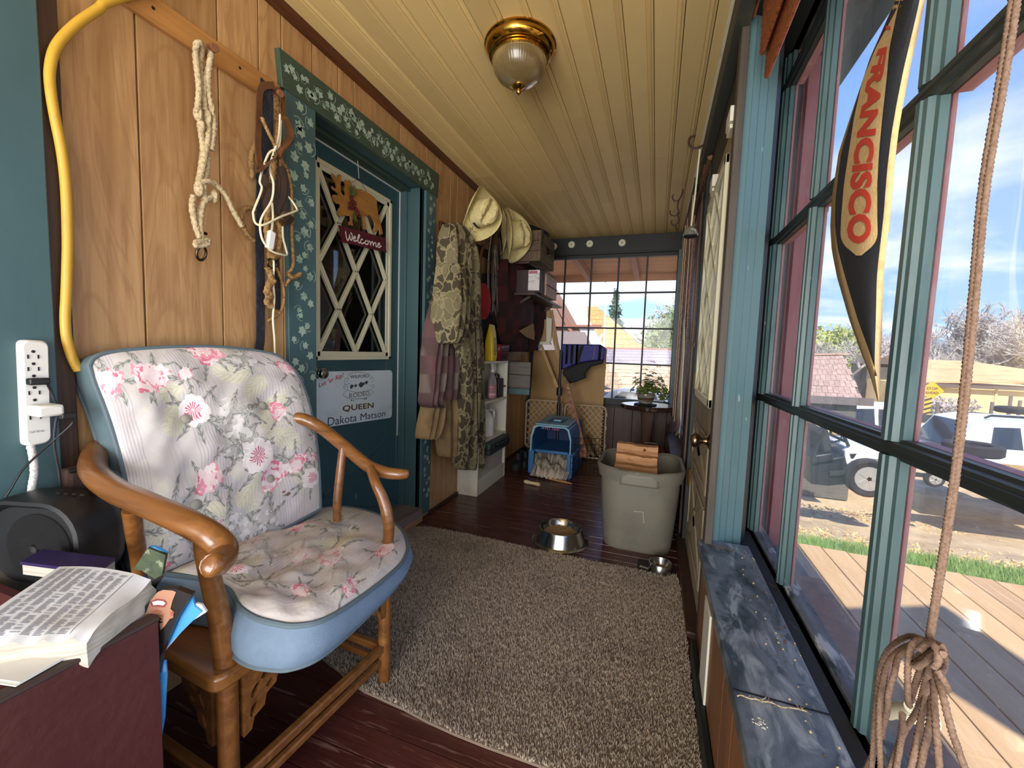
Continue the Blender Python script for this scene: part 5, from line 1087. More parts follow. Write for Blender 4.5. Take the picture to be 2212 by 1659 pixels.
soft([(940,975,640,.02),(925,962,690,.05),(915,955,760,.06),(912,948,830,.06),(909,942,868,.06),(918,955,880,.04)],0,-1.30,'sleeve','plaid_mauve',t,.014,2,n=18); soft([(950,985,700,.03),(948,985,770,.055),(946,984,830,.06),(950,982,862,.05)],0,-1.295,'sleeve','plaid_mauve',t,.012,5,n=18); soft([(943,986,735,.045),(950,984,762,.05),(962,982,778,.03)],0,-1.29,'lining','brown_cloth',t,.01,3,n=16)
t=thing('camouflage_coverall','long camouflage hunting coverall hanging on the hook beside the door','coverall',V3(-1.28,2.6,.3),'clothes on the hook board')
soft([(968,986,482,.02),(955,998,500,.06),(949,1012,540,.10),(948,1018,600,.11),(940,1024,650,.11),(936,1028,700,.10),(960,1031,760,.09),(978,1034,830,.08),(980,1036,900,.07),(981,1037,960,.06),(984,1037,1005,.05),(988,1035,1014,.04)],0,-1.29,'coverall','camo',t,.022,0,nfold=2.6,n=34)
soft([(948,985,570,.10),(940,985,640,.13),(935,978,700,.14),(933,968,735,.13),(936,963,742,.09)],0,-1.27,'sleeve','camo',t,.012,2,n=18)
soft([(998,1010,520,.02),(1008,1024,590,.04),(1016,1031,680,.045),(1024,1038,760,.04),(1028,1040,800,.025)],0,-1.275,'far_sleeve','camo',t,.008,6,n=12)
soft([(962,984,484,.03),(957,990,498,.05),(954,988,525,.05),(956,976,545,.02)],0,-1.28,'hood','camo',t,.01,1,n=16)
g=G(); g.tube(spline([hit(0,-1.165,*q) for q in ((1024,650),(1028,740),(1031,850),(1033,960))],6),.004,6); g.build('zip','black_plastic',t)
G().prism([hit(0,-1.165,*q) for q in ((995,688),(1032,684),(1033,692),(996,696))],(.012,0,0)).build('belt','camo',t,bevel=.003)
# white shelf unit and its load
sh=thing('shelf_unit','narrow white painted shelf unit standing against the left wall by the coats','shelf',V3(-1.34,3.19,0)); a,b_=2.88,3.50; zt=1.055
for y0 in (a,b_-.018): G().box(XL+.004,-1.255,y0,y0+.018,.0,zt).build('side_panel','white_dirty',sh,bevel=.002)
for z0 in (zt-.018,.715,.40,.105): G().box(XL+.008,-1.256,a+.018,b_-.018,z0,z0+.018).build('shelf','white_dirty',sh,bevel=.002)
G().box(-1.275,-1.257,a+.018,b_-.018,.0,.103).build('kick_board','white_dirty',sh,bevel=.002); G().box(XL+.003,XL+.008,a,b_,.02,zt).build('back_panel','white_dirty',sh)
sb=V3(-1.30,3.24,.735); t=thing('spray_bottle','clear spray bottle of pink cleaner with white trigger head on shelf','bottle',sb)
mm=Matrix.Diagonal((.62,1.,1.)); G().lathe([(.05,0),(.056,.006),(.056,.13),(.05,.16),(.028,.20),(.016,.215),(.016,.232)],sb,20,mm).build('bottle',mat('clear_plastic',(226,220,224),.12,trans=.75,spec=.5),t)
G().lathe([(.0565,.012),(.0565,.115)],sb+V3(.001,0,0),20,mm,cap=False).build('label',mat('pink_label',(186,120,132),.45,layers=(((226,196,200),(4,4,60),.5,.62,.7,2),)),t)
G().lathe([(.019,.225),(.019,.25),(.012,.255),(.012,.27)],sb,14).build('collar','white_plastic',t)
hd_=[(-.02,.268),(-.022,.298),(.01,.306),(.05,.302),(.062,.296),(.062,.284),(.048,.282),(.052,.25),(.046,.232),(.040,.25),(.03,.272),(.0,.268)]
G().prism([sb+V3(-.011,y,z) for y,z in hd_],(.022,0,0)).build('trigger_head','white_plastic',t,bevel=.002)
t=thing('battery_charger','black boxy charger with handle beside the spray bottle','charger',V3(-1.31,3.26,.733)); G().box(-1.38,-1.275,3.34,3.45,.733,.90).build('case','black_plastic',t,bevel=.008); G().tube(spline([V3(-1.32,3.345,.88),V3(-1.32,3.355,.93),V3(-1.32,3.43,.93),V3(-1.32,3.445,.88)],6),.008,8).build('handle','black_plastic',t); G().box(-1.3,-1.262,3.45,3.48,.82,.835).build('red_clamp',mat('red_plastic',(140,30,36),.45),t,bevel=.003)
jb=V3(-1.335,3.22,.418); t=thing('white_jug','white plastic jug with sloped shoulder on the middle shelf','jug',jb); G().lathe([(.06,0),(.066,.006),(.066,.135),(.062,.15),(.035,.19),(.02,.205),(.02,.225),(.0,.228)],jb,20,Matrix.Diagonal((1,1.15,1))).build('body','white_plastic',t); G().tube(spline([jb+V3(.02,.05,.215),jb+V3(.03,.085,.20),jb+V3(.03,.09,.15),jb+V3(.03,.07,.12)],5),.011,8).build('handle','white_plastic',t)
t=thing('tool_case','dark green plastic tool case lying on the low shelf, poking out','case',V3(-1.3,3.1,.27)); G().box(-1.40,-1.205,3.0,3.46,.30,.398).build('case',mat('case_green',(34,50,48),.5),t,bevel=.012); G().box(-1.40,-1.2,2.995,3.465,.344,.352).build('seam_band','black_plastic',t); G().tube(spline([V3(-1.203,3.14,.37),V3(-1.185,3.16,.37),V3(-1.185,3.30,.37),V3(-1.203,3.32,.37)],4),.008,8).build('handle','black_plastic',t)
for y in (3.08,3.38): G().box(-1.206,-1.196,y-.015,y+.015,.325,.372).build('latch','metal_dark',t,bevel=.002)
G().box(-1.38,-1.27,2.93,3.45,.124,.298).build('paper_block','page_edge'); tag(bpy.data.objects['paper_block'],'pale block of papers on the lowest shelf under the green case','papers')
yb=V3(-1.30,3.19,1.056); t=thing('yellow_bag','upright yellow printed paper sack on top of the white shelf','bag',yb)
rows=[]
for z,hy,hx in ((0,.05,.035),(.04,.055,.04),(.16,.052,.036),(.24,.05,.022),(.29,.056,.004),(.30,.05,.003)): rows.append([yb+V3(x,y+.006*math.sin(z*30),z) for x,y in srect(hx,hy,min(hx,hy)*.5,4)])
rows=[r+[r[0]] for r in rows]; G().grid(rows).build('sack',mat('sack_yellow',(206,178,32),.45,layers=((160,130,20),(6,6,6),.5,.7,.4)),t); g=G()
for k in range(16): g.box(yb.x+.0385-.0011*max(0,k-8),yb.x+.0405-.0011*max(0,k-8),yb.y-.03,yb.y+.03-.01*(k%3),yb.z+.05+k*.009,yb.z+.054+k*.009)
g.build('small_print','ink_black',t,smooth=False,kind='stuff')
kb=V3(-1.325,3.385,1.056); t=thing('plastic_basket','burgundy plastic basket with slotted sides on the shelf top','basket',kb); ps_=[(.068,.098,.0),(.078,.112,.10),(.08,.115,.135)]
rows=[[kb+V3(x,y,z) for x,y in srect(a_,b__,.02,3)] for a_,b__,z in ps_]; rows=[r+[r[0]] for r in rows]; g=G().grid(rows); k=len(g.v); g.v+=[tuple(p) for p in rows[0][:-1]]; g.f.append(tuple(range(k,len(g.v)))); g.build('tub',mat('basket_red',(104,22,38),.4),t,solid=.004)
G().tube(rows[-1][:-1],.006,6,True).build('rim','basket_red',t); 
for j in range(4):
    for i in range(6): y=kb.y-.08+i*.03; z=kb.z+.02+j*.028; G().box(kb.x+.072+.07*(z-kb.z)*.9,kb.x+.0752+.07*(z-kb.z)*.9,y,y+.016,z,z+.012).build('slot','black_recess',t,smooth=False)
# shadowy things between coats and shelf
mat('lariat',(150,146,136),.8,layers=((80,76,70),(90,90,90),.45,.6,.8,1)); mat('lariat_brown',(96,66,40),.8)
t=thing('lariat_coil','dark coil of lariat rope with pale strands hanging beyond the camouflage coverall','rope coil',V3(-1.36,3.3,1.6))
rr=random.Random(3)
for k in range(9):
    cy=3.36+rr.uniform(-.03,.03); ry=.13+rr.uniform(-.03,.03); rz=.40+rr.uniform(-.05,.05); g=G(); g.tube([V3(-1.36+k*.008,cy+ry*math.cos(a_),1.80+rz*math.sin(a_)) for a_ in np.linspace(0,2*PI,33)[:-1]],.0052,6,True); g.build('coil','lariat' if k in (2,6) else 'leather_dark',t)
t=thing('brown_rope_loop','brown rope loop arching above the red item','rope',V3(-1.38,3.1,1.8)); g=G(); rope(g,[hit(0,-1.36,*q) for q in ((1036,640),(1036,580),(1042,540),(1058,515),(1075,505),(1085,520))],.012); g.build('rope','lariat_brown',t)
rr=random.Random(11)
t=thing('frayed_tassel','bundle of pale frayed strands hanging in shadow behind the shelf items','tassel',V3(-1.33,3.45,1.5))
for k in range(16): p=hit(0,-1.30,1066+rr.uniform(0,16),560+rr.uniform(-30,0)); q=hit(0,-1.30,1062+rr.uniform(0,22),650+rr.uniform(0,30)); G().tube([p,p.lerp(q,.5)+V3(0,rr.uniform(-.02,.02),0),q],.0022,4).build('strand','lariat',t)
soft([(1046,1078,590,.02),(1040,1085,640,.05),(1040,1088,700,.06),(1050,1090,750,.05),(1060,1090,770,.03)],0,-1.40,'black_coat','black_cloth',None,.012,2,n=14); tag(bpy.data.objects['black_coat'],'black coat in deep shadow behind the yellow sack','coat','clothes on the hook board')
t=thing('baseball_cap','red cloth cap hanging just beyond the camouflage coverall','cap',hit(0,-1.27,1045,650)); g=G(); soft([(1036,1046,612,.02),(1036,1052,630,.04),(1036,1054,655,.045),(1038,1052,678,.03),(1038,1046,690,.02)],0,-1.30,'crown',mat('red_cloth',(150,20,28),.8),t,.003,0,n=12)
soft([(1085,1105,560,.04),(1075,1140,585,.09),(1075,1160,630,.11),(1078,1172,680,.11),(1078,1168,715,.10),(1082,1160,735,.09),(1095,1155,752,.07),(1102,1148,760,.04)],0,-1.30,'red_plaid_jacket','plaid_red',None,.03,1,nfold=2.,n=30); rj_=bpy.data.objects['red_plaid_jacket']; tag(rj_,'dark red and black plaid jacket hanging past the shelf, tan lining showing','jacket','clothes on the hook board')
P=[hit(0,-1.155,*q) for q in ((1120,715),(1150,698),(1153,720),(1152,735),(1135,728))]; G().prism(P,(.012,0,0)).build('lining',mat('tan_lining',(150,118,66),.9,bump=((40,40,40),.3)),rj_,bevel=.004)
# straw hats
def hat(name,label,c,axis,roll,m,s=1.,marks=True):
    """cowboy hat: crown axis along `axis`, brim rolled up on both sides"""
    t=thing(name,label,'hat',c,'straw hats'); q=axis.to_track_quat('Z','Y').to_matrix()@Matrix.Rotation(roll,3,'Z'); W_=lambda v:c+q@(v*s)
    rows=[]
    for i in range(49):
        a=2*PI*i/48; row=[]
        for k in range(8):
            f=k/7; r=lerp(.085,.165,f); x=math.cos(a)*r*(1.22 if f<.1 else lerp(1.18,1.22,f)); y=math.sin(a)*r*lerp(.98,.92,f); up=.085*f**2*abs(math.sin(a))**2.2-.03*f**1.5*abs(math.cos(a))**3; row.append(W_(V3(x,y*(1-.10*f*abs(math.sin(a))),up)))
        rows.append(row)
    G().grid(rows).build('brim',m,t,solid=.003); rows=[]
    for i in range(49):
        a=2*PI*i/48; row=[]
        for k in range(11):
            f=k/10; 
            if f<.75: r=lerp(.088,.076,f/.75); z=.115*f/.75
            else: r=.076*(1-(f-.75)/.25)**.6; z=.115+.012*math.sin((f-.75)/.25*1.57)
            x=math.cos(a)*r*1.2; y=math.sin(a)*r*(1-.16*(f if f<.75 else .75)*max(0,math.cos(a))**1.)
            z-=.040*math.exp(-(y/.022)**2)*(1 if f>.6 else 0)*min(1,(f-.6)/.25 if f>.6 else 0)+.02*max(0,math.cos(a))**2*f; z-=.018*math.exp(-((abs(y)-.05)/.018)**2)*max(0,math.cos(a))*(f>.5)
            row.append(W_(V3(x,y,z)))
        rows.append(row)
    G().grid(rows).build('crown',m,t)
    G().tube([W_(V3(math.cos(a)*.091*1.2,math.sin(a)*.089,.012)) for a in np.linspace(0,2*PI,49)[:-1]],.004*s,6,True,).build('hat_band',m,t)
    if marks: 
        g=G(); 
        P=[W_(V3(math.cos(a)*.0895*1.2,math.sin(a)*.0875,z)) for z in (.018,.040) for a in np.linspace(-.35,.35,8)]
        g.v=[tuple(p) for p in P]; g.f=[(i,i+1,i+9,i+8) for i in range(7)]; g.build('hat_patch','ink_black',t,solid=.002)
        for k in range(3): G().ball(W_(V3(.082*math.cos(1.05+k*.13)*1.2,.080*math.sin(1.05+k*.13),.062)),.0035,n=6).build('vent_hole','ink_black',t)
        g=G(); P=[W_(V3(.135+.012*math.sin(i*1.3)*(1 if i%2 else .3),-.03+i*.0065,.008)) for i in range(10)]; g.tube(P,.0012,4); g.build('signature','ink_black',t)
    return t
mat('straw',(206,192,136),.7,layers=((176,158,104),(90,90,90),.5,.62,.6,2),bump=((220,220,220),.2))
hc_=hit(0,-1.20,1036,462); hat('straw_hat','cream straw cowboy hat with dark patch and signature, hanging near the ceiling',hc_,V3(.80,-.42,-.05).normalized(),-2.0,'straw',.98)
hc2=hit(0,-1.20,1108,508); hat('straw_hat','straw hat seen edge-on, crown to the right, hanging before the wooden crate',hc2,V3(.93,-.25,.02).normalized(),PI/2+.12,'straw',1.12,False)
hc3=hit(0,-1.27,1096,505); hat('straw_hat','straw hat tucked edge-on behind the crate-side hat, only its brim showing',hc3,V3(.95,-.2,.02).normalized(),PI/2+.05,'straw',1.08,False)
# shelf on brackets over the jackets, with crate, wire rack and boxes
t=thing('high_shelf','dark wall shelf high at the far left corner','shelf',V3(-1.2,4.0,1.66)); G().box(XL,-1.03,3.50,4.60,1.640,1.66).build('board','dark_trim',t); G().box(XL,-1.10,3.52,4.5,1.915,1.93).build('board','dark_trim',t)
for y in (3.6,4.4): G().bar((XL+.01,y,1.45),(-1.10,y,1.64),.02,.02).build('bracket','dark_trim',t)
wood('crate_wood',(96,80,62),(54,42,32),(126,108,86),1,1.3,.85,.2); 
cr=thing('wooden_crate','weathered brown wooden crate with ring pull, up on the high shelf','crate',V3(-1.1,3.65,1.93))
cq=[hit(0,-1.0,*q) for q in ((1144,508),(1192,536),(1190,579),(1143,556))]
yA=min(p.y for p in cq); yB=max(p.y for p in cq)
for k in range(3): G().box(-1.03,-1.0,3.52,4.02,1.935+k*.088,2.02+k*.088).build('slat','crate_wood',cr,bevel=.003)
for k in range(3): G().box(-1.30,-1.03,3.52,3.54,1.935+k*.088,2.02+k*.088).build('slat','crate_wood',cr,bevel=.003)
G().box(-1.31,-1.03,3.50,4.0,1.931,1.934).build('base','crate_wood',cr); G().box(-1.005,-.992,3.90,3.94,2.05,2.20).build('corner_iron','metal_dark',cr); G().box(-1.005,-.992,3.53,3.57,2.10,2.20).build('corner_iron','metal_dark',cr)
G().tube([V3(-.985,3.74+.03*math.cos(a_),2.06+.03*math.sin(a_)) for a_ in np.linspace(0,2*PI,17)[:-1]],.006,7,True).build('ring_pull','metal_dark',cr); G().box(-.999,-.990,3.70,3.78,2.06,2.10).build('ring_plate','metal_dark',cr,bevel=.003)
soft([(1118,1135,486,.05),(1112,1160,495,.09),(1118,1176,506,.11),(1128,1176,514,.10),(1135,1172,520,.06)],0,-1.18,'black_sack','black_cloth',None,.015,1,n=16); tag(bpy.data.objects['black_sack'],'crumpled black plastic sack lying on top of the wooden crate','sack')
t=thing('wire_rack','black wire rack tray hanging under the wooden crate','rack',V3(-1.0,3.7,1.88))
for k in range(8): G().bar((-1.08,3.5+k*.07,1.90),(-.97,3.5+k*.07,1.87),.004,.004).build('wire','black_plastic',t)
for a_,b__ in ((-1.08,1.90),(-1.03,1.887),(-.97,1.87)): G().bar((a_,3.48,b__),(a_,4.02,b__),.004,.004).build('rail','black_plastic',t)
t=thing('printed_box','white and maroon printed cardboard carton on the shelf','box',V3(-1.15,3.6,1.66)); G().box(-1.33,-1.0,3.52,3.70,1.664,1.86).build('carton',mat('carton_dark',(44,26,28),.6),t,smooth=False,bevel=.002)
G().box(-1.10,-.998,3.518,3.5195,1.68,1.855).build('print_panel',mat('carton_white',(210,204,204),.55,layers=(((150,146,150),(12,3,40),.55,.62,.5,2),)),t,smooth=False); G().box(-1.095,-1.02,3.516,3.5182,1.825,1.848).build('print_band',mat('carton_pink',(168,92,110),.55),t,smooth=False)
t=thing('wooden_case','pale wood-grained box at the outer end of the shelf by the window','box',V3(-.98,3.85,1.66))
q=[hit(0,-.985,*p_) for p_ in ((1170,583),(1211,606),(1207,654),(1168,634))]
G().box(-1.22,-.985,3.71,4.12,1.664,1.86).build('case',wood('pale_case',(176,146,132),(128,98,86),(206,182,170),1,1.5,.6,.05),t,bevel=.003); G().box(-.986,-.980,3.72,4.11,1.758,1.764).build('lid_gap','black_recess',t)
# grey barn-board pieces behind the shelf, and boards below
t=thing('grey_board_crate','grey weathered board crate side beside the white shelf','crate',V3(-1.3,3.6,.72))
mat('barn_grey',(104,98,92),.85,layers=(((66,60,56),(4,40,40),.5,.7,.8),),bump=((10,60,60),.4))
q1=hit(1,3.62,1096,785); q2=hit(1,3.62,1133,845)
for z0,z1 in ((.93,1.045),(.805,.925)): G().box(-1.40,-1.075,3.60,3.625,z0,z1).build('board','barn_grey',t,bevel=.003)
G().box(-1.40,-1.08,3.605,3.63,.745,.80).build('base_board','teal',t,bevel=.003); G().box(-1.40,-1.37,3.625,4.2,.745,1.045).build('side_board','barn_grey',t)
# far left corner: lumber, panels, gates, pole with life vest
mat('plywood',(170,136,88),.7,layers=(((146,112,68),(5,5,2),.45,.7,.6),((120,88,54),(18,18,5),.68,.75,.5)))
pq=[hit(1,4.60,*q) for q in ((1146,748),(1312,752),(1299,880),(1144,880))]
t=thing('plywood_sheet','tan plywood sheet leaning upright against the far window wall','plywood',V3(-.93,4.6,0))
G().prism([V3(-1.38,4.60,.02),V3(-.52,4.55,.02),V3(-.515,4.62,1.205),V3(-1.36,4.66,1.16)],(0,.014,0)).build('sheet','plywood',t,bevel=.002)
wood('lumber',(180,146,102),(140,104,66),(206,176,132),2,1.,.7,.12)
def lum(label,a,b,w,h,m='lumber',cat='lumber'): o=G().bar(a,b,w,h,(0,1,0)).build('lumber_piece',m,None,bevel=.003); tag(o,label,cat,'lumber in the far corner'); return o
lum('pale wooden strip leaning left of the black pole',hit(1,4.45,1168,745),hit(1,4.40,1207,840)+V3(0,0,-.02),.035,.02)
lum('longer pale stud leaning from the window top down behind the pole',hit(1,4.5,1180,655),hit(1,4.42,1218,812),.05,.035)
lum('narrow white-edged board slanting past the small open box',hit(1,4.4,1192,670),hit(1,4.42,1212,790),.02,.03)
t=thing('upright_board_box','upright open wood and white-board box in the far corner','box',V3(-1.1,4.4,1.2)); q=[hit(1,4.4,*p_) for p_ in ((1158,690),(1186,690),(1184,738),(1158,740))]
G().prism(q[:4],(0,.02,0)).build('panel','plywood',t,bevel=.002); q=[hit(1,4.38,*p_) for p_ in ((1180,686),(1192,688),(1190,738),(1180,740))]; G().prism(q,(0,.03,0)).build('edge_strip','white_dirty',t,bevel=.002); q=[hit(1,4.36,*p_) for p_ in ((1160,738),(1186,738),(1190,744),(1162,744))]; G().prism(q,(0,.06,0)).build('foot_board','white_dirty',t,bevel=.002)
# two lattice pet gates
mat('gate_cream',(170,150,120),.6)
def gate(label,a,b,z0,z1,y):
    t=thing('pet_gate',label,'gate',V3((a+b)/2,y,z0),'lattice pet gates'); fr_=[V3(bxx,y,bzz) for bxx,bzz in srect((b-a)/2,(z1-z0)/2,.05,5)]; fr_=[p+V3((a+b)/2,0,(z0+z1)/2) for p in fr_]
    G().tube(fr_,.010,8,True).build('frame','gate_cream',t); g=G(); n=11; L=z1-z0; Wd_=b-a
    for i in range(-12,18):
        x0=a+i*.062
        for s_ in (1,-1):
            pts=[]
            for tt in np.linspace(0,1,25):
                x=x0+s_*tt*L*.9+(0 if s_>0 else .3); z=z0+tt*L
                if a+.01<x<b-.01: pts.append(V3(x,y+.003*s_,z))
            if len(pts)>1: g.bar(pts[0],pts[-1],.006,.004,(0,1,0))
    g.build('lattice','gate_cream',t,kind='stuff')
    for z in (z0+L*.25,z0+L*.6,z0+L*.85): G().box(b-.004,b+.016,y-.01,y+.01,z-.02,z+.02).build('peg','gate_cream',t,bevel=.003)
gate('cream lattice pet gate leaning left of the black pole',-1.33,-.93,.08,.615,4.36); gate('cream lattice pet gate right of the pole, lower panel',-.905,-.465,.03,.59,4.40)
pl=thing('black_pole','thin black adjustable pole standing before the plywood, vest draped over','pole',V3(-.93,4.2,0)); G().tube([V3(-.93,4.2,.03),V3(-.93,4.2,.62)],.020,10).build('lower_tube','black_plastic',pl); G().tube([V3(-.93,4.2,.62),V3(-.93,4.2,1.16)],.014,10).build('upper_tube','black_plastic',pl); G().tube([V3(-.93,4.2,.70),V3(-.93,4.2,.78)],.030,10).build('clamp_collar','black_plastic',pl); G().lathe([(.1,0),(.1,.01),(.03,.03),(.02,.05)],V3(-.93,4.2,0),16).build('foot','black_plastic',pl)
lv=thing('life_vest','blue and black life vest draped over the top of the plywood sheet','life vest',V3(-.72,4.45,1.05))
mat('vest_blue',(32,34,120),.6,bump=((80,80,80),.2)); mat('vest_black',(14,14,18),.75)
def pad(q,y0,t,m,name,par=lv): P=rpoly([hit(1,y0,*a) for a in q],.02) if len(q)==4 else [hit(1,y0,*a) for a in q]; return G().prism(P,(0,t,0)).build(name,m,par,bevel=.012)
pad([(1212,743),(1296,744),(1308,752),(1304,778),(1275,780),(1245,785),(1213,800)],4.26,.06,'vest_blue','shell'); pad([(1214,802),(1246,786),(1275,780),(1304,777),(1300,786),(1275,792),(1262,808),(1266,816),(1240,826),(1222,830)],4.25,.07,'vest_black','shoulder_flap')
for x in (1222,1233,1244): pad([(x,744),(x+6,744),(x+4,785),(x-2,788)],4.245,.02,'vest_black','strap')
pad([(1254,745),(1262,745),(1250,783),(1243,784)],4.245,.02,'vest_black','side_panel'); pad([(1294,745),(1300,746),(1297,777),(1291,778)],4.245,.02,'vest_black','side_panel')
g=G(); A=hit(1,4.243,1281,777); B=hit(1,4.243,1286,748); d=(B-A).normalized(); u=V3(-d.z,0,d.x); put_text(g,'SeaSport',lambda X,Y:(A+B)/2+d*X+u*Y,1,0,w=(B-A).length,h=.022,shear=.3); g.build('lettering',mat('vest_print',(128,104,150),.6),lv,smooth=False)
mat('osb',(150,104,80),.8,layers=(((110,72,54),(30,30,30),.45,.6,.8,2),((190,150,120),(22,22,22),.58,.68,.7,2)),bump=((60,60,60),.5))
A=[hit(1,4.05,*q) for q in ((1218,812),(1228,826),(1270,985),(1252,990))]; o=G().prism(A,(0,.02,0)).build('board_offcut','osb',None,bevel=.002); tag(o,'splintery reddish chipboard offcut leaning across the lattice gates','board','lumber in the far corner')
lum('short brown stick on the floor side of the chipboard offcut',hit(1,4.2,1268,940),hit(1,4.3,1288,985),.03,.02,'dark_panel','stick')
# pet carrier
pc=thing('pet_carrier','blue plastic pet carrier with open wire door and crumpled bedding','pet carrier',V3(-.86,3.95,0))
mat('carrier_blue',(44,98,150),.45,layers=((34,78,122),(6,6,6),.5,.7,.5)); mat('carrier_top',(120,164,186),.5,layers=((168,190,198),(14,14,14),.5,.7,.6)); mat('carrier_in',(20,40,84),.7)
X0,X1,Ya,Yb=-1.055,-.665,3.62,4.22
def cring(hx,y0,y1,z): return [V3(x,y,z) for x,y in ((-.86-hx,y0),(-.86+hx,y0),(-.86+hx,y1),(-.86-hx,y1))]
g=G(); 
for x0,x1 in ((X0,X0+.012),(X1-.012,X1)): g.box(x0,x1,Ya,Yb,.0,.22)
g.box(X0,X1,Yb-.012,Yb,0,.22); g.box(X0,X1,Ya,Yb,0,.012); g.box(X0,X1,Ya,Ya+.012,0,.05); g.box(X0-.012,X0+.04,Ya-.01,Ya+.012,.02,.24); g.box(X1-.04,X1+.012,Ya-.01,Ya+.012,.02,.24); g.build('lower_shell','carrier_blue',pc,bevel=.006)
G().box(X0-.02,X1+.02,Ya+.06,Yb+.02,.205,.235).build('rim_flange','carrier_blue',pc,bevel=.006)
def ch_(y0,y1,hx0,hx1,z0,z1,name,m): 
    a_=[V3(-.86-hx0,y0,z0),V3(-.86-hx1,y0,z1),V3(-.86+hx1,y0,z1),V3(-.86+hx0,y0,z0)]; 
    g=G()
    P=[V3(-.86-hx0,0,z0),V3(-.86-hx0*.99,0,z0+(z1-z0)*.55),V3(-.86-hx1,0,z1-.02),V3(-.86-hx1+.03,0,z1),V3(-.86+hx1-.03,0,z1),V3(-.86+hx1,0,z1-.02),V3(-.86+hx0*.99,0,z0+(z1-z0)*.55),V3(-.86+hx0,0,z0)]; Pi=[V3(-.86+(p.x+.86)*.93,0,p.z-(.012 if p.z>z0 else 0)) for p in P]
    rows=[[p+V3(0,y,0) for p in P+Pi[::-1]+[P[0]]] for y in (y0,y1)]; g.grid(rows)
    for y in (y0,y1):
        k=len(g.v); g.v+=[tuple(p+V3(0,y,0)) for p in P]+[tuple(p+V3(0,y,0)) for p in Pi]; g.f+=[(k+i,k+i+1,k+9+i,k+8+i) for i in range(7)]
    return g.build(name,m,pc,bevel=.003)
ch_(Ya,Yb,.19,.162,.235,.475,'upper_shell','carrier_blue'); G().prism([V3(-.86-.155,Ya+.01,.476),V3(-.86+.155,Ya+.01,.476),V3(-.86+.155,Yb-.02,.476),V3(-.86-.155,Yb-.02,.476)],(0,0,.014)).build('top_panel','carrier_top',pc,bevel=.006)
ch_(Ya-.016,Ya,.192,.165,.235,.478,'front_arch','carrier_top'); G().box(X0+.014,X1-.014,Yb-.03,Yb-.012,.012,.46).build('inner_back','carrier_in',pc)
G().box(-.94,-.78,3.72,3.98,.4905,.4925).build('handle_recess','carrier_blue',pc); G().box(-.885,-.815,3.80,3.88,.493,.508).build('carry_handle','carrier_top',pc,bevel=.004); G().box(-.868,-.832,3.82,3.86,.5085,.512).build('handle_latch',mat('dark_red',(90,30,30),.5),pc)
g=G(); put_text(g,'PET TAXI',lambda X,Y:V3(-.85+X,Ya-.0165,.455+Y),1,0,w=.13,h=.024); g.build('lettering',mat('taxi_print',(176,96,150),.5),pc,smooth=False)
G().prism([V3(-.955,Ya-.0165,.455),V3(-.925,Ya-.0165,.467),V3(-.925,Ya-.0165,.443)],(0,-.001,0)).build('arrow_print','carrier_blue',pc,smooth=False)
dr=thing('w','','',(0,0,0)); bpy.data.objects.remove(dr)
g=G(); H0=V3(-.668,Ya-.02,.05); dvec=V3(.62,.26,0).normalized()
for i in range(9): g.tube([H0+dvec*(i*.036)+V3(0,0,0),H0+dvec*(i*.036)+V3(0,0,.34)],.0022,5)
for j in range(7): g.tube([H0+V3(0,0,j*.0567),H0+dvec*.288+V3(0,0,j*.0567)],.0022,5)
g.build('wire_door',mat('wire_grey',(52,52,54),.4,1),pc)
bd_=thing('pet_bedding','crumpled grey-beige striped bedding spilling from the blue carrier','bedding',V3(-.86,3.8,.02)); rows=[]
rr=random.Random(6)
for i in range(31):
    s_=i/30; row=[]
    for j in range(25):
        t_=j/24; x=-.86+(s_-.5)*.34; y=lerp(3.56,4.1,t_); z=.03+.15*min(1,t_*2.2)**.8+.022*math.sin(s_*19+t_*4+math.sin(t_*9))+.018*math.sin(t_*26+s_*7); 
        if t_<.12: z=max(.008,z*t_/.12)
        row.append(V3(x+.012*math.sin(t_*13),y,max(z,.014)))
    rows.append(row)
G().grid(rows).build('blanket',mat('bedding_cloth',(150,142,128),.95,layers=(((86,80,74),(70,8,8),.5,.6,.8,2),((186,178,164),(10,10,10),.55,.7,.6)),bump=((40,40,40),.3)),bd_,solid=.012); rows=[]
for i in range(25):
    s_=i/24; rows.append([V3(-.98+s_*.26,3.56-.03*math.sin(s_*3.14)+.10*t_,.02+.08*math.sin(t_*2.4)*(.7+.3*math.sin(s_*25))+.012*math.sin(s_*40)) for t_ in np.linspace(0,1,9)])
G().grid(rows).build('towel_fold',mat('towel',(178,168,152),.95,bump=((60,60,60),.4)),bd_,solid=.01)
t=thing('work_boots','dark shoes in shadow on floor left of the blue carrier','shoes',V3(-1.22,3.85,0))
for dy in (0,.12): 
    rows=[[V3(-1.22+dy*.3+x*sx_,3.8+dy+y*sx_+.03*(z>.06),z) for x,y in srect(.05,.13,.045,4)] for z,sx_ in ((0,1.),(.03,1.),(.06,.9),(.09,.62),(.15,.55))]; rows=[r+[r[0]] for r in rows]; G().grid(rows).build('shoe','vest_black',t)
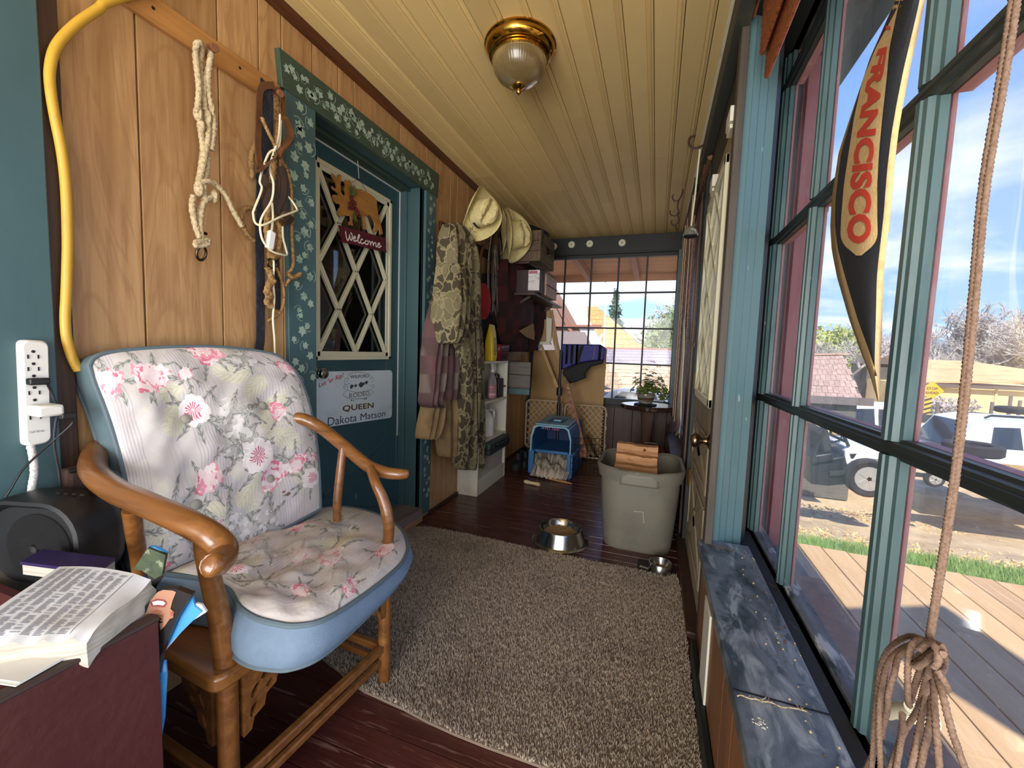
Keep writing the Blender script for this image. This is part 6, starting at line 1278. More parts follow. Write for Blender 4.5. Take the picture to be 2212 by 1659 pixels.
# live-edge table with the plant
tb_=thing('plant_table','dark glossy live-edge slab table below the far window','table',V3(-.05,4.38,0)); rr=random.Random(9)
P=[]
for k in range(26):
    a_=2*PI*k/26; P.append(V3(-.045+.265*math.cos(a_)*(1+.05*math.sin(k*2.1)+rr.uniform(-.02,.02)),4.42+.25*math.sin(a_)*(1+.05*math.sin(k*1.7)),.60))
G().prism(P,(0,0,.045)).build('slab',mat('slab_gloss',(44,28,22),.12,layers=(((80,52,36),(3,14,3),.5,.7,.6),),coat=.5),tb_,bevel=.008)
G().tube([V3(-.05,4.45,0),V3(-.05,4.45,.3),V3(-.05,4.45,.6)],[.06,.05,.07],10).build('stump_leg','bark',tb_)
pp=V3(-.075,4.36,.6455); pt=thing('potted_plant','leafy clover-like plant in a glazed pot with saucer on the dark table','potted plant',pp)
G().prism([pp+V3(.12*math.cos(a_),.12*math.sin(a_),0) for a_ in np.linspace(.4,.4+2*PI,7)[:-1]],(0,0,.012)).build('saucer','vest_black',pt,bevel=.003); pz=pp+V3(0,0,.013)
G().lathe([(.05,0),(.066,.01),(.078,.05),(.084,.085),(.09,.088),(.09,.104),(.082,.104),(.076,.09),(0,.088)],pz,28).build('pot',mat('pot_glaze',(150,146,132),.25,layers=(((92,70,52),(3,3,26),.46,.56,.8,2),((196,192,178),(4,4,40),.6,.66,.7,2)),coat=.4),pt)
G().lathe([(.0785,.047),(.0815,.062)],pz,28).build('glaze_band',mat('glaze_brown',(84,56,40),.3),pt)
mat('leaf_green',(96,112,44),.5,layers=((62,80,30),(30,30,30),.45,.65,.7),rnd=.3)
def trefoil(g,c,s,nrm):
    q=nrm.to_track_quat('Z','Y').to_matrix(); a0=rr.uniform(0,6)
    for k in range(3):
        a_=a0+k*2.094; L=[V3(0,0,0),V3(.45,-.42,.06),V3(1,-.38,0),V3(.85,0,-.08),V3(1,.38,0),V3(.45,.42,.06)]; R2=Matrix.Rotation(a_,3,'Z'); kk=len(g.v); g.v+=[tuple(c+q@(R2@(v*s))) for v in L]; g.f+=[(kk,kk+1,kk+2,kk+3),(kk,kk+3,kk+4,kk+5)]
for k in range(150):
    a_=rr.uniform(0,6.28); el=rr.uniform(.15,1.5); R0=rr.uniform(.08,.20); d=V3(math.cos(a_)*math.cos(el),math.sin(a_)*math.cos(el)*.8,math.sin(el)); far=k%7==0
    tip=pz+V3(0,0,.10)+d*R0*(1.75 if far else 1)+V3(.02,0,0); g=G(); trefoil(g,tip,rr.uniform(.024,.036),(d+V3(0,-.3,.6)).normalized()); g.build('leaf','leaf_green',pt,smooth=False)
for k in range(14):
    a_=rr.uniform(-.6,.9); L=rr.uniform(.12,.24); tip=pz+V3(.06+L*math.cos(a_)*.7,-.02+.06*math.sin(a_),.12-L*.45+rr.uniform(0,.12)); g=G(); trefoil(g,tip,.028,V3(.3,-.7,.5)); g.build('leaf','leaf_green',pt,smooth=False); g=G(); g.tube(spline([pz+V3(0,0,.1),pz+V3(.06,0,.16),tip],5),.0012,4); g.build('stem','leaf_green',pt)
for k in range(16): a_=rr.uniform(0,6.28); g=G(); g.tube([pz+V3(0,0,.09),pz+V3(.05*math.cos(a_),.05*math.sin(a_),.18),pz+V3(.11*math.cos(a_),.11*math.sin(a_),.22)],.0012,4); g.build('stem','leaf_green',pt)
# stuff on the floor behind the tub
t=thing('red_toolbox','red metal toolbox in shadow behind the grey tub','toolbox',V3(-.02,3.75,0)); G().box(-.16,.14,3.68,3.92,.0,.30).build('box_body',mat('tool_red',(96,22,28),.4),t,bevel=.006); G().prism([V3(-.16,3.68,.30),V3(.14,3.68,.30),V3(.11,3.76,.345),V3(-.13,3.76,.345)],(0,.09,0)).build('lid','tool_red',t,bevel=.004); G().tube(spline([V3(-.06,3.79,.35),V3(-.05,3.79,.375),V3(.05,3.79,.375),V3(.06,3.79,.35)],4),.008,8).build('handle','metal_dark',t)
t=thing('dark_canister','small dark canister beside the red toolbox','canister',V3(-.22,3.78,0)); G().lathe([(.04,0),(.042,.01),(.042,.33),(.036,.345),(.036,.36),(0,.362)],V3(-.22,3.78,0),18).build('body','vest_black',t); G().lathe([(.043,.27),(.043,.30)],V3(-.22,3.78,0),18).build('band','zinc',t)
t=thing('cardboard_box','brown cardboard carton in shadow right behind the grey tub','box',V3(0,3.2,0)); g=G(); g.box(-.25,.15,3.0,3.012,0,.36); g.box(-.25,.15,3.36,3.372,0,.36); g.box(-.25,-.238,3.0,3.37,0,.36); g.box(.138,.15,3.0,3.37,0,.36); g.box(-.25,.15,3.0,3.37,0,.01); g.build('carton',mat('cardboard',(120,84,62),.8),t); G().prism([V3(-.25,3.0,.36),V3(.15,3.0,.36),V3(.15,2.93,.39),V3(-.25,2.93,.39)],(0,.004,.002)).build('flap','cardboard',t)
# ================================================================ ceiling lamp
lc_=V3(-.622,1.752,ZC); cl=thing('ceiling_light','round polished brass flush ceiling light with ribbed glass bowl and finial','ceiling light',lc_)
G().lathe([(.150,0),(.152,-.008),(.146,-.012),(.148,-.020),(.140,-.034),(.130,-.042),(.131,-.048),(.126,-.050),(.127,-.056),(.121,-.058),(.122,-.064),(.112,-.066)],lc_,56).build('canopy','brass',cl,ang=.9)
G().lathe([(.116,-.062),(.116,-.075),(.108,-.105),(.088,-.135),(.058,-.156),(.026,-.166),(.0,-.168)],lc_,160,wob=lambda a,i:1+(.014 if i<5 else .005)*math.cos(a*64)).build('glass_bowl',mat('ribbed_glass',(128,108,70),.16,trans=.3,spec=.7,layers=((92,78,46),(6,6,6),.4,.7,.5)),cl,ang=2)
G().lathe([(.026,-.164),(.027,-.170),(.020,-.176),(.010,-.182),(.012,-.188),(.009,-.196),(.004,-.202),(0,-.204)],lc_,20).build('finial','brass',cl)
# ================================================================ blind folded up over the big window
mat('reed_brown',(150,78,40),.5,layers=(((92,44,22),(2,60,60),.45,.65,.8,3),((196,120,70),(3,90,90),.58,.72,.6,2)),rnd=.15)
bl=thing('bamboo_blind','orange-brown bamboo blind gathered in folds above the big right window','blind',V3(.3,.4,2.1))
for k,(x,q,dz) in enumerate(((.290,(1653,182),0),(.270,(1643,133),0),(.25,(1624,52),0),(.235,(1610,10),0))):
    B=hit(0,x,*q); n=int((2.36-B.z)/.010)
    base=None
    for i in range(n):
        z=B.z+.006+i*.010; y1=B.y-(.03 if i==0 else .012 if i==1 else .004*(i%2))
        o=G().tube([V3(x,-1.3,z),V3(x,y1,z)],.0056,6).build('reed','reed_brown',bl) if base is None or i<3 else base.copy()
        if base is None and i>=2: base=o
        if i>=3: o.location=base.location+V3(0,.004*(i%2),(i-2)*.010); o.parent=bl; COL.objects.link(o)
# ================================================================ pennant
pn=thing('pennant','long tan and black felt pennant with red lettering hanging in front of panes','pennant',V3(.37,1.2,1.6))
Ly=[0,125,200,250,330,430,490,540,600,690,760,810,868]; Lx=[1935,1880,1855,1838,1812,1797,1794,1797,1809,1835,1860,1880,1897]
Ry=[0,60,150,230,290,360,470,560,600,700,790,868]; Rx=[1998,1985,1965,1950,1940,1932,1923,1912,1908,1905,1901,1899]
SLy=[-20,20,105,173,253,325,398,470,513,535,553]; SLx=[1950,1937,1891,1863,1845,1834,1823,1817,1815,1826,1854]; SRx=[1950,1939,1921,1915,1906,1899,1895,1895,1896,1884,1856]
def smooth(xs,ys,x):
    return (interp(xs,ys,x-9)+2*interp(xs,ys,x)+interp(xs,ys,x+9))/4
def pen(px,py,off):
    a=smooth(Ly,Lx,py); b=smooth(Ry,Rx,py); f=(px-a)/max(b-a,1); return hit(0,.375-.020*math.sin(PI*min(max(f,0),1))-off,px,py)
def band(l,r,ys,off,n=8): return G().grid([[pen(lerp(l(y),r(y),i/n),y,off) for i in range(n+1)] for y in ys])
ysA=list(np.linspace(-60,866,60))
band(lambda y:interp(Ly,Lx,max(y,0))+min(y,0)*-.45,lambda y:interp(Ry,Rx,max(y,0))+min(y,0)*-.25,ysA,0).build('felt',mat('felt_tan',(222,190,136),.95,layers=((196,162,108),(60,60,60),.5,.68,.6,3),bump=((160,160,160),.2)),pn,solid=.0012)
lft=lambda y:smooth(Ly,Lx,max(y,0))+min(y,0)*-.45; rgt=lambda y:smooth(Ry,Rx,max(y,0))+min(y,0)*-.25
band(lambda y:lft(y)+interp([0,200,330,480,600,760,815],[0,0,5,9,17,18,14],y),lambda y:rgt(y)-interp([0,200,400,600,740,815],[11,14,15,14,13,11],y),list(np.linspace(-60,812,60)),.0014).build('black_field',mat('felt_black',(34,36,42),.9,bump=((160,160,160),.2)),pn,smooth=True)
band(lambda y:smooth(SLy,SLx,y),lambda y:smooth(SLy,SRx,y),list(np.linspace(0,552,60)),.0028).build('tan_stripe','felt_tan',pn)
g=G(); vs,fs=text2d('FRANCISCO',1,.045,0,3); xs=[v[0] for v in vs]; y0_,y1_=min(v[1] for v in vs),max(v[1] for v in vs); xa,xb=min(xs),max(xs)
def pt_(x,y):
    py=103+(x-xa)/(xb-xa)*(526-103); f=(y-y0_)/(y1_-y0_); a=smooth(SLy,SLx,py); b=smooth(SLy,SRx,py); py2=py+(f-.5)*-6; return pen(lerp(a+(b-a)*.17,b-(b-a)*.17,f),py2,.0042)
g.add([pt_(*v) for v in vs],fs); g.build('lettering',mat('felt_red',(214,70,50),.9),pn,smooth=False)
G().grid([[pen(a,b,.0042) for a in (1913,1918,1923)] for b in (56,64)]).build('lettering','felt_red',pn)
# ================================================================ window cord tied up on a cleat
mat('cord_tan',(134,108,90),.85,layers=((104,78,58),(260,260,260),.45,.6,.6,1))
wc=thing('window_cord','braided tan cord hanging in doubled line and tied in a hank at lower right','cord',V3(.34,.95,.5)); CX=.335
r3=lambda a,b,x=CX:(1700+a/2.969,1100+b/2.969,x)
top=[(2187,-40),(2186,0),(2160,170),(2122,400),(2103,600),(2085,800),(2063,1000),(2045,1130),(2026,1250),(2004,1388)]
g=G(); rope(g,pxpath(CX,*top),.0031,3,5,.2,9); g.build('strand','cord_tan',wc)
g=G(); rope(g,pxpath(CX+.002,*[(x+interp([-40,200,600,1000,1388],[12,11,9,7,5],y),y) for x,y in top]),.0031,3,5,.2,9); g.build('strand','cord_tan',wc)
HK=[[(900,850),(780,815),(650,900),(590,1050),(570,1250),(555,1500),(540,1760),(600,1900)],[(880,860),(740,890),(640,1000),(600,1200),(590,1400),(600,1700)],[(900,850),(730,930),(690,1050),(650,1180),(640,1300),(580,1500),(500,1680)],[(860,830),(800,870),(775,1000),(775,1200),(785,1260)],[(950,870),(870,1000),(820,1130),(790,1230)],[(930,960),(890,1100),(840,1280),(740,1450),(650,1700)],[(740,1310),(735,1450),(690,1720)],[(900,1000),(900,1150),(860,1350),(820,1550),(780,1720)],[(930,1020),(930,1200),(910,1400),(870,1580),(840,1720)],[(940,1010),(945,1250),(960,1450),(980,1720)],[(950,1030),(1000,1200),(1050,1400),(1100,1550),(1160,1720)],[(960,1030),(1000,1090),(1025,1150),(1010,1165)],[(900,880),(960,860),(1005,930),(1010,1000),(990,1050)]]
for i,pl in enumerate(HK): g=G(); rope(g,pxpath(0,*[r3(a,b,CX-.004-.0035*(i%4)+.012*math.sin(j+i)) for j,(a,b) in enumerate(pl)]),.0033,3,5,.2,9); g.build('loop','cord_tan',wc)
g=G()
for i,pl in enumerate(([(805,1000),(830,960),(900,900),(980,870),(990,900)],[(810,1005),(860,975),(940,915),(1000,890)],[(830,1010),(890,975),(960,920),(1005,930)],[(850,900),(900,860),(950,880),(970,960),(940,1010)])): rope(g,pxpath(0,*[r3(a,b,CX-.020-.003*i) for a,b in pl]),.0035,3,5,.2,9)
g.build('wrap_knot','cord_tan',wc)
ct=thing('cord_cleat','white plastic cord cleat on the window mullion holding the hank','cleat',hit(0,.40,1915,1530)); a,b=hit(0,.375,1905,1540),hit(0,.36,1968,1528)
G().tube([a,a.lerp(b,.4)+V3(-.006,0,-.004),b],[.006,.010,.008],12).build('horn','cord_cream',ct); G().lathe([(.012,0),(.010,.03),(.012,.045)],a.lerp(b,.45)+V3(.005,0,0),12,Matrix.Rotation(PI/2,3,'Y')).build('stem','cord_cream',ct)
# ================================================================ hooks, hanging dome, blinds at the far right
def hookp(name,label,pts,y,r,cat='hook',grp=None):
    t=thing(name,label,cat,hit(1,y,*pts[0]),grp); G().tube(spline([hit(1,y,*q) for q in pts],6),r,8).build('hook_wire',mat('hook_brown',(58,34,30),.5),t); return t
hk=hookp('ceiling_hook','large dark iron hook under the right ceiling beam',[(1545,288),(1537,296),(1522,312),(1500,320),(1489,312),(1490,298),(1503,290)],2.72,.0062)
G().lathe([(.016,0),(.016,.004),(.008,.008)],hit(1,2.72,1545,288),10).build('plate','metal_dark',hk)
s7=lambda a,b:(1400+a/2.37,b/2.37)
for i,pl in enumerate(([(170,935),(178,975),(160,1020),(135,1030),(124,1008),(132,995)],[(160,1018),(150,1055),(158,1090),(140,1105),(116,1100),(112,1078)],[(150,1088),(157,1130),(138,1155),(120,1145),(121,1128)],[(137,1152),(148,1188),(140,1225),(118,1218),(113,1200)])):
    hookp('s_hook','dark S-shaped hook in the chain by the far right ceiling, '+('topmost','second from the top','third from the top','lowest')[i],[s7(*q) for q in pl],3.55,.0045,'hook','chain of hooks')
for i,(a,b) in enumerate(((267,835),(246,912),(232,985))):
    hookp('cup_hook','little dark cup hook on the cream trim under the right ceiling edge, '+('nearest','middle one','farthest')[i],[s7(a+8,b-8),s7(a+6,b+6),s7(a-4,b+10),s7(a-8,b)],2.75+i*.25,.0028,'hook','cup hooks on the trim')
dp=hit(1,2.62,1492,505); dm=thing('glass_dome','small clear glass dome with dark cap hanging on rod beside woven blind','hanging ornament',dp)
G().lathe([(.040,-.012),(.041,0),(.036,.018),(.022,.032),(.010,.038),(.008,.045)],dp,24).build('dome',mat('dome_glass',(206,206,190),.08,trans=.8),dm); G().lathe([(.036,-.018),(.036,-.012),(.018,.0),(.012,.012),(0,.013)],dp,20).build('dark_cap','vest_black',dm); G().tube([dp+V3(0,0,.04),dp+V3(.012,.02,.25),dp+V3(.02,.02,.47)],.005,7).build('rod','cream',dm)
t=thing('braided_strap','brown braided strap running down beside the right header','strap',hit(0,.185,1528,360)); g=G(); rope(g,[hit(0,.185,*q) for q in ((1534,340),(1520,395),(1508,430),(1500,462),(1497,478))],.011,3,4,.3); g.build('braid','lariat_brown',t)
wood('woven_blind',(150,112,92),(110,78,62),(180,142,120),1,2.2,.8,.06); wood('woven_tan',(180,150,122),(146,116,90),(200,172,146),1,2.2,.8,.06)
for nm,lab,y0,y1,m_,x in (('woven_blind','brown woven wood blind let down over the far right window','3.06','3.72','woven_blind',.186),('woven_blind','paler tan woven blind at the far right corner, edge lit white','3.78','4.5','woven_tan',.180)):
    y0,y1=float(y0),float(y1); t=thing(nm,lab,'blind',V3(x,(y0+y1)/2,.6),'woven blinds')
    base=None
    for i in range(84):
        z=.58+i*.0205
        if base is None: base=G().box(x-.003,x+.003,y0,y1,z,z+.0185).build('slat',m_,t,smooth=False); bz=z
        else: o=base.copy(); COL.objects.link(o); o.parent=t; o.location=base.location+V3(.0012*math.sin(i*1.9),0,z-bz)
    G().box(x-.012,x+.012,y0,y1,2.29,2.33).build('head_rail','dark_trim',t); G().tube([V3(x-.006,y0+.2,.6),V3(x-.006,y0+.2,2.3)],.002,5).build('ladder_cord','cord_cream',t)
pcd=thing('blind_pull','dark pull cord with wooden acorn tassel on brown woven blind','pull cord',hit(0,.178,1506,600)); a,b=hit(0,.178,1512,500),hit(0,.178,1500,740); G().tube([a,b],.002,5).build('cord','hook_brown',pcd); G().lathe([(.003,.012),(.008,.004),(.009,-.012),(.005,-.028),(0,-.03)],b,12).build('tassel','dark_trim',pcd)
q=[(1472,800),(1476,850),(1477,905),(1472,930),(1464,945)]; wr=thing('white_cloth','white cloth edge hanging down past the sill at the far right','cloth',hit(0,.165,1472,850)); P=[]
for i,(a,b) in enumerate([(1480,690),(1478,760),(1474,820),(1472,870),(1471,910),(1468,935)]): P.append([hit(0,.172-.012*math.sin(i*.8)*(j/5),a-j*interp([0,2,3,5],[.6,1.2,1.8,2.2],i),b+(j*1.5 if i==5 else 0)) for j in range(6)])
G().grid(P).build('cloth','cream',wr,solid=.004); P=[[hit(0,.150,1468-j*6-i*1,905+i*8+j*3) for j in range(6)] for i in range(4)]; G().grid(P).build('mauve_corner',mat('mauve_cloth',(92,70,78),.9),wr,solid=.004)
# sill debris and the dirty white board end under the sill
tq_=thing('sill_twig','thin curled dark twig lying on the stained sill near the post','twig',hit(2,.434,1545,1180)); G().tube(spline([hit(2,.434,*q) for q in ((1539,1176),(1552,1182),(1566,1183),(1578,1190),(1586,1188))],5),.0022,5).build('twig','bark',tq_)
tl=thing('lint_string','pale fuzzy lint string lying along the joint of the sill','lint',hit(2,.433,1640,1512)); rr=random.Random(2)
G().tube(spline([hit(2,.4335,1590+i*14+rr.uniform(-3,3),1501+i*3.4+rr.uniform(-3,3)) for i in range(12)],4),.0016,5).build('string','cotton_rope',tl)
for k in range(18): i=rr.uniform(0,11); p=hit(2,.4335,1590+i*14,1501+i*3.4); G().tube([p,p+V3(rr.uniform(-.012,.012),rr.uniform(-.012,.012),.003)],.0006,4).build('fibre','cotton_rope',tl)
tb2=thing('cocoon_web','small round whitish web patch stuck on the sill in front','web',hit(2,.4325,1641,1562)); c=hit(2,.4318,1641,1562)
for k in range(26): a_=rr.uniform(0,6.28); r_=rr.uniform(.002,.014); p=c+V3(r_*math.cos(a_),r_*math.sin(a_),.0); G().tube([p,p+V3(rr.uniform(-.004,.004),rr.uniform(-.004,.004),.001)],.0012,4).build('strand','white_dirty',tb2)
for k in range(46):
    i=rr.uniform(0,1); p=V3(rr.uniform(.30,.372),lerp(.8,1.72,i),.4318); G().ball(p,rr.uniform(.0015,.004),n=5).build('debris','cotton_rope' if k%3 else 'bark',tl if k<0 else sill)
S(G().box(.196,.203,1.31,1.43,.02,.372).build('trim_50','white_dirty',bevel=.002))
# ================================================================ outdoors
def gz(y): return interp([0,5,9,12,22,40,80,300],[-.8,-.95,-1.9,-2.4,-3.0,-3.9,-4.6,-6],y)
mat('ground_straw',(206,178,138),.95,layers=(((150,124,92),(.9,.9,.9),.45,.7,.8,6),((226,206,168),(5,9,5),.5,.7,.7,5),((120,96,70),(14,20,14),.6,.72,.6,4)),bump=((6,6,6),.3))
g=G(); xs=list(np.linspace(-60,120,46)); ys_=[-4,0,3,5,7,9,10.5,12,15,18,22,28,34,40,50,65,80,120,200,300]
g.grid([[V3(x,y,gz(y)+(.04*noise2(x*.7,y*.6) if y<30 else 0)) for y in ys_] for x in xs]); S(g.build('ground','ground_straw'))
# deck boards
deck=S(G().box(.6,4.6,-2,3.3,-.24,-.19).build('deck','weather_wood'))
mat('deck_board',(202,166,122),.8,layers=(((164,128,94),(2.4,.5,2),.45,.7,.7,5),((216,186,154),(40,3,40),.5,.7,.5,4)),bump=((50,4,50),.3),rnd=.08)
x=.60; k=0
while x<4.5: 
    G().box(x,x+.136,-2,3.36-.11*(x-1.08),-.19,-.15).build('deck_board','deck_board',deck,smooth=False,bevel=.003); x+=.1425
S(G().prism([V3(.60,.07,2.86),V3(1.23,.36,2.86),V3(1.30,0,2.86),V3(1.75,-1.6,2.86),V3(1.25,-1.6,2.86),V3(.98,-.52,2.86)],(0,0,.06)).build('trim_60','red_ext'))  # unseen slab added above the deck, shaped to cast a band of shade
S(G().box(XL-2.6,.66,-3,YD+.12,2.56,2.66).build('roof','red_ext'))
rr_=np.random.default_rng(12)
def blades(n,xf,yf,hmin,hmax,w):
    X=xf(n);Y=yf(n);V_=np.empty((n,3,3),np.float32); an=rr_.uniform(0,6.28,n); h=rr_.uniform(hmin,hmax,n); Z=np.array([gz(float(b))-.03 for b in Y])
    V_[:,0]=np.stack([X-np.cos(an)*w,Y-np.sin(an)*w,Z],1); V_[:,1]=np.stack([X+np.cos(an)*w,Y+np.sin(an)*w,Z],1); V_[:,2]=np.stack([X+rr_.normal(0,.05,n),Y+rr_.normal(0,.05,n),Z+h],1); return V_
def tri_obj(name,V_,m,kind=None,parent=None):
    n=len(V_); me=bpy.data.meshes.new(name); me.vertices.add(n*3); me.vertices.foreach_set('co',V_.astype(np.float32).ravel()); me.loops.add(n*3); me.loops.foreach_set('vertex_index',np.arange(n*3,dtype=np.int32)); me.polygons.add(n); me.polygons.foreach_set('loop_start',np.arange(0,n*3,3,dtype=np.int32)); me.update(calc_edges=True); me.materials.append(MATS[m]); o=bpy.data.objects.new(name,me); COL.objects.link(o)
    if kind: o['kind']=kind
    if parent: o.parent=parent; o.location=-parent.location if parent.parent is None else (0,0,0)
    return o
mat('grass_green',(132,164,84),.8,layers=(((92,128,58),(3,3,3),.45,.65,.8),((176,186,116),(9,9,9),.55,.7,.6)))
tag(tri_obj('lawn_grass',blades(42000,lambda n:rr_.uniform(.8,9,n),lambda n:rr_.uniform(4.2,6.4,n),.06,.20,.010),'grass_green','stuff'),'strip of fresh green grass beyond the far edge of the wooden deck','grass')
mat('straw_litter',(214,182,126),.9)
tag(tri_obj('straw_litter',blades(9000,lambda n:rr_.uniform(.5,14,n),lambda n:rr_.uniform(6.4,12,n),.0,.05,.03),'straw_litter','stuff'),'dry straw scattered over the yard beyond the grass','straw')
tag(tri_obj('far_grass',blades(16000,lambda n:rr_.uniform(6,40,n),lambda n:rr_.uniform(26,36,n),.05,.35,.06),'grass_green','stuff'),'green verge in front of the long tan barn','grass')
# ---- trees
mat('twig_grey',(186,178,172),.9); mat('trunk_grey',(112,98,88),.9); mat('leaf_spring',(186,190,110),.8,layers=((140,150,78),(.8,.8,.8),.45,.65,.7)); mat('leaf_conifer',(74,98,82),.85,layers=((104,124,104),(.8,.8,.8),.45,.65,.7)); mat('leaf_olive',(112,126,84),.85)
def bare_tree(label,base,H,spread,seed,dens=1.,grp='bare trees'):
    H*=1.45; r=random.Random(seed); t=thing('bare_tree',label,'tree',base,grp); tk=G(); cr_=G()
    def grow(p,d,L,R_,lev):
        n=3; pts=[p]; q=p.copy(); dd=d.copy()
        for i in range(n): dd=(dd+V3(r.gauss(0,.16),r.gauss(0,.16),r.gauss(.05,.10))).normalized(); q=q+dd*L/n; pts.append(q)
        (tk if lev<2 else cr_).tube(pts,[max(v,.022) for v in (R_,R_*.85,R_*.7,R_*.5)],5 if lev<2 else 3)
        if lev>=5: return
        for k in range(int((5 if lev else 6)*dens) if lev<4 else 3):
            f=r.uniform(.35,1); a=pts[min(n,int(f*n)+ (0 if f<1 else 0))].lerp(pts[-1],r.uniform(0,.4)); ax=V3(r.gauss(0,1),r.gauss(0,1),r.gauss(.25,.5)).normalized(); nd=(dd*.55+ax*spread).normalized(); grow(a,nd,L*r.uniform(.5,.72),R_*.55,lev+1)
    grow(base,V3(0,0,1),H*.38,H*.022,0); tk.build('trunk','trunk_grey',t); cr_.build('crown','twig_grey',t,smooth=False,kind='stuff'); return t
def leaf_tree(label,c,rx,rz,m,n,seed,shape='ball',base=None,grp='leafy trees',name='leafy_tree'):
    r=np.random.default_rng(seed); base=base or V3(c[0],c[1],gz(c[1])); t=thing(name,label,'tree',base,grp); th_=r.uniform(0,6.28,n); u=r.uniform(-1,1,n); rad=r.uniform(.55,1,n)**.6; lump=1+.25*np.sin(th_*3+u*4+seed)+.15*np.sin(th_*7-u*6)
    if shape=='cone': f=r.uniform(0,1,n)**.7; rd=rx*f*(.75+.25*np.sin((1-f)*34))*r.uniform(.4,1,n); X=c[0]+rd*np.cos(th_); Y=c[1]+rd*np.sin(th_); Z=c[2]+rz-2*rz*f-rd*.25
    else: s=np.sqrt(1-u*u); X=c[0]+rx*s*np.cos(th_)*rad*lump; Y=c[1]+rx*s*np.sin(th_)*rad*lump; Z=c[2]+rz*u*rad*lump
    sz=rx*.06; P=np.stack([X,Y,Z],1); V_=np.stack([P+r.normal(0,sz,(n,3)) for _ in range(3)],1); tri_obj('foliage',V_,m,'stuff',t); g=G(); g.tube([base,V3(c[0],c[1],c[2])],[rx*.08,rx*.04],7); g.build('trunk','trunk_grey',t); return t
def at(px,py,Y): return hit(1,Y,px,py)
def base_at(px,Y): p=at(px,760,Y); return V3(p.x,Y,gz(Y))
T_=[(2060,55,645,1,'tall bare grey tree behind the left half of the tan barn'),(2130,52,632,2,'broad bare grey tree rising behind the middle of the tan barn'),(2200,54,625,3,'tallest bare grey tree at the right, behind the barn end'),(2018,70,668,4,'thin bare tree beside the mullion, farther off than the barn'),(1915,60,690,5,'bare tree seen between pennant and mullion'),(2255,50,640,6,'bare tree at the far right edge of view')]
def top_h(px,py,Y): return (at(px,py,Y).z-gz(Y))/.98
for px,Y,H_,sd_,lab in T_: bare_tree(lab,base_at(px,Y),top_h(px,H_,Y),.75,sd_,1.)
bare_tree('slim bare tree in front of the yellow-green tree, left of pennant',base_at(1818,38),top_h(1818,690,38),.6,9,.8); bare_tree('low bare shrub in front of the tan barn, right of the road sign',base_at(2095,30),3.3,.9,12,.8); bare_tree('low bare shrub just behind the yellow road sign',base_at(2035,31),3.6,.9,13,.8)
p=at(1800,750,50); leaf_tree('yellow-green leafing tree left of the pennant',(p.x,50,p.z-.3),2.6,2.0,'leaf_spring',5000,2)
# ---- tan barn with rusty roof
mat('barn_wall',(238,210,158),.8,layers=((206,172,116),(1.5,1.5,.2),.5,.7,.5)); mat('rust_roof',(222,178,128),.7,layers=(((204,142,98),(.6,1.4,1.4),.5,.66,.8,5),((226,190,146),(2,8,8),.5,.7,.5)))
q=[at(1950,783,40),at(2166,786,40),at(2212,816,38),at(2300,850,38)]
a=at(1930,822,38); b=at(2420,846,38); ra=at(1940,779,44); rb=at(2160,785,44); zb=gz(38)-.4
bn_=thing('barn','long low tan barn with rusty orange metal roof across the road','barn',V3((a.x+b.x)/2,40,zb))
G().box(a.x,b.x,38.2,50,zb,a.z-.1).build('wall','barn_wall',bn_); 
G().prism([V3(a.x-.4,37.9,a.z-.15),V3(b.x,37.9,b.z+.45),V3(b.x-4.5,44,rb.z),V3(ra.x,44,rb.z)],(0,0,.12)).build('roof','rust_roof',bn_,smooth=False); G().box(a.x-.4,b.x,37.85,37.95,a.z-.30,a.z-.06).build('fascia','trunk_grey',bn_)
for k in range(9): G().box(a.x+2+k*1.9,a.x+2.12+k*1.9,38.1,38.2,zb,a.z-.2).build('batten','rust_roof' if k%4==0 else 'barn_wall',bn_)
# small white house far off, grey gable building
h0=at(1848,800,55); wh=thing('white_house','tiny white house far off left of the pennant tip','house',V3(h0.x,55,gz(55))); G().box(h0.x-1.1,h0.x+1.1,54,57,gz(55),h0.z+1.2).build('wall','white_plastic',wh); G().prism([V3(h0.x-1.4,53.8,h0.z+1.1),V3(h0.x+1.4,53.8,h0.z+1.1),V3(h0.x,53.8,h0.z+1.9)],(0,3.4,0)).build('roof','trunk_grey',wh); G().box(h0.x-.4,h0.x+.4,53.95,54,h0.z,h0.z+.7).build('window','vest_black',wh); G().box(h0.x-1.3,h0.x+1.3,53.2,54,h0.z-.9,h0.z-.8).build('porch_deck','white_plastic',wh)
g0=at(1912,800,42); gs=thing('grey_shed','grey gable shed seen between pennant tip and window mullion','shed',V3(g0.x,42,gz(42))); G().box(g0.x-1.2,g0.x+1.2,42,45,gz(42),g0.z+.5).build('wall','barn_grey',gs); G().prism([V3(g0.x-1.5,41.8,g0.z+.5),V3(g0.x+1.5,41.8,g0.z+.5),V3(g0.x,41.8,g0.z+1.5)],(0,3.5,0)).build('roof','trunk_grey',gs)
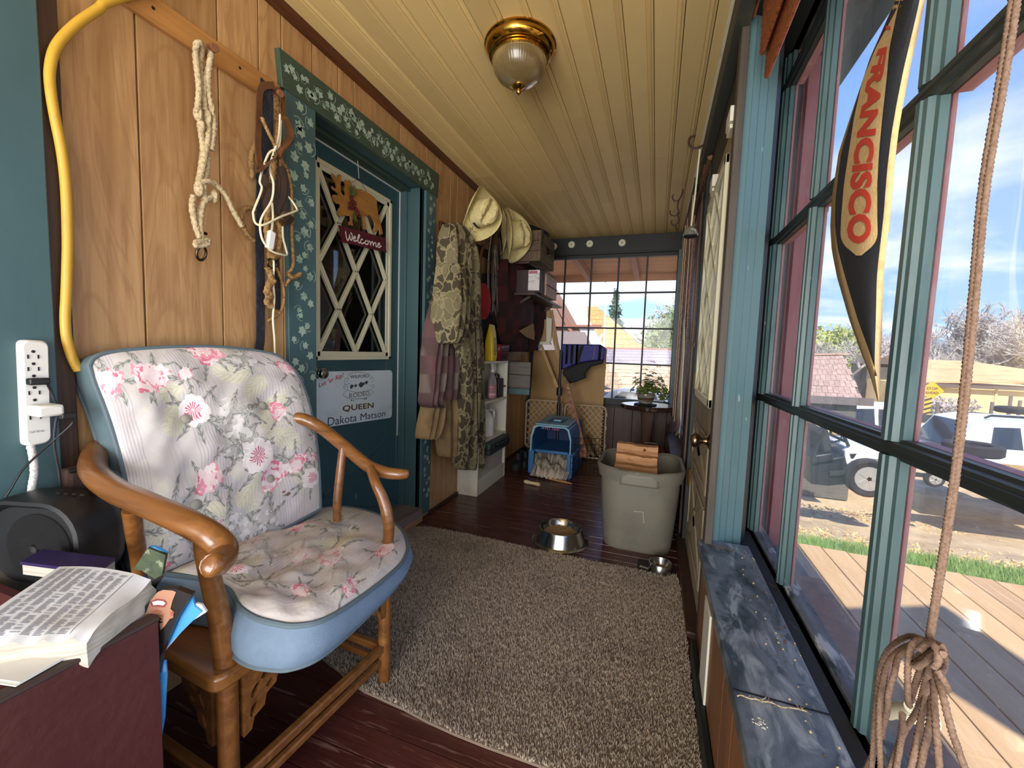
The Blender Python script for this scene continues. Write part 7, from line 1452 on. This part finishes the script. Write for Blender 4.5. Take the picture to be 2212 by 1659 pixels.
# shingled outbuilding roof left of the pennant
mat('shingle_warm',(184,152,136),.85,layers=(((150,118,104),(7,7,7),.45,.65,.8,4),((210,182,160),(3,3,3),.55,.7,.5)),rnd=.12)
def shingle_roof(name,label,P,rows_,cols,m,cat='roof',parent=None):
    """quad P (bottom-left, bottom-right, top-right, top-left) laid with overlapping shingles"""
    t=parent or thing(name,label,cat,P[0]); up=(P[3]-P[0]).normalized(); n=(P[1]-P[0]).cross(P[3]-P[0]).normalized(); n=n if n.z>0 else -n; f=lambda a,b:(P[0]*(1-a)+P[1]*a)*(1-b)+(P[3]*(1-a)+P[2]*a)*b
    G().prism([p-n*.02 for p in P],-n*.06).build('roof_deck','trunk_grey',t); r=random.Random(cols)
    for j in range(rows_):
        for i in range(cols):
            o=(.5 if j%2 else 0); a0=max(0,(i-o)/cols); a1=min(1,(i+1-o)/cols)
            if a1-a0<.2/cols: continue
            h=r.uniform(.008,.022); q_=[f(a0+.03/cols,j/rows_)+n*h,f(a1-.03/cols,j/rows_)+n*h,f(a1-.03/cols,min(1,(j+1.1)/rows_)),f(a0+.03/cols,min(1,(j+1.1)/rows_))]; G().prism(q_,-n*.012).build('shingle',m,t,smooth=False)
    return t
A=[at(1745,862,13),at(1866,868,13),at(1824,766,17),at(1745,768,17)]
sr=shingle_roof('shingled_shed','old shed with worn reddish shingle roof left of the pennant','' or A,8,9,'shingle_warm','shed'); G().box(A[0].x-1,A[1].x-.1,13.1,17,gz(14),A[0].z-.05).build('wall','barn_grey',sr); G().bar(A[3]+V3(-.2,0,.03),A[2]+V3(.1,0,.03),.25,.06).build('ridge_board','shingle_warm',sr); G().bar(A[0],A[1]+V3(.2,0,0),.08,.2).build('eave_board','weather_wood',sr)
# road sign
sg0=at(2013,844,25); rs=thing('road_sign','yellow diamond STOP AHEAD road sign on a striped post before the barn','road sign',V3(sg0.x,25,gz(25))); d_=.46
G().prism([sg0+V3(-d_,0,0),sg0+V3(0,0,-d_),sg0+V3(d_,0,0),sg0+V3(0,0,d_)],(0,.03,0)).build('panel',mat('sign_yellow',(236,180,36),.5),rs); g=G(); put_text(g,'STOP',lambda X,Y:sg0+V3(X,-.006,.10+Y),1,.02,w=.42,h=.13); put_text(g,'AHEAD',lambda X,Y:sg0+V3(X,-.006,-.10+Y),1,.02,w=.50,h=.13); g.build('lettering','ink_black',rs,smooth=False)
G().box(sg0.x-.04,sg0.x+.04,25.03,25.1,gz(25),sg0.z).build('post','weather_wood',rs); mp0=at(2003,880,24.8)
G().prism([mp0+V3(-.13,0,-.45),mp0+V3(.13,0,-.45),mp0+V3(.13,0,.45),mp0+V3(-.13,0,.45)],(0,.02,0)).build('marker_plate','sign_yellow',rs)
for k in range(4): z=mp0.z-.38+k*.22; G().prism([V3(mp0.x-.13,24.79,z),V3(mp0.x+.13,24.79,z+.12),V3(mp0.x+.13,24.79,z+.21),V3(mp0.x-.13,24.79,z+.09)],(0,.008,0)).build('stripe','ink_black',rs)
# ---- tyres
mat('tyre',(44,44,48),.85,bump=((30,30,30),.3)); mat('car_white',(238,240,244),.25,coat=.6); mat('car_glass',(40,50,60),.08,spec=.8); mat('car_black',(26,27,30),.45); mat('rim_grey',(196,196,192),.35,.6); mat('tail_red',(188,24,40),.3)
def tyre(g,c,R_,w,m=None): return g.lathe([(R_*.62,-w*.42),(R_*.9,-w/2),(R_,-w*.35),(R_,w*.35),(R_*.9,w/2),(R_*.62,w*.42),(R_*.62,-w*.42)],c,22,m)
ty0=at(2047,905,20)
for k in range(4): p=V3(ty0.x+(.05,-.05,.10,0.02)[k],20+(.02,-.04,.05,0)[k],gz(20)+.5+k*.235); t=thing('scrap_tyre','old black tyre in the pile by the road, '+('bottom one, widest','second from the bottom','third from the bottom','topmost')[k],'tyre',p,'tyre pile'); tyre(G(),p,(.62,.55,.5,.44)[k],.23).build('tread','tyre',t); G().lathe([(.28,-.05),(.28,.05)],p,16).build('inner_wall','car_black',t)
for k,(px,py,Y) in enumerate(((2006,905,19),(2196,886,20),(2125,900,21),(2163,905,20))): p=at(px,py,Y); t=thing('scrap_tyre','black tyre lying on the ground by the road, '+('left of the pile','at the far right on pallets','right of the pile','between pile and pallets')[k],'tyre',p,'loose tyres'); tyre(G(),p,.55,.22).build('tread','tyre',t); G().lathe([(.3,-.05),(.3,.05)],p,16).build('inner_wall','car_black',t)
pa=at(2195,905,20); t=thing('pallet','weathered wooden pallet stack at the far right by the road','pallet',V3(pa.x,20,gz(20)))
for k in range(2):
    for j in range(5): G().box(pa.x-.7,pa.x+1.4,19.5+j*.22,19.65+j*.22,pa.z-.02-k*.17,pa.z+.02-k*.17).build('slat','barn_grey',t)
    for x in (-.7,.3,1.3): G().box(pa.x+x,pa.x+x+.1,19.5,20.5,pa.z-.13-k*.17,pa.z-.02-k*.17).build('bearer','barn_grey',t)
pst=at(2040,880,27)
for k,(px,py) in enumerate(((2022,893),(2075,890),(2140,893),(2200,890),(2180,880))): p=at(px,py,26); tag(G().tube([V3(p.x,26,gz(26)-.2),V3(p.x+.02,26,p.z+.55)],.07,7).build('fence_post','weather_wood'),'short weathered fence post in the verge before the barn, '+{2022:'just right of the sign post',2075:'right of the tyre pile',2140:'middle of the right pane',2200:'nearest the right frame edge',2180:'set back before the pallets'}[px],'post','verge fence posts')
# ---- SUV, pickup, utility vehicle, trailer
def wheel(par,c,R_,w,axis='Y'):
    m=Matrix.Rotation(PI/2,3,'X') if axis=='Y' else Matrix.Rotation(PI/2,3,'Y'); o=tyre(G(),c,R_,w,m).build('wheel','tyre',par); 
    G().lathe([(R_*.64,-w*.3),(R_*.6,-w*.1),(R_*.2,0),(0,.0)],c-V3(0,w*.15,0) if axis=='Y' else c,18,m@Matrix.Rotation(PI,3,'X')).build('rim','rim_grey',o)
    for k in range(5): a_=k*1.2566; v=m@V3(math.cos(a_)*R_*.52,math.sin(a_)*R_*.52,0); G().bar(c-V3(0,w*.42,0),c-V3(0,w*.42,0)+v,R_*.16,.03,(0,1,0)).build('spoke','rim_grey',o)
def extr(prof,y0,y1,inset=0):                    # car side profile (x,z) extruded in y, upper part tapered
    zs=[p[1] for p in prof]; zt=max(zs); zm=min(zs)+(zt-min(zs))*.55
    f=lambda p,y,s:V3(p[0],y+s*(inset*max(0,(p[1]-zm)/(zt-zm))),p[1]); g=G(); k=len(prof); g.v=[tuple(f(p,y0,1)) for p in prof]+[tuple(f(p,y1,-1)) for p in prof]; g.f=[tuple(range(k))[::-1],tuple(range(k,2*k))]+[(i,(i+1)%k,k+(i+1)%k,k+i) for i in range(k)]; return g
sx0=at(2062,945,11.7).x; sz=at(2062,905,11.7).z-1.76; su=thing('suv','white SUV with roof rails and red tail lamp parked in the yard','car',V3(sx0+2.2,12.6,sz))
prof=[(0,.45),(-.02,.75),(.02,1.02),(.10,1.10),(.42,1.70),(.75,1.78),(2.2,1.80),(2.75,1.74),(3.5,1.18),(4.5,1.02),(4.72,.85),(4.72,.40),(4.0,.30),(.5,.30)]
extr([(sx0+a,sz+b) for a,b in prof],11.7,13.5,.22).build('body','car_white',su,ang=.5,bevel=.03)
for q in ([(.62,1.18),(.72,1.62),(1.15,1.64),(1.15,1.18)],[(1.25,1.18),(1.25,1.64),(2.05,1.65),(2.10,1.18)],[(2.20,1.18),(2.15,1.65),(2.65,1.60),(3.15,1.20)]): G().prism([V3(sx0+a,11.7+.22*max(0,(b-1.12)/.68)-.012,sz+b) for a,b in q],(0,.02,0)).build('window','car_glass',su,smooth=False)
G().prism([V3(sx0+.05,11.95,sz+1.12),V3(sx0+.05,13.25,sz+1.12),V3(sx0+.37,13.15,sz+1.66),V3(sx0+.37,12.05,sz+1.66)],(-.03,0,.02)).build('rear_window','car_glass',su,smooth=False); G().box(sx0-.03,sx0+.42,11.68,11.76,sz+.95,sz+1.10).build('tail_lamp','tail_red',su,bevel=.02); G().box(sx0-.03,sx0+.05,13.2,13.5,sz+.95,sz+1.10).build('tail_lamp','tail_red',su,bevel=.02)
G().tube([V3(sx0+.6,11.95,sz+1.80),V3(sx0+.7,11.95,sz+1.86),V3(sx0+2.4,11.95,sz+1.87),V3(sx0+2.5,11.95,sz+1.8)],.025,7).build('roof_rail','car_black',su); G().box(sx0-.08,sx0+.1,11.75,13.45,sz+.38,sz+.62).build('bumper','car_white',su,bevel=.03)
for x in (.95,3.75): wheel(su,V3(sx0+x,11.76,sz+.34),.36,.24)
for x in (.95,3.75): wheel(su,V3(sx0+x,13.4,sz+.34),.36,.24)
# pickup
px0=at(1850,900,14).x; pz=at(1870,877,14).z-1.72; pk_=thing('pickup','white pickup truck with dark windows parked behind the utility vehicle','car',V3(px0,15,pz))
prof=[(-1.7,.5),(-1.72,1.0),(-1.5,1.12),(-.75,1.18),(-.25,1.68),(.2,1.74),(1.35,1.74),(1.5,1.16),(3.3,1.12),(3.32,.5),(2.6,.42),(-1,.42)]
extr([(px0+a,pz+b) for a,b in prof],14,15.8,.2).build('body','car_white',pk_,ang=.5,bevel=.03)
for q in ([(-.45,1.20),(-.12,1.6),(.45,1.64),(.45,1.2)],[(.55,1.2),(.55,1.64),(1.25,1.64),(1.33,1.2)]): G().prism([V3(px0+a,14+.2*max(0,(b-1.1)/.64)-.012,pz+b) for a,b in q],(0,.02,0)).build('window','car_glass',pk_,smooth=False)
G().box(px0+1.6,px0+3.2,14.1,15.7,pz+1.1,pz+1.135).build('bed_liner','car_black',pk_); G().box(px0-1.76,px0-1.68,14.1,15.7,pz+.5,pz+.72).build('bumper','rim_grey',pk_,bevel=.02)
for x in (-1.0,2.3): wheel(pk_,V3(px0+x,14.05,pz+.38),.4,.25)
for x in (-1.0,2.3): wheel(pk_,V3(px0+x,15.75,pz+.38),.4,.25)
# off-road utility vehicle
uy=9.0; wc_=at(1871,1031,uy); R_=.34; ut=thing('utility_vehicle','black off-road utility vehicle with white hood and roll cage, nearest in the yard','utility vehicle',V3(wc_.x-.8,9.6,wc_.z-R_))
wheel(ut,V3(wc_.x,uy,wc_.z),R_,.26); wheel(ut,V3(wc_.x,uy+1.2,wc_.z),R_,.26); wheel(ut,V3(wc_.x-1.75,uy,wc_.z),R_,.26); wheel(ut,V3(wc_.x-1.75,uy+1.2,wc_.z),R_,.26); U0=wc_
def up_(*q): return [V3(p.x,uy+.05,p.z) for p in (at(a,b,uy+.05) for a,b in q)]
G().prism(up_((1826,972),(1838,962),(1900,968),(1925,985),(1925,1000),(1900,996),(1870,992),(1846,998),(1834,1012),(1826,1000)),(0,1.1,0)).build('hood','car_white',ut,bevel=.03); G().prism(up_((1835,980),(1850,980),(1843,990),(1838,990)),(0,-.012,0)).build('decal','ink_black',ut,smooth=False)
G().prism(up_((1752,1000),(1826,985),(1834,1014),(1835,1046),(1790,1050),(1752,1046)),(0,1.1,0)).build('chassis','car_black',ut,bevel=.02); G().prism(up_((1790,1018),(1832,1014),(1834,1022),(1790,1027)),(0,-.05,0)).build('running_board','tyre',ut); G().prism(up_((1752,985),(1800,978),(1806,1002),(1752,1010)),(0,1.0,0)).build('seat_base','car_black',ut,bevel=.03); G().prism(up_((1770,935),(1790,928),(1800,975),(1780,980)),(0,.9,0)).build('seat_back','tyre',ut,bevel=.04)
for yy in (uy+.06,uy+1.1):
    for pl in ([(1836,965),(1822,935),(1800,905),(1745,900)],[(1800,905),(1775,950),(1760,990)],[(1745,900),(1750,985)]): G().tube([V3(at(a,b,uy).x,yy,at(a,b,uy).z) for a,b in pl],.028,7).build('cage_tube','car_black',ut)
for a,b in ((1800,905),(1745,900),(1830,955)): p=at(a,b,uy); G().tube([V3(p.x,uy+.06,p.z),V3(p.x,uy+1.1,p.z)],.028,7).build('cage_tube','car_black',ut)
p=at(1818,950,uy); G().tube([V3(p.x+.1*0+.16*math.cos(t_),uy+.45+.02*math.sin(t_),p.z+.13*math.sin(t_)) for t_ in np.linspace(0,6.28,17)[:-1]],.016,6,True).build('steering_wheel','car_black',ut)
tq2=at(1780,945,11.5); t=thing('scrap_boards','leaning tan scrap boards behind the utility vehicle','boards',V3(tq2.x,11.5,gz(11.5)))
for k in range(4): p=at(1768+k*10,918+k*3,11.5); q_=at(1775+k*10,985,11.5); G().bar(p,q_,.14,.03,(0,1,0)).build('board','lumber' if k%2 else 'barn_wall',t)
# trailer
t0=at(2030,985,9.8); tr=thing('flat_trailer','low flatbed trailer with plank sides and a tyre laid on it','trailer',V3(t0.x+1.2,10.4,gz(10))); a,b=at(2090,1000,9.8),at(2330,1045,9.8)
for k in range(3): G().bar(a+V3(.2,0,-.02-k*.13),V3(b.x+.8,9.8,a.z-.02-k*.13),.04,.12,(0,0,1)).build('side_plank','lumber',tr)
for x in (.35,.95,1.6): G().box(a.x+x,a.x+x+.05,9.74,9.78,a.z-.4,a.z+.05).build('stake','car_black',tr)
G().box(a.x+.1,b.x+.8,9.8,11.4,a.z-.5,a.z-.42).build('bed','weather_wood',tr); G().bar(V3(a.x+.1,10.5,a.z-.46),V3(t0.x-1.1,10.5,a.z-.46),.08,.08).build('drawbar','car_black',tr); c_=at(2003,1033,9.8); wheel(tr,V3(c_.x+.1,9.8,c_.z),.15,.1); p=at(2130,978,9.9); tyre(G(),p+V3(0,.35,0),.42,.22).build('spare_tyre','tyre',tr); wheel(tr,V3(a.x+1.9,9.85,a.z-.62),.32,.2)
# ================================================================ seen through the far window
mat('soffit_wood',(176,128,92),.75,layers=((140,94,64),(1,14,14),.45,.7,.7)); mat('rafter_red',(136,92,78),.7); mat('fascia_white',(232,234,236),.6)
ev=G().prism([V3(-2.6,YD+.15,2.36),V3(1.2,YD+.15,2.36),V3(1.2,6.2,2.30),V3(-2.6,6.2,2.30)],(0,0,.05)).build('eave_soffit','soffit_wood'); S(ev)
for x in (-1.75,-1.02,-.35,.35): G().prism([V3(x,YD+.15,2.352),V3(x+.07,YD+.15,2.352),V3(x+.07,6.15,2.292),V3(x,6.15,2.292)],(0,0,-.10)).build('rafter','rafter_red',ev)
G().box(-2.6,1.2,6.2,6.23,2.20,2.38).build('fascia','soffit_wood',ev)
gb=thing('gable_roof','brown gable roof underside with white barge board, left outside the far window','roof',V3(-2.6,7.6,2.0))
W0,W1=at(1195,560,7.4),at(1306,758,7.4); dn=(W1-W0).normalized(); nn=V3(-dn.z,0,dn.x)
G().prism([W0+nn*.02,W1+nn*.02,W1-nn*.20,W0-nn*.20],(0,.05,0)).build('barge_board','fascia_white',gb); 
und=[W0-nn*.2,W1-nn*.2,V3(W1.x-2.4,7.4,W1.z-.1),V3(W0.x-2,7.4,W1.z-.1)]; G().prism(und,(0,.06,0)).build('gable_wall',mat('gable_brown',(128,102,92),.8,layers=((118,84,72),(1,1,12),.45,.7,.7)),gb); G().bar(at(1200,650,7.38),at(1262,770,7.38),.06,.05,(0,1,0)).build('red_brace','rafter_red',gb); G().bar(at(1150,705,7.38),at(1300,705,7.38),.05,.04,(0,1,0)).build('siding_joint','rafter_red',gb)
G().prism([V3(W0.x-3,7.35,at(1200,716,7.4).z),V3(W1.x-.35,7.35,at(1285,718,7.4).z),V3(W1.x-.05,7.35,W1.z-.2),V3(W0.x-3,7.35,W1.z-.2)],(0,-.05,0)).build('lower_panel',mat('grey_panel',(128,118,120),.8,layers=((190,188,190),(16,16,16),.68,.74,.8)),gb)
oh=thing('orange_roof_house','house with bright orange-brown shingle roof beyond the white barge board','house',at(1330,760,20)-V3(0,0,2)); A=[at(1275,757,20),at(1398,757,20),at(1392,752,22),at(1278,664,23)]
mat('orange_shingle',(178,136,82),.8,layers=((160,108,50),(1,1,9),.45,.65,.7),rnd=.08); shingle_roof('r','',[at(1270,757,20),at(1402,757,20),at(1278,662,23)+V3(.3,0,0),at(1268,662,23)],9,8,'orange_shingle',parent=oh); G().box(A[0].x-1.5,A[1].x-.4,20.3,24,gz(20),A[0].z-.1).build('wall','barn_wall',oh)
bt_=at(1291,735,19.5); G().bar(at(1288,742,19.6),at(1302,722,19.6),.12,.12).build('vent_pipe','white_plastic',oh)
gh=thing('grey_roof_house','pale grey roofed house behind the orange roof','house',at(1400,760,32)-V3(0,0,3)); G().prism([at(1345,757,32),at(1420,757,32),at(1404,715,34),at(1345,713,34)],(0,.3,.1)).build('roof',mat('grey_roof',(190,186,186),.8),gh); G().box(at(1345,757,32).x,at(1410,757,32).x,32.2,36,gz(32),at(1380,757,32).z).build('wall','white_plastic',gh); G().box(at(1402,748,31).x,at(1412,748,31).x+.3,31,32,gz(31),at(1405,742,31).z).build('porch','white_plastic',gh)
gr=thing('shingle_garage','low garage with lilac-grey and tan shingled roof right below the far window','garage',at(1380,800,9)-V3(0,0,2)); 
mat('shingle_grey',(136,126,130),.85,layers=((140,126,130),(5,5,5),.45,.65,.8),rnd=.12)
shingle_roof('r','',[at(1250,785,11),at(1475,789,11),at(1475,756,13.5),at(1250,752,13.5)],5,22,'shingle_grey',parent=gr); G().bar(at(1240,751,13.5),at(1480,756,13.5),.3,.06).build('ridge_cap','rafter_red',gr)
mat('shingle_tan',(168,142,110),.85,layers=((170,140,106),(5,5,5),.45,.65,.8),rnd=.14)
shingle_roof('r','',[at(1235,862,7.2),at(1500,868,7.2),at(1480,789,10.8),at(1250,785,10.8)],9,20,'shingle_tan',parent=gr); G().box(at(1250,785,11).x,at(1475,789,11).x,7.4,13.4,gz(9),at(1300,865,7.3).z-.1).build('wall','barn_grey',gr)
ca=at(1360,862,6.6); cr2=thing('parked_car','pale roof of a parked car just visible below the far window','car',V3(ca.x,6.8,-.9)); extr([(ca.x-.55,ca.z-.5),(ca.x-.5,ca.z-.1),(ca.x-.3,ca.z+.10),(ca.x-.1,ca.z+.15),(ca.x+.4,ca.z+.14),(ca.x+.6,ca.z-.05),(ca.x+.7,ca.z-.5)],6.6,7.0,.05).build('roof_shell','car_white',cr2,bevel=.02); G().prism([V3(ca.x-.25,6.6,ca.z),V3(ca.x-.12,6.615,ca.z+.11),V3(ca.x+.35,6.615,ca.z+.10),V3(ca.x+.45,6.6,ca.z)],(0,.02,0)).build('window','car_glass',cr2)
am=thing('antenna_pole','white antenna pole with hooked top outside the far window','antenna',at(1308,720,16)-V3(0,0,4)); G().tube([V3(at(1305,760,16).x,16,gz(16)-.05),at(1311,600,16)],.035,8).build('pole','fascia_white',am); G().tube(spline([at(1311,604,16),at(1318,596,16),at(1312,590,16),at(1303,592,16),at(1302,600,16),at(1310,612,16)],5),.02,6).build('hook_top','trunk_grey',am)
p=at(1328,680,30); leaf_tree('dark conifer tree behind the orange roof through the far window',(p.x,30,p.z-1.2),1.7,2.9,'leaf_conifer',4500,5,'cone',grp='garden trees',name='conifer_tree')
for i,(px,Y,H_,sd_) in enumerate(((1352,40,672,21),(1378,42,662,22),(1402,44,668,23),(1438,36,655,24),(1300,42,655,25),(1458,34,640,26))): bare_tree('bare garden tree through the far window, '+('right beside the conifer','behind the grey roof','above the porch','third pane column, tall','left of the conifer','at the right frame edge')[i],base_at(px,Y),top_h(px,H_,Y),.7,sd_,.9,'garden trees')
for i,(px,py,Y,r_) in enumerate(((1422,748,26,1.3),(1450,735,25,1.9),(1466,720,27,1.8))): p=at(px,py,Y); leaf_tree('olive evergreen bush through the far window, '+('smallest, by the porch','middle one','rightmost by the frame')[i],(p.x,Y,p.z-.4),r_*.8,r_,'leaf_olive' if i else 'leaf_spring',2200,40+i,grp='garden trees',name='evergreen_bush')
